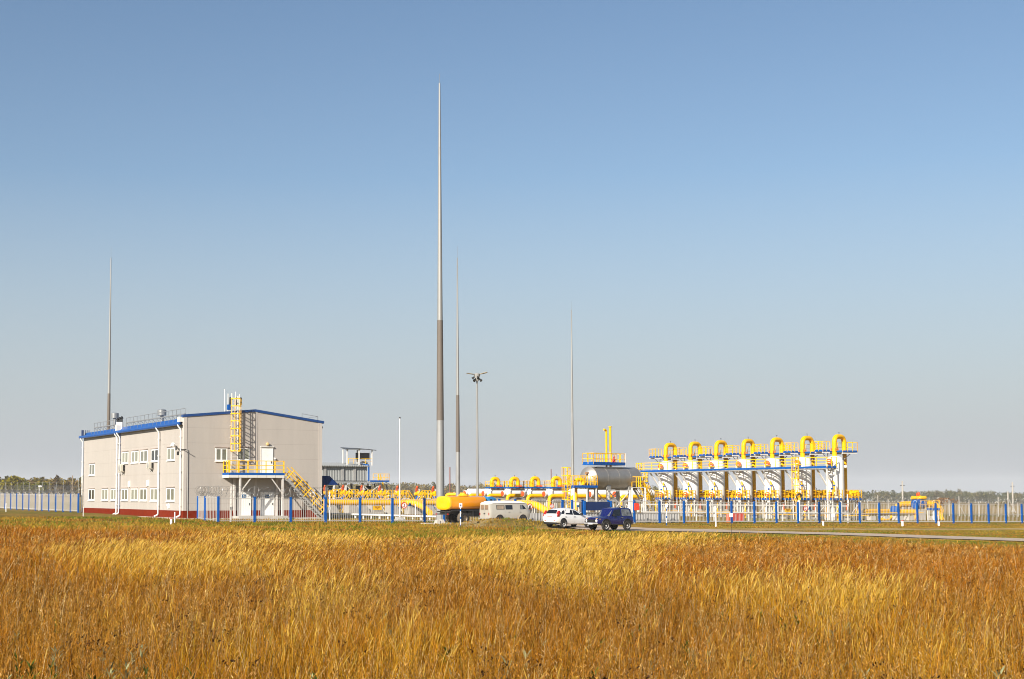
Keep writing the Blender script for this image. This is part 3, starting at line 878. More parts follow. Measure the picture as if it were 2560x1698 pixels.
# doors
def door(a, b, z0, z1, sign=False):
    m = MB(); m.span((a, -.06, z0), (b, -.004, z1)); d = m.build('door', M_WHITE, bld)
    m = MB()
    for x0, x1, q0, q1 in ((a - .07, a, z0, z1 + .07), (b, b + .07, z0, z1 + .07), (a, b, z1, z1 + .07)): m.span((x0, -.075, q0), (x1, -.004, q1))
    m.build('door_frame', M_TRIM, d)
    m = MB(); m.span((b - .16, -.11, z0 + 1.0), (b - .10, -.06, z0 + 1.2)); m.build('handle', M_DARKSTEEL, d)
    if sign:
        m = MB(); x = a + (b - a) * .5; m.span((x - .22, -.066, z1 - .52), (x + .22, -.060, z1 - .20)); sg_ = m.build('door_sign', M_SIGNBLUE, d)
        m = MB(); m.span((x - .12, -.068, z1 - .40), (x - .02, -.066, z1 - .30)); m.span((x + .02, -.068, z1 - .40), (x + .14, -.066, z1 - .33)); m.build('sign_marks', M_WHITE, d)
    return d
du = door(front_s(652.5), front_s(680), front_z(1184.5, 666), front_z(1120.5, 666))
m = MB(); m.span((front_s(650), -.16, front_z(1120.5, 666) + .08), (front_s(683), -.004, front_z(1120.5, 666) + .16)); m.build('door_canopy', M_TRIM, du)
door(d1a, d1b, .28, front_z(1231, 610), True)
door(d2a, d2b, .28, front_z(1231.5, 668), True)
# entrance lamp, camera, conduit, drain pipes
lp = MB(); x, z = front_s(667), front_z(1110.5, 667)
lp.lathe([(0, -.30), (.12, -.27), (.17, -.17), (.15, -.04), (.10, 0)], 14, (x, 0, z), (0, 1, 0)); lp.build('wall_lamp', mat('lamp_globe', (.80, .58, .26), .3, 0, .05, 3), bld)
cm = MB(); x, z = front_s(686), front_z(1147, 686); cm.lathe([(0, -.2), (.08, -.18), (.10, -.08), (.06, 0)], 12, (x, 0, z), (0, 1, 0)); cm.build('door_sensor', M_WHITE, bld)
cm = MB(); z = front_z(1068, 803); cm.lathe([(0, 0), (.14, .02), (.18, .12), (.10, .3), (0, .32)], 12, (BL, .5, z), (1, 0, 0)); cm.build('siren', M_BLACK, bld)
zt = EAVE - .05
for u in (454.6, 399.5, 300.8, 294.8, 208.5):
    y = side_t(u); y = min(y, BD - .12)
    d = MB(); d.tube(fillet([(-.44, y, zt), (-.44, y, zt - .18), (-.17, y, zt - .5), (-.17, y, .55), (-.17, y, .32), (-.55, y, .16)], .15), .075, 10)
    dp = d.build('downpipe', M_WHITE, bld)
    for q in np.linspace(1.2, zt - 1.2, 5): cl = MB(); cl.lathe([(.12, -.05), (.12, .05)], 10, (-.17, y, q)); cl.build('pipe_bracket', M_TRIM, dp)
st = MB(); y = side_t(297.7); st.span((-.02, y - .22, .3), (-.004, y + .22, EAVE - .1)); st.build('blue_joint_strip', M_BLUE, bld)
cd = MB(); zc = front_z(1124, 467)
xs_ = front_s(468.5)
cd.tube(fillet([(-.05, 1.6, zc + .05), (-.05, -.05, zc), (xs_, -.05, zc), (xs_, -.05, .1)], .12), .035, 6); cd.build('cable_conduit', M_GREYSTEEL, bld)
for u, v in ((324, 1206), (370, 1204)):
    y, z = side_t(u), side_z(v + 4, u); b_ = MB(); b_.span((-.16, y - .16, z - .3), (-.004, y + .16, z + .3)); b_.build('junction_box', M_WHITE, bld)
b_ = MB(); y = side_t(424); b_.tube([(-.06, y, zl0 - .25), (-.06, y, .95)], .05, 8); b_.span((-.12, y - .05, zl0 - .5), (-.004, y + .55, zl0 - .32)); b_.span((-.12, y - .05, .95), (-.004, y + .3, 1.15)); b_.build('vent_pipe', M_WHITE, bld)
b_ = MB(); x = front_s(780); z = front_z(1237, 778); b_.span((x - .2, -.25, z - .25), (x + .2, -.004, z + .3)); b_.build('switch_box', M_WHITE, bld)

# ladder with safety cage, standing on the landing
def to_b(o):            # parent an object built in the building's own axes
    o.parent = bld; return o
ld = MB(); x1, x2 = front_s(577.5, .45), front_s(593, .45)
zd = front_z(1187, 640, 1.0)
zlt = front_z(990.5, 578)
for x in (x1, x2): ld.beam((x, -.45, zd), (x, -.45, zlt + (.25 if x == x1 else 0)), .09)
for i in range(int((zlt - zd) / .3)): ld.beam((x1, -.45, zd + .3 * i + .2), (x2, -.45, zd + .3 * i + .2), .03)
for z in np.linspace(zd + 1.2, ZK - .5, 5):
    for x in (x1, x2): ld.beam((x, -.45, z), (x, -.01, z), .05)
ladder = ld.build('ladder', M_TRIM, bld)
cg = MB(); xm = (x1 + x2) / 2; hw = (x2 - x1) / 2 + .08
zc0, zc1 = front_z(1128.5, 600), front_z(998.5, 600)
hoop = [(xm - hw, -.45), (xm - hw - .08, -.75), (xm - hw * .6, -1.10), (xm + hw * .6, -1.16), (xm + hw + .1, -.80), (xm + hw, -.45)]
for i in range(8):
    z = zc0 + (zc1 - zc0) * i / 7
    for (ax, ay), (bx, by) in zip(hoop, hoop[1:]): cg.beam((ax, ay, z), (bx, by, z), .03, .085)
for (ax, ay) in hoop[1:5]: cg.beam((ax, ay, zc0), (ax, ay, zc1), .05, .03)
cg.build('safety_cage', M_YELRAIL, ladder)
an = MB(); xa = front_s(567)
for dx, h in ((0, 1.9), (.35, 1.5), (1.1, 1.7), (1.5, 1.5)): an.tube([(xa + dx, .8, ZK - .5), (xa + dx, .8, ZK + h)], .045, 6)
an.build('antenna_mast', M_TRIM, bld)
an = MB()
for dx in (.55, 1.25, 1.65): an.lathe([(.07, ZK + .4), (.10, ZK + .5), (.10, ZK + 1.1), (.04, ZK + 1.2)], 8, (xa + dx, .8, 0))
an.build('antenna', M_DARKSTEEL, bld)
an = MB(); an.span((xa + .30, .62, ZK - .05), (xa + .72, 1.0, ZK + .45)); an.build('roof_box', M_BLUE, bld)

# ------------------------------------------------------------------ metal stair and landing along the gable wall
DEP = 1.75
sx0, sx1 = front_s(572.5, DEP), front_s(711, DEP)
M_LPOST = mat('landing_post_paint', (.80, .75, .70), .5, 0, .06, 3)
stairs = thing('metal_staircase', 'yellow railed steel landing and stair along the gable wall of the beige building', 'staircase', BC + W * ((sx0 + sx1) / 2) - N * (DEP * .5), YAW)
oX, oY = (sx0 + sx1) / 2, -DEP * .5
def SB(mb, name, m, parent=stairs):
    return mb.build(name, m, parent, (-oX, -oY, 0)) if parent is stairs else mb.build(name, m, parent)
dk = MB(); dk.span((sx0, -DEP, zd - .16), (sx1, -.04, zd - .02))
for x in np.linspace(sx0 + .05, sx1 - .05, 7): dk.beam((x, -DEP + .05, zd - .24), (x, -.06, zd - .24), .08, .16)
SB(dk, 'landing', M_GREYSTEEL)
tb = MB(); tb.span((sx0 - .02, -DEP - .035, zd - .04), (sx1, -DEP - .002, zd + .17)); tb.span((sx0 - .035, -DEP, zd - .04), (sx0 - .002, -.04, zd + .17)); SB(tb, 'kick_plate', M_BLUE)
fb = MB()
n = 6
for i in range(n):
    a, b = sx0 + (sx1 - sx0) * i / n + .015, sx0 + (sx1 - sx0) * (i + 1) / n - .015
    fb.span((a, -DEP - .03, zd - .30), (b, -DEP - .002, zd - .05))
fb.span((sx0 - .03, -DEP, zd - .30), (sx0 - .002, -.04, zd - .05))
SB(fb, 'edge_beam', M_TRIM)
rl = MB(); hz = front_z(1152.5, 640, DEP) - zd
for i in range(n + 1):
    x = sx0 + .06 + (sx1 - sx0 - .12) * i / n
    rl.beam((x, -DEP + .03, zd), (x, -DEP + .03, zd + hz), .11 if i in (0, 2, 3, 5, 6, 1) else .08, .06)
    if i == 1: rl.beam((x - .18, -DEP + .03, zd), (x - .18, -DEP + .03, zd + hz), .06)
for k in (1.0, .68, .36): rl.beam((sx0 + .04, -DEP + .03, zd + hz * k), (sx1 - .02, -DEP + .03, zd + hz * k), .06)
for y in (-DEP + .4, -.9, -.1): rl.beam((sx0 + .05, y, zd), (sx0 + .05, y, zd + hz), .07)
for k in (1.0, .68, .36): rl.beam((sx0 + .05, -DEP, zd + hz * k), (sx0 + .05, -.05, zd + hz * k), .05)
SB(rl, 'landing_railing', M_YELRAIL)
for u, d in ((600, DEP - .1), (706.5, DEP - .1), (586, .25), (692, .25)):
    x = front_s(u, d); q = MB(); q.span((x - .085, -d - .085, -.2), (x + .085, -d + .085, zd - .3)); SB(q, 'post', M_LPOST)
xa, xb = front_s(600, DEP), front_s(706.5, DEP)
for x, k in ((xa, 1.15), (xb, -1.15)): br = MB(); br.beam((x, -DEP + .1, zd - 1.75), (x + k, -DEP + .1, zd - .3), .09); SB(br, 'brace', M_LPOST)
# the flight: two stringers, treads, railing
fx0, fx1 = sx1, front_s(803, DEP * .6) - .1
zb_ = .12
L0, L1 = Vector((fx0, 0, zd - .15)), Vector((fx1, 0, zb_))
sg = MB()
for y in (-DEP + .05, -DEP + 1.0): sg.beam(L0 + Vector((0, y, 0)), L1 + Vector((0, y, 0)), .07, .20)
SB(sg, 'stringer', M_GREYSTEEL)
tr = MB(); n = 15
for i in range(1, n): q = L0.lerp(L1, i / n); tr.span((q.x - .13, -DEP + .08, q.z + .03), (q.x + .13, -DEP + .97, q.z + .07))
SB(tr, 'tread', M_GREYSTEEL)
dirn = (L1 - L0).normalized(); nrm = Vector((-dirn.z, 0, dirn.x))
if nrm.z < 0: nrm = -nrm
fl = MB()
for y in (-DEP + .02, -DEP + 1.03):
    o = Vector((0, y, 0))
    for k in (1.0, .55): fl.beam(L0 + o + nrm * hz * k * .86 - dirn * .1, L1 + o + nrm * hz * k * .86, .085, .06)
    for i in range(5):
        q = L0.lerp(L1, (i + .28) / 4.6) + o; fl.beam(q, q + nrm * hz * .87, .085, .06)
SB(fl, 'stair_railing', M_YELRAIL)
pl = MB(); pl.span((d1a - .6, -1.9, -.2), (d2b + .7, -.05, .26)); SB(pl, 'concrete_step', M_CONCLIGHT)

# ------------------------------------------------------------------ things hung on the building
def ac_unit(u0, u1, v0, v1, label):
    uc = (u0 + u1) / 2; y = side_t(uc, .3); z = side_z(v1, uc); h = side_z(v0, uc) - z
    w_ = h * 1.25
    base = BC + N * y - W * .28 + Vector((0, 0, z))
    t_ = thing('air_conditioner', label, 'air conditioner', base, YAW, 'air conditioners on the side wall')
    m = MB(); m.span((-.24, -w_ / 2, 0), (.16, w_ / 2, h)); m.build('casing', mat('ac_casing', (.74, .69, .58), .45, 0, .08, 3), t_, bevel=.03)
    m = MB(); m.lathe([(h * .40, 0), (h * .40, .02), (h * .36, .03), (0, .035)], 18, (-.24, -.12, h * .5), (-1, 0, 0)); m.build('fan_grille', M_GREYSTEEL, t_)
    m = MB(); m.span((.03, -w_ / 2 - .02, h * .1), (.15, -w_ / 2 - .002, h * .9)); m.build('side_grille', M_BLACK, t_)
    m = MB()
    for yy in (-w_ * .35, w_ * .35): m.beam((-.3, yy, -.04), (.27, yy, -.04), .06); m.beam((.25, yy, -.4), (-.2, yy, -.06), .04)
    m.build('wall_bracket', M_TRIM, t_)
ac_unit(295, 309, 1161.5, 1180, 'cream air conditioner outdoor unit hung between the two white downpipes')
ac_unit(367, 379.5, 1156, 1172.5, 'cream air conditioner outdoor unit under the upper windows near the middle downpipe')
q = BC + N * side_t(434, .3) - W * .35 + Vector((0, 0, side_z(1113, 434)))
t_ = thing('floodlight', 'small white floodlight on a bent arm above the corner window', 'floodlight', q, YAW)
m = MB(); m.box((-.12, 0, 0), (.16, .5, .36), Matrix.Rotation(.5, 3, 'Y')); m.build('lamp_head', M_WHITE, t_)
m = MB(); m.tube([(0, -.2, 0), (.15, -.6, -.35), (.2, -1.9, -.5), (.33, -2.6, -.5)], .035, 6); m.build('arm', M_DARKSTEEL, t_)
m = MB(); m.box((-.05, -1.45, -.85), (.2, .14, .34)); m.beam((.02, -1.7, -.52), (-.02, -1.45, -.8), .05); m.build('camera', M_DARKSTEEL, t_)
# ------------------------------------------------------------------ fences
FH = 2.17
def fence_s(u):
    k = kcol(u)
    return (k * FENCE0.y - FENCE0.x) / (W.x - k * W.y)
def coil(mb, a, b, z, r, pitch, seed, wire=.011, seg=9):
    """one roll of razor wire between two points"""
    rr = random.Random(seed); d = b - a; L = d.length; d.normalize(); x = Vector((-d.y, d.x, 0))
    n = max(2, int(L / pitch)); pts = []
    for i in range(n * seg + 1):
        t = 2 * math.pi * i / seg; k = i / (n * seg)
        rad = r * (1 + .10 * math.sin(i * .37 + seed))
        lean = .30 * math.sin(t)
        p = a + d * (L * k + lean * pitch) + x * math.cos(t) * rad + Vector((0, 0, math.sin(t) * rad))
        pts.append(Vector((p.x, p.y, p.z + z[0] + (z[1] - z[0]) * k)))
    mb.tube(pts, wire, 3, False, False)
def make_fence(name, label, line, posts, yaw, origin, wire=(1.0, .30), heavy=False, pick=.165, tops=0.0, bare=()):
    """line(s) gives the ground point at distance s; posts is the list of s where blue posts stand"""
    f = thing(name, label, 'fence', origin, 0)
    o = Vector(origin)
    for k_, s in enumerate(posts):
        if k_ in bare: continue
        p = line(s); p.z = g(p.x, p.y)
        m = MB(); M_ = Matrix.Rotation(yaw, 3, 'Z')
        m.box((0, 0, FH / 2 - .1), (.175, .14, FH + .2), M_); m.box((0, 0, FH + .01), (.185, .15, .03), M_)
        m.build('post', M_BLUE, f, p - o)
    wp = MB(); rw = MB()
    for i, (a, b) in enumerate(zip(posts, posts[1:])):
        pa, pb = line(a), line(b)
        za, zb = g(pa.x, pa.y), g(pb.x, pb.y)
        m = MB(); n = max(2, int((b - a) / pick))
        d = (pb - pa).normalized(); off = Vector((-d.y, d.x, 0)) * .03
        for j in range(1, n):
            q = pa.lerp(pb, j / n) - o; z = za + (zb - za) * j / n - o.z
            m.beam((q.x + off.x, q.y + off.y, z + .12), (q.x + off.x, q.y + off.y, z + FH - .02 - tops * random.random()), .026, .014)
        for zz, th in ((.24, .05), (FH - .14, .04)) if not heavy else ((.20, .11), (1.02, .05), (FH - .10, .04)):
            m.beam(Vector((pa.x - o.x, pa.y - o.y, za - o.z + zz)), Vector((pb.x - o.x, pb.y - o.y, zb - o.z + zz)), .04, th)
        m.build('picket_panel', M_PICK, f)
        if wire:
            A, B = Vector((pa.x - o.x, pa.y - o.y, 0)), Vector((pb.x - o.x, pb.y - o.y, 0))
            r = wire[1]
            w_ = MB(); coil(w_, A, B, (za - o.z + FH + .22 + r * .9, zb - o.z + FH + .22 + r * .9), r, .42, i)
            coil(w_, A, B, (za - o.z + FH + .15, zb - o.z + FH + .15), r * .55, .36, i + 40)
            for hh in (.05, .5, .85): w_.tube([A + Vector((0, 0, za - o.z + FH + hh * wire[0])), B + Vector((0, 0, zb - o.z + FH + hh * wire[0]))], .008, 3, False)
            w_.beam(A + Vector((0, 0, za - o.z + FH)), A + Vector((0, 0, za - o.z + FH + wire[0] * .9)), .04)
            w_.build('razor_wire', M_WIRE, f)
    return f
M_PICK = mat('fence_picket_paint', (.60, .575, .54), .5, .1, .1, 4)
M_WIRE = mat('razor_wire_steel', (.40, .39, .37), .4, .6, .15, 5)

fline = lambda s: Vector((FENCE0.x + W.x * s, FENCE0.y + W.y * s, 0))
posts_a = [fence_s(u) for u in (546, 637, 727, 814, 900, 981, 1061)]
s_end = posts_a[-1]
# short return from the building corner to the front line
rs = [P(494, 1301, 131.3), P(512, 1305, 124.0), Vector(fline(0))]
rline = lambda s: rs[0].lerp(rs[1], s) if s <= 1 else rs[1].lerp(rs[2], s - 1)
def rpos(s):
    p = rline(s); return Vector((p.x, p.y, 0))
fr = thing('corner_fence', 'short picket fence run from the building corner to the front fence line', 'fence', (rs[0].x, rs[0].y, g(rs[0].x, rs[0].y)))
for q in rs[:2]:
    m = MB(); m.box((q.x - fr.location.x, q.y - fr.location.y, g(q.x, q.y) - fr.location.z + FH / 2 - .1), (.15, .15, FH + .2)); m.build('post', M_BLUE, fr)
for i, (a, b) in enumerate(zip(rs, rs[1:])):
    m = MB(); n = int((b - a).length / .75); o = fr.location
    for j in range(1, n):
        q = a.lerp(b, j / n); z = g(q.x, q.y); m.beam(Vector((q.x, q.y, z + .1)) - o, Vector((q.x, q.y, z + FH)) - o, .035, .02)
    for zz in (.22, FH - .1):
        m.beam(Vector((a.x, a.y, g(a.x, a.y) + zz)) - o, Vector((b.x, b.y, g(b.x, b.y) + zz)) - o, .04)
    m.build('picket_panel', M_PICK, fr)
    w_ = MB(); A, B = Vector((a.x - o.x, a.y - o.y, 0)), Vector((b.x - o.x, b.y - o.y, 0))
    coil(w_, A, B, (g(a.x, a.y) - o.z + FH + .5, g(b.x, b.y) - o.z + FH + .5), .34, 1.3, i + 70); coil(w_, A, B, (g(a.x, a.y) - o.z + FH + .2, g(b.x, b.y) - o.z + FH + .2), .2, 1.2, i + 80)
    w_.beam(A + Vector((.3, 0, FH)), A + Vector((.3, 0, FH + .85)), .06)
    w_.build('razor_wire', M_WIRE, fr)

p0 = fline(0)
make_fence('picket_fence', 'light picket fence with blue posts and razor wire in front of the gable wall', fline, posts_a, YAW, (p0.x, p0.y, g(p0.x, p0.y)))
posts_b = [s_end, fence_s(1110), fence_s(1155), fence_s(1205), fence_s(1248), fence_s(1288), fence_s(1345)]
p0 = fline(posts_b[0])
make_fence('picket_fence', 'light picket fence with blue posts behind the tanker truck and the van', fline, posts_b, YAW, (p0.x, p0.y, g(p0.x, p0.y)), wire=None, bare=(6,))
posts_c = [fence_s(u) for u in (1345, 1377, 1406, 1430, 1456)]
p0 = fline(posts_c[0])
make_fence('picket_fence', 'picket gate section with blue posts behind the white hatchback', fline, posts_c, YAW, (p0.x, p0.y, g(p0.x, p0.y)), wire=None, bare=(0, 1))
posts_d = [fence_s(u) for u in (1456, 1520, 1585, 1648, 1709, 1769, 1828, 1885, 1940, 1994, 2047)]
p0 = fline(posts_d[0])
make_fence('picket_fence', 'light picket fence with blue posts in front of the white vertical vessels', fline, posts_d, YAW, (p0.x, p0.y, g(p0.x, p0.y)), wire=None, heavy=True)
posts_e = [fence_s(u) for u in (2047, 2099, 2148, 2197, 2245, 2292, 2338, 2382, 2427, 2470, 2513, 2553, 2592, 2630)]
p0 = fline(posts_e[0])
make_fence('picket_fence', 'light picket fence with blue posts and razor wire on the far right', fline, posts_e, YAW, (p0.x, p0.y, g(p0.x, p0.y)), heavy=True, wire=(.8, .24), pick=.21)
# the fence that carries on beyond the building along its side wall
l0, l1 = P(195.5, 1284, 164.0), P(12.6, 1274.6, 192.0)
ll = (Vector((l1.x, l1.y, 0)) - Vector((l0.x, l0.y, 0))); n_ = 11
lline = lambda s: Vector((l0.x, l0.y, 0)) + ll * s
f = make_fence('picket_fence', 'light picket fence with blue posts and thick razor wire left of the building', lambda s: lline(s / (11 * 2.95)), [i * 2.95 for i in range(0, 15)], YAW, (l0.x, l0.y, g(l0.x, l0.y)), wire=(1.6, .42), pick=.2)

# inner perimeter at the back of the yard: concrete posts with wire
M_CPOST = mat('concrete_post', (.52, .48, .42), .85, 0, .15, 5)
def wire_fence(label, a, b, n, h=2.3, coilr=.3, name='wire_fence'):
    f = thing(name, label, 'fence', (a.x, a.y, g(a.x, a.y)))
    o = f.location
    w_ = MB()
    for i in range(n + 1):
        q = a.lerp(b, i / n); z = g(q.x, q.y)
        m = MB(); hh = h + (.9 if i % 4 == 0 else .35 * (i % 2)); m.box(Vector((q.x, q.y, z + hh / 2)) - o, (.14, .14, hh)); 
        if i % 5 == 2: m.beam(Vector((q.x, q.y, z + h * .85)) - o, Vector((q.x, q.y, z)) - o + (b - a).normalized() * 1.2, .09)
        m.build('post', M_CPOST, f)
        if i < n:
            q2 = a.lerp(b, (i + 1) / n); z2 = g(q2.x, q2.y); A, B = Vector((q.x - o.x, q.y - o.y, 0)), Vector((q2.x - o.x, q2.y - o.y, 0))
            for k in range(7): w_.tube([A + Vector((0, 0, z - o.z + h * (k + .5) / 7)), B + Vector((0, 0, z2 - o.z + h * (k + .5) / 7))], .012, 3, False)
            coil(w_, A, B, (z - o.z + h + coilr * .7, z2 - o.z + h + coilr * .7), coilr, .5, i, .014, 8)
    w_.build('razor_wire', M_WIRE, f)
    return f
wire_fence('distant wire fence with concrete posts and razor coils across the right field', G(2090, 222), G(2640, 236), 22)
wire_fence('distant wire fence with razor coils behind the pipe yard valves', G(800, 235), G(1215, 246), 14, 2.6, .5)
# ------------------------------------------------------------------ the gas plant inside the fence
def on_ground(p):
    return Vector((p.x, p.y, g(p.x, p.y)))
ZW = lambda v, Y: P(PX, v, Y).z                     # height of photo row v at depth Y

# --- seven upright white separators in a row
V7 = on_ground(P(2090, 1300, 171.0))
SP = 5.4
def sep_parts(v, base_drop):
    """local axes: x along W (right, away), y along N (left, away); the viewer stands towards -y and slightly -x"""
    r = 1.05
    m = MB(); m.lathe([(r * .86, -.4), (r * .86, 2.0)], 28, sm=True); m.build('skirt', M_GREYSTEEL, v)
    m = MB(); m.lathe([(r * .80, 1.98), (r * .98, 2.25), (r, 2.6), (r, 6.95), (r * .95, 7.22), (r * .8, 7.48), (r * .5, 7.66), (.0, 7.72)], 32); m.build('shell', M_VESSEL, v)
    # nozzles with red covers, one above the catwalk and one at the lower platform
    nd = Vector((-.93, -.36, 0)).normalized()
    for z in (7.0, 3.05):
        m = MB(); m.lathe([(.27, .5), (.27, 1.38), (.34, 1.38), (.34, 1.44)], 18, (0, 0, z), nd); nz = m.build('nozzle', M_VESSEL, v)
        m = MB(); m.lathe([(.37, 1.445), (.37, 1.54), (.20, 1.57), (.0, 1.58)], 18, (0, 0, z), nd); co = m.build('cover', M_ORED, nz)
        m = MB(); o = nd * 1.60; sx = Vector((-nd.y, nd.x, 0))
        for k in (-.13, .13): m.beam(o + sx * -.16 + Vector((0, 0, z + k)), o + sx * .16 + Vector((0, 0, z + k)), .05)
        m.build('cover_bar', M_WHITE, nz)
    m = MB(); m.lathe([(.16, .9), (.16, 1.25), (.2, 1.26), (.2, 1.32), (0, 1.33)], 12, (0, 0, 6.4), Vector((.75, -.66, 0))); m.build('small_nozzle', M_VESSEL, v)
    # bent outlet pipe: out of the top, over and down behind
    m = MB(); zt = 10.05
    pts = fillet([(0, 0, 7.6), (0, 0, zt), (2.05, .50, zt), (2.05, .50, 1.0), (2.05, .50, .4), (2.05, 2.4, .4)], .80, 8)
    m.tube(pts, .285, 18); up = m.build('outlet_pipe', M_YEL, v)
    m = MB(); m.lathe([(.36, 8.28), (.36, 8.40)], 16); m.lathe([(.36, 8.44), (.36, 8.54)], 16); m.build('pipe_flange', M_YELRAIL, up)
    m = MB()
    for k in range(5):
        t = .5 + k * 1.25; m.lathe([(.05, 8.30), (.05, 8.62)], 6, (.42 * math.cos(t), .42 * math.sin(t), 0))
    m.build('flange_bolt', M_ORED, up)
    m = MB(); m.tube([(1.02, .25, zt + .25), (1.02, .25, zt + .55)], .03, 5); m.box((1.02, .25, zt + .52), (.16, .04, .04)); m.build('vent_valve', M_DARKSTEEL, up)
    # upper platform: two decks at slightly different heights, blue edges, yellow rails
    for nm, x0, x1, y0, y1, z in (('upper_platform', -1.75, -.62, .1, 1.5, 8.28), ('upper_platform', .10, 2.45, -1.25, 1.15, 8.18)):
        m = MB(); m.span((x0 + .03, y0 + .03, z - .06), (x1 - .03, y1 - .03, z - .005)); d = m.build(nm, M_GREYSTEEL, v)
        e = MB()
        for a, b in (((x0, y0), (x1, y0)), ((x1, y0), (x1, y1)), ((x1, y1), (x0, y1)), ((x0, y1), (x0, y0))):
            e.beam((a[0], a[1], z + .05), (b[0], b[1], z + .05), .04, .22)
        e.build('toe_board', M_BLUE, d)
        e = MB()
        for yy in (y0 + .08, y1 - .08): e.beam((x0, yy, z - .17), (x1, yy, z - .17), .09, .16)
        e.build('deck_beam', M_TRIM, d)
        e = MB()
        if x0 < 0: rail(e, [(x1, y0, z), (x0, y0, z), (x0, y1, z), (x1, y1, z)], 1.15, .75, .055)
        else: rail(e, [(x0, y0, z), (x1, y0, z), (x1, y1, z), (x0 + .7, y1, z)], 1.15, .85, .055)
        e.build('railing', M_YELRAIL, d)
    for x, y, za, xb in ((-.62, .5, 7.2, -.62), (-.62, .5, 7.3, -1.55), (.3, -.9, 7.0, .3), (.75, -.6, 7.0, .75), (.75, -.6, 7.2, 1.75)):
        m = MB(); m.beam((x, y, za), (xb, y - (.4 if xb > 1 else 0), 8.1), .08); m.build('platform_strut', M_GREYSTEEL, v)
    # raking brackets that carry the catwalk
    m = MB()
    for y in (-.55, .45):
        x = -math.sqrt(r * r - y * y) + .02
        m.beam((x, y, 4.2), (-2.35, y * 1.15, 6.05), .20, .12); m.beam((x, y, 6.05), (-2.5, y, 6.1), .10)
    m.build('bracket', M_TRIM, v)
    # curved stiffening arcs hung under the catwalk on the shell
    # lower platform with pipes and valve
    z = 2.45
    for x0, x1, y0, y1 in ((-2.5, -.95, -2.1, -.7), (1.15, 3.35, -.9, .75)):
        m = MB(); m.span((x0 + .02, y0 + .02, z - .06), (x1 - .02, y1 - .02, z - .005)); d = m.build('lower_platform', M_GREYSTEEL, v)
        e = MB()
        for a, b in (((x0, y0), (x1, y0)), ((x1, y0), (x1, y1)), ((x1, y1), (x0, y1)), ((x0, y1), (x0, y0))): e.beam((a[0], a[1], z + .07), (b[0], b[1], z + .07), .04, .24)
        e.build('toe_board', M_BLUE, d)
        e = MB(); rail(e, [(x0, y1, z), (x0, y0, z), (x1, y0, z), (x1, y1, z)], 1.15, .55, .06, (.35, .68)); e.build('railing', M_YELRAIL, d)
        e = MB()
        for x, y in ((x0 + .1, y0 + .1), (x1 - .1, y0 + .1), (x0 + .1, y1 - .1), (x1 - .1, y1 - .1)): e.beam((x, y, -.3), (x, y, z - .06), .10)
        e.beam((x0 + .1, y0 + .1, .3), (x1 - .1, y0 + .1, z - .2), .05); e.build('platform_leg', M_TRIM, d)
    m = MB(); m.lathe([(0, 0), (.40, .06), (.52, .2), (.52, .55), (.46, .6), (.46, .75), (.52, .8), (.52, 1.2), (.36, 1.32), (0, 1.36)], 16, (2.15, .05, 3.05), (.95, -.3, 0)); m.build('ball_valve', M_YEL, v)
    m = MB(); m.tube(fillet([(2.05, .3, 3.05), (3.6, .1, 3.05), (3.6, .1, .2)], .5), .24, 12); m.build('branch_pipe', M_YEL, v)
    m = MB(); m.tube(fillet([(-.6, -1.0, 3.4), (-1.5, -1.35, 3.4), (-1.5, -1.35, 4.45), (-.9, -.55, 4.7)], .3), .09, 8); m.build('sampling_pipe', M_YEL, v)
    m = MB(); m.lathe([(.14, -.08), (.14, .08)], 10, (-1.5, -1.35, 4.15)); m.lathe([(.13, -.05), (.13, .05)], 10, (-1.95, -1.4, 3.75), (1, .2, 0)); m.beam((-2.2, -1.45, 3.75), (-1.6, -1.35, 3.75), .05); m.build('hand_wheel', M_BLUE, v)
    for x, y, r_, mt, z1 in ((-1.9, -.9, .07, M_TRIM, 2.2), (-1.3, -1.6, .12, M_YEL, 2.3), (-.4, -1.75, .06, M_GALV, 2.0), (.35, -1.5, .10, M_ORED, 1.8), (.9, -1.2, .05, M_TRIM, 2.4), (1.6, -.6, .13, M_YEL, 2.3), (2.3, -.7, .06, M_GALV, 2.2), (2.9, -.4, .09, M_TRIM, 2.4)):
        m = MB(); m.tube(fillet([(x, y, -.2), (x, y, z1), (x + .4, y + .5, z1)], .15), r_, 8); m.build('riser_pipe', mt, v)
    m = MB(); m.prism([(-.75, -.3), (.55, -.3), (.55, .85), (.2, 1.15), (-.75, 1.15)], -1.75, -1.3); m.build('foundation_block', M_CONCLIGHT, v)
    m = MB(); m.tube([(-2.6, -1.9, .55), (3.4, -1.9, .55)], .05, 6); m.tube([(-2.6, -1.95, .8), (3.4, -1.95, .8)], .035, 6); m.build('small_line', M_YELRAIL, v)
sep_names = ['nearest and rightmost of seven, numbered 1', 'second from right, behind the caged yellow ladder', 'third from the right of seven', 'in the middle of seven', 'third from the left of seven', 'second from the left of seven', 'leftmost and farthest, at the left catwalk end']
sep = thing('separator_vessel', 'upright white vessel with yellow bent pipe, ' + sep_names[0], 'vessel', V7, YAW, 'upright white separators in a row')
sep_parts(sep, 0)
ft = Matrix.Rotation(R(90), 3, 'X')
seps = [sep]
for i in range(1, 7):
    q = V7 + N * SP * i; q.z = g(q.x, q.y) 
    q.z = V7.z + (q.z - V7.z) * .15
    seps.append(dup(sep, q, YAW, 'upright white vessel with yellow bent pipe, ' + sep_names[i]))
for i, s_ in enumerate(seps):
    text_mesh(str(i + 1), .62, 'vessel_number', M_PICTO, s_, (-.60, -.80, 4.05), (R(90), 0, R(-37)), .015)

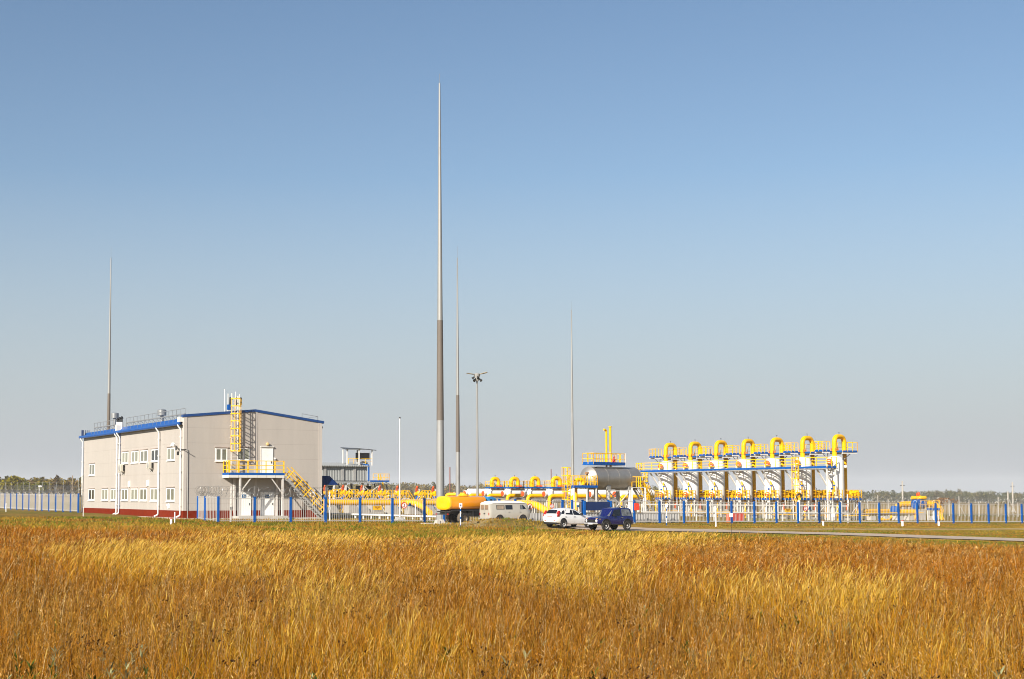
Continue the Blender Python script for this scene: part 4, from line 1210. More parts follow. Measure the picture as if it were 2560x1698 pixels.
# --- the catwalk along the row
L_ = SP * 6
cw = thing('catwalk', 'long blue-edged catwalk with yellow railing past the white vessels', 'walkway', V7, YAW)
x0, x1, y0, y1 = -2.75, -1.25, -1.55, L_ + 3.2
z = 6.28
def zl(y): return z
m = MB()
for k in range(6): x = x0 + .06 + (x1 - x0 - .12) * k / 5; m.beam((x, y0 + .03, z - .04), (x, y1 - .03, z - .04), .028, .04)
for k in range(22): y = y0 + .1 + (y1 - y0 - .2) * k / 21; m.beam((x0 + .05, y, z - .09), (x1 - .05, y, z - .09), .05, .06)
m.build('grating_deck', M_GREYSTEEL, cw)
m = MB(); m.beam((x0, y0, z + .05), (x0, y1, z + .05), .05, .24); m.beam((x0, y0, z + .05), (x1, y0, z + .05), .05, .24); m.beam((x1, y0, z + .03), (x1, y1, z + .03), .05, .16); m.build('toe_board', M_BLUE, cw)
m = MB(); m.beam((x0 + .04, y0, z - .16), (x0 + .04, y1, z - .16), .08, .10); m.beam((x1 - .04, y0, z - .16), (x1 - .04, y1, z - .16), .08, .10); m.build('deck_beam', M_GREYSTEEL, cw)
m = MB(); rail(m, [(x0 + .02, y0, z), (x0 + .02, y1, z)], 1.2, 1.8, .075, (.36, .68)); rail(m, [(x0, y0, z), (x1, y0, z)], 1.2, .8, .075); m.build('railing', M_YELRAIL, cw)
for x, y in ((x0 + .1, y0 + .1), (x1 - .1, y0 + .1), (x0 + .1, y1 - .1), (x1 - .1, y1 - .1)):
    m = MB(); m.beam((x, y, -.3), (x, y, z - .25), .14); m.build('post', M_TRIM, cw)
m = MB()
for k in range(6): m.beam((x0 + .1, y1 - .1, .5 + k), (x1 - .1, y1 - .1, 1.3 + k), .05)
m.build('end_bracing', M_GREYSTEEL, cw)
def caged_ladder(parent, x, y, z0, z1, ax, mt_rail, cage0, name='ladder'):
    """ladder at (x, y) facing direction ax (unit, local)"""
    ax = Vector(ax); sx = Vector((-ax.y, ax.x, 0)); o = Vector((x, y, 0))
    m = MB()
    for k in (-.27, .27): m.beam(o + sx * k + Vector((0, 0, z0)), o + sx * k + Vector((0, 0, z1)), .07)
    for i in range(int((z1 - z0) / .3)): m.beam(o - sx * .27 + Vector((0, 0, z0 + .3 * i)), o + sx * .27 + Vector((0, 0, z0 + .3 * i)), .035)
    l = m.build(name, mt_rail, parent)
    m = MB(); ho = [(-.36, 0), (-.40, .35), (-.2, .68), (.2, .68), (.40, .35), (.36, 0)]
    n = int((z1 - cage0) / .8)
    for i in range(n + 1):
        zz = cage0 + (z1 - cage0) * i / n
        for (a, b), (c, d) in zip(ho, ho[1:]): m.beam(o + sx * a + ax * b + Vector((0, 0, zz)), o + sx * c + ax * d + Vector((0, 0, zz)), .03, .07)
    for a, b in ho[1:5]: m.beam(o + sx * a + ax * b + Vector((0, 0, cage0)), o + sx * a + ax * b + Vector((0, 0, z1)), .05, .03)
    m.build('safety_cage', M_YELRAIL, l)
    return l
caged_ladder(cw, x0 - .12, SP * .62, 0, z + 1.3, (-1, 0, 0), M_YELRAIL, 2.4)
caged_ladder(cw, (x0 + x1) / 2, y1 + .1, 0, z + 1.2, (0, 1, 0), M_YELRAIL, 2.4)

# --- cable rack and pipe racks at the foot of the row
def pt(u, Y, h): q = G(u, Y); return Vector((q.x, q.y, q.z + h))
def world_thing(name, label, cat, at, **k):
    return thing(name, label, cat, at, 0, **k)
rk = G(1640, 152); t_ = world_thing('cable_rack', 'white two-level cable rack on posts between the fence and the vessels', 'cable rack', rk)
a, b = G(1605, 150.5), G(2120, 162)
for hh in (1.75, .95):
    m = MB(); n = 12
    m.beam(a + Vector((0, 0, hh)) - rk, b + Vector((0, 0, hh)) - rk, .30, .12); m.build('cable_tray', M_TRIM, t_)
for i in range(13):
    q = a.lerp(b, i / 12); m = MB(); m.beam(q - rk + Vector((0, 0, -.2)), q - rk + Vector((0, 0, 1.75)), .10); m.build('post', M_TRIM, t_)
# low panel wall behind the gate, grey sheet
a, b = fline(fence_s(1470)), fline(fence_s(1722)); a += N * 1.6; b += N * 1.6
q0 = on_ground(a); t_ = world_thing('sheet_wall', 'low grey corrugated sheet wall behind the fence right of the gate', 'wall', q0)
m = MB(); n = 150; rows = []
for i in range(n + 1):
    p = a.lerp(b, i / n) + N * (.04 if i % 4 < 2 else 0); zz = g(p.x, p.y)
    rows.append([(p.x - q0.x, p.y - q0.y, zz - q0.z + .05), (p.x - q0.x, p.y - q0.y, zz - q0.z + .93)])
m.add([v for r_ in rows for v in r_], [(2 * i, 2 * i + 2, 2 * i + 3, 2 * i + 1) for i in range(n)]); m.build('corrugated_panel', mat('grey_sheet', (.52, .51, .50), .5, .1, .1, 2), t_)
m = MB(); m.beam(a - q0 + Vector((0, 0, q0.z * 0 + g(a.x, a.y) - q0.z + .95)), b - q0 + Vector((0, 0, g(b.x, b.y) - q0.z + .95)), .08); m.build('cap_rail', M_TRIM, t_)
a, b = fline(fence_s(1338)), fline(fence_s(1452)); a += N * 1.6; b += N * 1.6
q0 = on_ground(a); t_ = world_thing('sheet_wall', 'low grey corrugated sheet wall behind the gate and the white hatchback', 'wall', q0)
m = MB(); n = 60; rows = []
for i in range(n + 1):
    p = a.lerp(b, i / n) + N * (.04 if i % 4 < 2 else 0); zz = g(p.x, p.y)
    rows.append([(p.x - q0.x, p.y - q0.y, zz - q0.z + .05), (p.x - q0.x, p.y - q0.y, zz - q0.z + .9)])
m.add([v for r_ in rows for v in r_], [(2 * i, 2 * i + 2, 2 * i + 3, 2 * i + 1) for i in range(n)]); m.build('corrugated_panel', MATS['grey_sheet'], t_)
# red fire panel
a, b = fline(fence_s(1891)) + N * 4.0, fline(fence_s(1925)) + N * 4.0
q0 = on_ground(a); t_ = thing('fire_shield', 'red fire equipment board on the ground behind the fence', 'fire board', q0, YAW)
w_ = (b - a).length
m = MB(); m.span((0, -.05, .12), (w_, .25, .95)); m.build('board', M_RED, t_)
m = MB(); m.span((-.35, -.12, .0), (-.02, .22, .85)); m.build('side_box', M_ORED, t_)
m = MB()
for i in range(6): m.beam((w_ * (i + .5) / 6, -.055, .15), (w_ * (i + .5) / 6, -.055, .92), .03)
m.build('rib', M_LAMPRED, t_)

# --- horizontal white filters in a receding row
F4 = on_ground(P(1383, 1290, 195.0))
FS = 5.4
def flt_parts(f, full):
    zc = 2.95; r = .58
    m = MB(); m.lathe([(0, -1.02), (r * .7, -.98), (r, -.80), (r, 4.2), (r * .8, 4.5), (0, 4.65)], 24, (0, 0, zc), (1, 0, 0)); m.build('shell', M_VESSEL, f)
    m = MB(); m.lathe([(r * .75, -1.45), (r * .75, -1.2), (r * .5, -.95)], 20, (0, 0, zc - .12), (1, 0, 0)); nk = m.build('closure_neck', M_VESSEL, f)
    m = MB(); m.lathe([(0, -1.60), (.24, -1.59), (.36, -1.55), (.38, -1.46), (.36, -1.44)], 20, (0, 0, zc - .12), (1, 0, 0)); m.build('closure', M_ORED, nk)
    for x in (.4, 3.3):
        m = MB(); m.span((x - .15, -.4, -.3), (x + .15, .4, zc - .5)); m.build('saddle', M_CONCLIGHT, f)
    # yellow inlet in front, bent down at its left end
    m = MB(); m.tube(fillet([(-1.35, -1.15, .55), (-1.35, -1.15, 2.55), (2.9, -1.15, 2.55), (3.2, -1.15, 2.3)], .6, 7), .26, 14); m.build('inlet_pipe', M_YEL, f)
    # wrapped line underneath
    m = MB(); m.tube(fillet([(-.95, -1.0, 1.2), (-.75, -1.0, 1.95), (3.6, -1.0, 1.95)], .3, 5), .30, 14); m.build('insulated_pipe', M_INSUL, f)
    for x in (-.2, 1.5, 3.1):
        m = MB(); m.beam((x, -1.05, -.3), (x, -1.05, 1.7), .12); m.build('pipe_stand', M_TRIM, f)
    if not full: return
    m = MB(); zt = 5.0
    pts = fillet([(0, 0, zc + .5), (0, 0, zt), (1.15, 0, zt), (1.15, 0, zc + .5)], .56, 8); m.tube(pts, .285, 16); u_ = m.build('outlet_pipe', M_YEL, f)
    m = MB(); m.lathe([(.36, zc + .86), (.36, zc + 1.06)], 14, (1.15, 0, 0)); m.lathe([(.16, .2), (.16, .55)], 10, (1.15, 0, zc + .96), (.8, -.6, 0)); m.build('flange', M_ORED, u_)
    m = MB(); m.tube([(.58, 0, zt + .2), (.58, 0, zt + .45)], .03, 5); m.box((.58, 0, zt + .45), (.14, .04, .04)); m.build('vent_valve', M_DARKSTEEL, u_)
    z = zc + .68
    m = MB(); m.span((-.65, -.75, z - .05), (2.6, .75, z)); d = m.build('platform', M_GREYSTEEL, f)
    m = MB()
    for a, b in (((-.66, -.76), (2.62, -.76)), ((2.62, -.76), (2.62, .76)), ((-.66, .76), (2.62, .76)), ((-.66, -.76), (-.66, .76))): m.beam((*a, z + .06), (*b, z + .06), .04, .20)
    m.build('toe_board', M_BLUE, d)
    m = MB(); rail(m, [(-.65, -.7, z), (-.65, .72, z), (2.6, .72, z), (2.6, -.7, z)], 1.0, .8, .05); rail(m, [(-.65, -.72, z), (-.1, -.72, z)], 1.0, .6, .05); rail(m, [(1.6, -.72, z), (2.6, -.72, z)], 1.0, .6, .05); m.build('railing', M_YELRAIL, d)
    m = MB()
    for x, y in ((-.6, -.7), (2.5, -.7), (-.6, .7), (2.5, .7)): m.beam((x, y, -.3), (x, y, z - .05), .08)
    m.build('platform_leg', M_TRIM, d)
flt_names = {3: 'leftmost with bent pipe on top', 2: 'second with bent pipe, above the van roof', 1: 'third with a bent pipe from the left', 0: 'fourth with bent pipe, nearest the steel tank'}
full = thing('filter_vessel', 'white horizontal filter with red end cover, ' + flt_names[0], 'filter', F4, YAW, 'white horizontal filters in a row')
flt_parts(full, True)
for i in (1, 2, 3):
    q = F4 + N * FS * i; q.z = g(q.x, q.y); dup(full, q, YAW, 'white horizontal filter with red end cover, ' + flt_names[i])
plain = None
for i, lab in ((4, 'low white horizontal filter without platform at the far left end of the row'), (-1, 'low white horizontal filter behind the platform left of the steel tank'), (-2, 'low white horizontal filter under the steel tank'), (-3, 'low white horizontal filter seen through the stair right of the tank')):
    q = F4 + N * FS * i; q.z = g(q.x, q.y)
    if plain is None:
        plain = thing('filter_vessel', lab, 'filter', q, YAW, 'white horizontal filters in a row'); flt_parts(plain, False)
    else: dup(plain, q, YAW, lab)

# --- pipelines
def pipeline(label, pts, r, name='pipeline', m_=None, sup=None, fil=1.2):
    at = on_ground(Vector(pts[0])); t_ = world_thing(name, label, 'pipeline', at)
    mb = MB(); mb.tube(fillet([Vector(p) - at for p in pts], fil, 7), r, 20); mb.build('pipe', m_ or M_YEL, t_)
    return t_, at
pA, pB = P(812, 1255.5, 179.0), P(1108, 1256.5, 187.0)
t_, at = pipeline('thick yellow main gas pipe on concrete blocks behind the front fence', [P(806, 1281, 178), P(808, 1256, 178.5), pA, pB, P(1128, 1257, 187.6)], .385, fil=.7)
for i, (u, w0) in enumerate(((826, 1.5), (880, 1.35), (909, 1.0), (938, 1.5), (981, 1.25), (1033, 1.6), (1072, 1.1))):
    Yp = np.interp(u, (812, 1108), (179, 187)) - 1.2
    q = G(u, Yp); m = MB(); h = P(u, 1263.5, Yp).z - q.z
    m.prism([(-w0 / 2, -.4), (w0 / 2 + .55, -.4), (w0 / 2 - .1, h * .8), (w0 / 2 - .4, h), (-w0 / 2, h)], -.5, .9, M=Matrix.Rotation(YAW, 3, 'Z')); m.build('concrete_support', M_CONC, t_, q - at)
m = MB(); fl_ = P(1035, 1256.3, 185.0) - at; d_ = (pB - pA).normalized(); m.lathe([(.43, -.06), (.43, .06)], 20, fl_, d_); m.build('flange', M_YEL, t_)
m = MB(); m.lathe([(.372, -.04), (.372, .04)], 20, P(897, 1255.8, 181.3) - at, d_); m.build('weld_band', M_YELRAIL, t_)
pipeline('yellow pipe branch sloping down to the ground left of the tanker truck', [P(1020, 1255.5, 184), P(1038, 1257.5, 182.5), P(1062, 1270, 179), P(1075, 1283, 176)], .385)
pipeline('yellow gas pipe above the van roof diving into the ground at its right end', [P(1226, 1258, 166), P(1322, 1259, 158), P(1340, 1262, 156), P(1366, 1277, 154), P(1380, 1288, 153)], .40)
pipeline('yellow header pipe ending in an elbow between the two tall masts', [P(1116, 1256, 214), P(1116, 1236, 214), P(1162, 1236, 213)], .25, fil=.5)

# seven shut-off valves in a row behind the main pipe
vx = [816, 860.5, 907, 952.5, 996.5, 1046, 1086.5]
vn = ['at the building corner', 'second from the building', 'third from the building', 'in the middle of the row', 'just left of the thin white pole base', 'second from the right end', 'rightmost, beside the tall mast']
vt = None
for i, u in enumerate(vx):
    Y = 190 + i * 1.3; q = G(u, Y); top = 0
    if vt is None:
        vt = thing('shut_off_valve', 'x', 'valve', q, YAW, 'valves behind the main yellow pipe')
        h = 2.45
        m = MB(); m.lathe([(.36, .5), (.42, .9), (.58, 1.3), (.58, 1.7), (.40, 2.05), (.30, h - .1)], 16); m.build('valve_body', M_BLUE, vt)
        m = MB(); m.lathe([(.28, -1.0), (.28, 1.0)], 14, (0, 0, 1.2), (0, 1, 0)); m.build('valve_flange', M_BLUE, vt)
        m = MB(); m.lathe([(.0, -.62), (.20, -.60), (.25, -.5), (.25, .2), (.33, .22), (.33, .7), (.22, .78), (.22, 1.2), (.0, 1.25)], 14, (0, 0, h + .18), (1, 0, 0)); m.lathe([(.28, h - .1), (.28, h + .5), (.12, h + .62)], 14); m.build('actuator', M_YEL, vt)
        m = MB(); m.lathe([(.06, h + .6), (.06, h + .95)], 8, (-.1, 0, 0)); m.lathe([(.0, -.12), (.16, -.1), (.2, 0), (.16, .1), (0, .12)], 12, (-.15, 0, h + 1.12), (.6, -.8, 0)); m.box((-.32, 0, h + .75), (.16, .2, .5)); m.build('control_box', M_ORED, vt)
        m = MB(); m.box((.12, -.06, h + .75), (.16, .14, .2)); m.build('junction', M_TRIM, vt)
        c = vt
    else: c = dup(vt, q, YAW)
    c['label'] = 'blue shut-off valve with yellow actuator, ' + vn[i]
# stepped footbridges over the pipe between the valves
fx = [842, 884, 930, 975, 1012, 1066]
fnm = ['left of the second valve', 'between the second and third valves', 'between the third and middle valves', 'between the middle valve and the thin white pole', 'between the white pole and the sixth valve', 'between the last two valves']
st_ = None
for i, u in enumerate(fx):
    Y = 188.5 + i * 1.3; q = G(u, Y)
    if st_ is None:
        st_ = thing('step_bridge', 'x', 'footbridge', q, YAW, 'yellow step bridges over pipes')
        m = MB()
        for y in (-.4, .4):
            o = Vector((0, y, 0))
            m.beam(o + Vector((-1.75, 0, .1)), o + Vector((-.45, 0, 2.0)), .08); m.beam(o + Vector((1.75, 0, .1)), o + Vector((.45, 0, 2.0)), .08); m.beam(o + Vector((-.45, 0, 2.0)), o + Vector((.45, 0, 2.0)), .08)
        m.build('stringer', M_TRIM, st_)
        m = MB()
        for s_ in (-1, 1):
            for k in range(6): m.span((s_ * (1.6 - .22 * k) - .11, -.4, .3 + .3 * k), (s_ * (1.6 - .22 * k) + .11, .4, .34 + .3 * k))
        m.span((-.45, -.4, 2.0), (.45, .4, 2.05)); m.build('tread', M_GREYSTEEL, st_)
        m = MB()
        for y in (-.42, .42):
            o = Vector((0, y, 0)); pl_ = [Vector((-1.75, 0, 1.15)), Vector((-.42, 0, 3.1)), Vector((.42, 0, 3.1)), Vector((1.75, 0, 1.15))]
            for a, b in zip(pl_, pl_[1:]):
                m.beam(o + a, o + b, .075); m.beam(o + a - Vector((0, 0, .5)), o + b - Vector((0, 0, .5)), .05)
            for p_ in pl_: m.beam(o + p_ - Vector((0, 0, 1.08)), o + p_, .07)
            for s_ in (-1, 1): m.beam(o + Vector((s_ * 1.1, 0, .9)), o + Vector((s_ * 1.1, 0, 2.1)), .06)
        m.build('railing', M_YELRAIL, st_); c = st_
    else: c = dup(st_, q, YAW)
    c['label'] = 'yellow railed step bridge over the pipes, ' + fnm[i]
# low white kerb-like cable duct inside the fence
a, b = G(800, 146), G(1106, 138); t_ = world_thing('cable_duct', 'long low white cable duct on short legs just inside the front fence', 'cable duct', a)
m = MB(); m.beam(Vector((0, 0, .50)), b - a + Vector((0, 0, .42)), .45, .14); m.build('duct', M_TRIM, t_)
for i in range(15):
    q = a.lerp(b, (i + .5) / 15) - a; m = MB(); m.box((q.x, q.y, q.z + .15), (.14, .14, .6)); m.build('leg', M_TRIM, t_)

# --- silver tank on its steel frame
Yt = 152.0
c0, c1 = P(1472, 1195.5, Yt - 2.2), P(1583, 1195.5, Yt + 2.6)
axis = (c1 - c0); axis.z = 0; LT = axis.length; yawT = math.atan2(axis.y, axis.x)
tb_ = on_ground((c0 + c1) / 2); zc = c0.z - tb_.z; rT = 28.3 / F * Yt
tk = thing('storage_tank', 'silver horizontal tank with domed ends on a white steel frame', 'tank', tb_, yawT)
m = MB(); h = LT / 2
m.lathe([(0, -h - .62), (rT * .45, -h - .53), (rT * .8, -h - .28), (rT, -h), (rT, h), (rT * .8, h + .28), (rT * .45, h + .53), (0, h + .62)], 40, (0, 0, zc), (1, 0, 0)); sh = m.build('shell', M_SILVER, tk)
for x in np.linspace(-h, h, 5):
    m = MB(); m.lathe([(rT + .012, -.03), (rT + .012, .03)], 40, (x, 0, zc), (1, 0, 0)); m.build('seam_band', M_SILVER, sh)
m = MB(); m.lathe([(.14, -h - .8), (.14, -h - .4)], 10, (0, -.3, zc + .5), (1, 0, 0)); m.lathe([(.10, -h - .8), (.10, -h - .4)], 10, (0, -.3, zc - .6), (1, 0, 0)); m.build('end_nozzle', mat('copper_fitting', (.62, .33, .16), .4, .4, .1, 4), tk)
for x in (-h * .42, h * .56):
    m = MB(); m.span((x - .30, -rT * .78, zc - rT * 1.02), (x + .30, rT * .78, zc - rT * .62)); m.span((x - .3, -rT * .80, zc - rT * .65), (x + .3, -rT * .62, zc - rT * .25)); m.build('saddle', M_GREYSTEEL, tk)
    for y in (-.85, .85):
        m = MB(); m.span((x - .16, y - .16, -.3), (x + .16, y + .16, zc - rT * 1.0)); m.build('leg', M_TRIM, tk)
m = MB()
for a, b in ((-h * .42, h * .56), (h * .56, -h * .42)):
    for y in (-.85, .85): m.beam((a, y, .4), (b, y, zc - rT * 1.1), .07)
m.beam((-h * .42, -.85, zc - rT * 1.1), (h * .56, -.85, zc - rT * 1.1), .12); m.beam((-h * .42, -.85, 1.2), (-h * .42, .85, 2.8), .06); m.beam((h * .56, -.85, 1.2), (h * .56, .85, 2.8), .06)
m.build('bracing', M_TRIM, tk)
# platform on top with two vent pipes
px0, px1 = -h * 1.02, h * .38
zt = ZW(1161.5, Yt) - tb_.z
m = MB(); m.span((px0 + .03, -.75, zt - .06), (px1 - .03, .75, zt)); d = m.build('top_platform', M_GREYSTEEL, tk)
m = MB()
for a, b in (((px0, -.78), (px1, -.78)), ((px1, -.78), (px1, .78)), ((px0, .78), (px1, .78)), ((px0, -.78), (px0, .78))): m.beam((*a, zt + .07), (*b, zt + .07), .05, .32)
m.build('toe_board', M_BLUE, d)
m = MB(); rail(m, [(px0, -.75, zt), (px1, -.75, zt), (px1, .75, zt), (px0, .75, zt), (px0, -.75, zt)], 1.15, .75, .055); m.build('railing', M_YELRAIL, d)
m = MB(); m.beam((px1 + .05, -.78, zt - .2), (px1 + .05, -.78, zt + 1.2), .09); m.beam((px0 + .8, -.5, zt - .3), (px1, -.5, zt - .3), .1); m.build('deck_beam', M_TRIM, d)
loc = lambda u, v, dy=0: (Matrix.Rotation(-yawT, 4, 'Z') @ (P(u, v, Yt + .2) - tb_).to_4d()).to_3d()
a = loc(1503.5, 1076); m = MB(); m.tube(fillet([(a.x, 0, zt - .5), (a.x, 0, a.z), (a.x - .38, 0, a.z + .05)], .22), .105, 10); m.build('vent_pipe', M_YEL, tk)
a = loc(1523.5, 1066); m = MB(); m.tube([(a.x, 0, zt - .5), (a.x, 0, a.z)], .125, 12); m.lathe([(.17, a.z - .12), (.17, a.z)], 12, (a.x, 0, 0)); m.build('vent_pipe', M_YEL, tk)
a = loc(1531, 1150); m = MB(); m.lathe([(.17, zt), (.17, zt + .5), (.08, zt + .6), (.08, zt + .85)], 10, (a.x, -.3, 0)); m.beam((a.x - .15, -.3, zt + .8), (a.x + .25, -.3, zt + .8), .06); m.build('relief_valve', M_RED, tk)
a = loc(1515, 1150); m = MB(); m.tube([(a.x, -.2, zt), (a.x, -.2, zt + 1.35)], .04, 6); m.build('gauge_pipe', M_TRIM, tk)
# side platform left of the tank
sp_ = on_ground(P(1454, 1290, Yt - 4)); pf = thing('service_platform', 'yellow railed service platform on legs left of the silver tank', 'platform', sp_, YAW)
Yp = sp_.y; hw = 31.5 / F * Yp / W.x; zz = ZW(1217.5, Yp) - sp_.z
m = MB(); m.span((-hw + .03, -.8, zz - .06), (hw - .03, .8, zz)); d = m.build('deck', M_GREYSTEEL, pf)
m = MB()
for a, b in (((-hw, -.82), (hw, -.82)), ((hw, -.82), (hw, .82)), ((-hw, .82), (hw, .82)), ((-hw, -.82), (-hw, .82))): m.beam((*a, zz + .04), (*b, zz + .04), .05, .24)
m.build('toe_board', M_BLUE, pf)
m = MB(); rail(m, [(-hw, -.8, zz), (hw, -.8, zz), (hw, .8, zz), (-hw, .8, zz), (-hw, -.8, zz)], 1.15, .42, .05); m.build('railing', M_YELRAIL, pf)
for x, y in ((-hw + .1, -.7), (hw - .1, -.7), (-hw + .1, .7), (hw - .1, .7), (.2, -.7)): m = MB(); m.beam((x, y, -.3), (x, y, zz - .06), .12); m.build('leg', M_TRIM, pf)
m = MB(); m.tube(fillet([(-hw * .4, .2, 0), (-hw * .4, .2, zz + .75), (hw * .25, .2, zz + .75), (hw * .25, .2, zz + .2)], .35), .2, 12); m.build('pipe', M_YEL, pf)
caged_ladder(pf, -hw - .1, 0, 0, zz + 2.0, (-1, 0, 0), M_YELRAIL, 2.2)
# stair right of the tank
a, b = P(1588, 1218, Yt + 1), P(1641, 1292, Yt + 3.5)
sb = on_ground(b); stt = thing('metal_staircase', 'white and yellow steel stair leading up to the silver tank', 'staircase', sb, 0)
dv = b - a; hd = Vector((dv.x, dv.y, 0)).normalized(); sd = Vector((-hd.y, hd.x, 0))
A, B = a - sb, Vector((b.x - sb.x, b.y - sb.y, .1))
m = MB()
for k in (-.4, .4): m.beam(A + sd * k, B + sd * k, .06, .24)
m.build('stringer', M_TRIM, stt)
m = MB()
for i in range(1, 13): q = A.lerp(B, i / 13); m.beam(q - sd * .4, q + sd * .4, .22, .04)
m.build('tread', M_GREYSTEEL, stt)
m = MB()
for k in (-.45, .45):
    for hh in (1.1, .55): m.beam(A + sd * k + Vector((0, 0, hh)), B + sd * k + Vector((0, 0, hh)), .065)
    for i in range(6): q = A.lerp(B, i / 5) + sd * k; m.beam(q, q + Vector((0, 0, 1.1)), .065)
m.build('stair_railing', M_YELRAIL, stt)
m = MB(); m.box(A + Vector((.3, .2, -.05)) , (1.5, 1.1, .08)); d = m.build('landing', M_GREYSTEEL, stt)
m = MB(); o = A + Vector((.3, .2, 0)); rail(m, [o + Vector((-.7, -.5, 0)), o + Vector((.7, -.5, 0)), o + Vector((.7, .5, 0)), o + Vector((-.7, .5, 0))], 1.1, .5, .06); m.build('railing', M_YELRAIL, d)
for x, y in ((-.4, -.3), (1.0, -.3), (-.4, .7), (1.0, .7)): m = MB(); m.beam((A.x + x, A.y + y, -.2), (A.x + x, A.y + y, A.z - .08), .12); m.build('leg', M_TRIM, stt)
# a second, yellow stair crossing beside it
a, b = P(1604, 1206, Yt + 9), P(1640, 1280, Yt + 10)
sb = on_ground(b); stt = thing('step_ladder', 'steep yellow ladder stair between the tank stair and the catwalk', 'staircase', sb, 0)
A, B = a - sb, Vector((b.x - sb.x, b.y - sb.y, .1)); m = MB()
for k in (-.35, .35):
    m.beam(A + sd * k, B + sd * k, .07, .2)
    for hh in (.6, 1.1): m.beam(A + sd * k + Vector((0, 0, hh)), B + sd * k + Vector((0, 0, hh)), .06)
    for i in range(6): q = A.lerp(B, i / 5) + sd * k; m.beam(q, q + Vector((0, 0, 1.1)), .06)
m.build('railing', M_YELRAIL, stt)
m = MB()
for i in range(1, 14): q = A.lerp(B, i / 14); m.beam(q - sd * .35, q + sd * .35, .2, .04)
m.build('tread', M_GREYSTEEL, stt)
m = MB(); m.box(A + Vector((0, .3, -.03)), (1.4, 1.2, .06)); d = m.build('landing', M_BLUE, stt)
m = MB(); o = A + Vector((0, .3, 0)); rail(m, [o + Vector((-.7, -.5, 0)), o + Vector((.7, -.5, 0)), o + Vector((.7, .5, 0))], 1.1, .45, .05); m.build('landing_rail', M_YELRAIL, stt)

# --- right-hand valve station
Yv = 176.0
pipeline('low yellow pipe leaving the last vessel and running right behind the fence', [P(2140, 1279, 172), P(2222, 1280, 178), P(2236, 1279, 179), P(2247, 1262, 180), P(2262, 1260.5, 180.5), P(2287, 1260.5, 181)], .36)
vs_ = G(2298, Yv + 4); t_ = thing('valve_station', 'large blue valve with red-topped yellow actuator on the right pipe line', 'valve', vs_, YAW)
h = ZW(1260.5, vs_.y) - vs_.z
m = MB(); m.lathe([(.36, -.85), (.58, -.8), (.58, -.62), (.60, -.4), (.66, 0), (.60, .4), (.58, .62), (.58, .8), (.36, .85)], 22, (0, 0, h), (1, 0, 0)); m.lathe([(.34, h + .3), (.34, h + .55), (.44, h + .56), (.44, h + .62)], 14); m.build('valve_body', M_BLUE, t_)
m = MB(); m.lathe([(.0, -1.0), (.18, -.98), (.22, -.85), (.22, -.3), (.28, -.25), (.28, .25), (.22, .3), (.22, .85), (.18, 1.0), (0, 1.02)], 16, (-.1, -.1, h + .80), (.95, -.3, 0)); m.build('actuator', M_YEL, t_)
m = MB(); m.lathe([(.08, h + .98), (.08, h + 1.1), (.18, h + 1.12), (.20, h + 1.35), (.12, h + 1.47), (0, h + 1.5)], 12, (-.1, -.1, 0)); m.box((-.32, -.1, h + 1.15), (.18, .24, .45)); m.build('control_head', M_ORED, t_)
m = MB(); m.tube(fillet([(.8, 0, h), (2.0, 0, h), (2.9, -.2, h - .1), (3.4, -.3, h - 1.0), (3.4, -.3, -.3)], .8), .38, 16); m.build('pipe', M_YEL, t_)
m = MB(); m.span((-.6, -.5, -.3), (.6, .5, h - .8)); m.span((1.8, -.6, -.3), (3.0, .4, .5)); m.build('concrete_support', M_CONCLIGHT, t_)
p2 = G(2252, Yv); t2 = thing('bypass_pipe', 'lower yellow bypass pipe with a blue reducer on the right pipe line', 'pipeline', p2, YAW)
h2 = ZW(1280, Yv) - p2.z
m = MB(); m.tube(fillet([(-.9, 0, h2), (2.6, 0, h2), (2.75, 0, -.2)], .55), .30, 16); m.build('pipe', M_YEL, t2)
m = MB(); m.lathe([(.30, -1.35), (.52, -1.25), (.52, -.9), (.42, -.55), (.32, -.5)], 18, (0, 0, h2 + .25), (1, 0, .0)); m.build('reducer', M_BLUE, t2)
m = MB(); m.tube(fillet([(-4.0, -.4, h2 - .9), (-2.6, -.4, h2 - .9), (-2.0, -.4, h2 - .55)], .4), .22, 12); m.build('drain_pipe', M_YEL, t2)
for x in (-5.2, -2.9, -.6, 1.2): m = MB(); m.span((x - .45, -.6, -.3), (x + .45, .4, .55)); m.build('concrete_support', M_CONCLIGHT, t2)
m = MB(); m.tube([(-6.5, -.8, 1.0), (3.0, -.8, .95)], .05, 6); m.build('small_line', M_YELRAIL, t2)
# its service platform with steep stair
q = G(2327, Yv + 2); t_ = thing('service_platform', 'blue-edged service platform with steep yellow stair at the right valve', 'platform', q, YAW)
hp = ZW(1273, q.y) - q.z
m = MB(); m.span((-1.1, -.5, hp - .05), (1.1, .5, hp)); m.build('deck', M_GREYSTEEL, t_)
m = MB(); m.beam((-1.12, -.52, hp + .0), (1.12, -.52, hp + .0), .05, .26); m.build('toe_board', M_BLUE, t_)
for x in (-.9, .1, .9): m = MB(); m.beam((x, -.4, -.2), (x, -.4, hp), .22 if x == .1 else .1); m.build('leg', M_TRIM, t_)
m = MB(); rail(m, [(-1.1, .5, hp), (1.1, .5, hp), (1.1, -.5, hp)], 1.1, .7, .05); m.build('railing', M_YELRAIL, t_)
m = MB()
for k in (-.3, .3): m.beam((1.1, k, hp), (2.1, k, 0), .07); m.tube([(1.1, k, hp + 1.0), (1.9, k, hp - .1), (1.7, k, .4)], .04, 6)
m.build('stair', M_YELRAIL, t_)

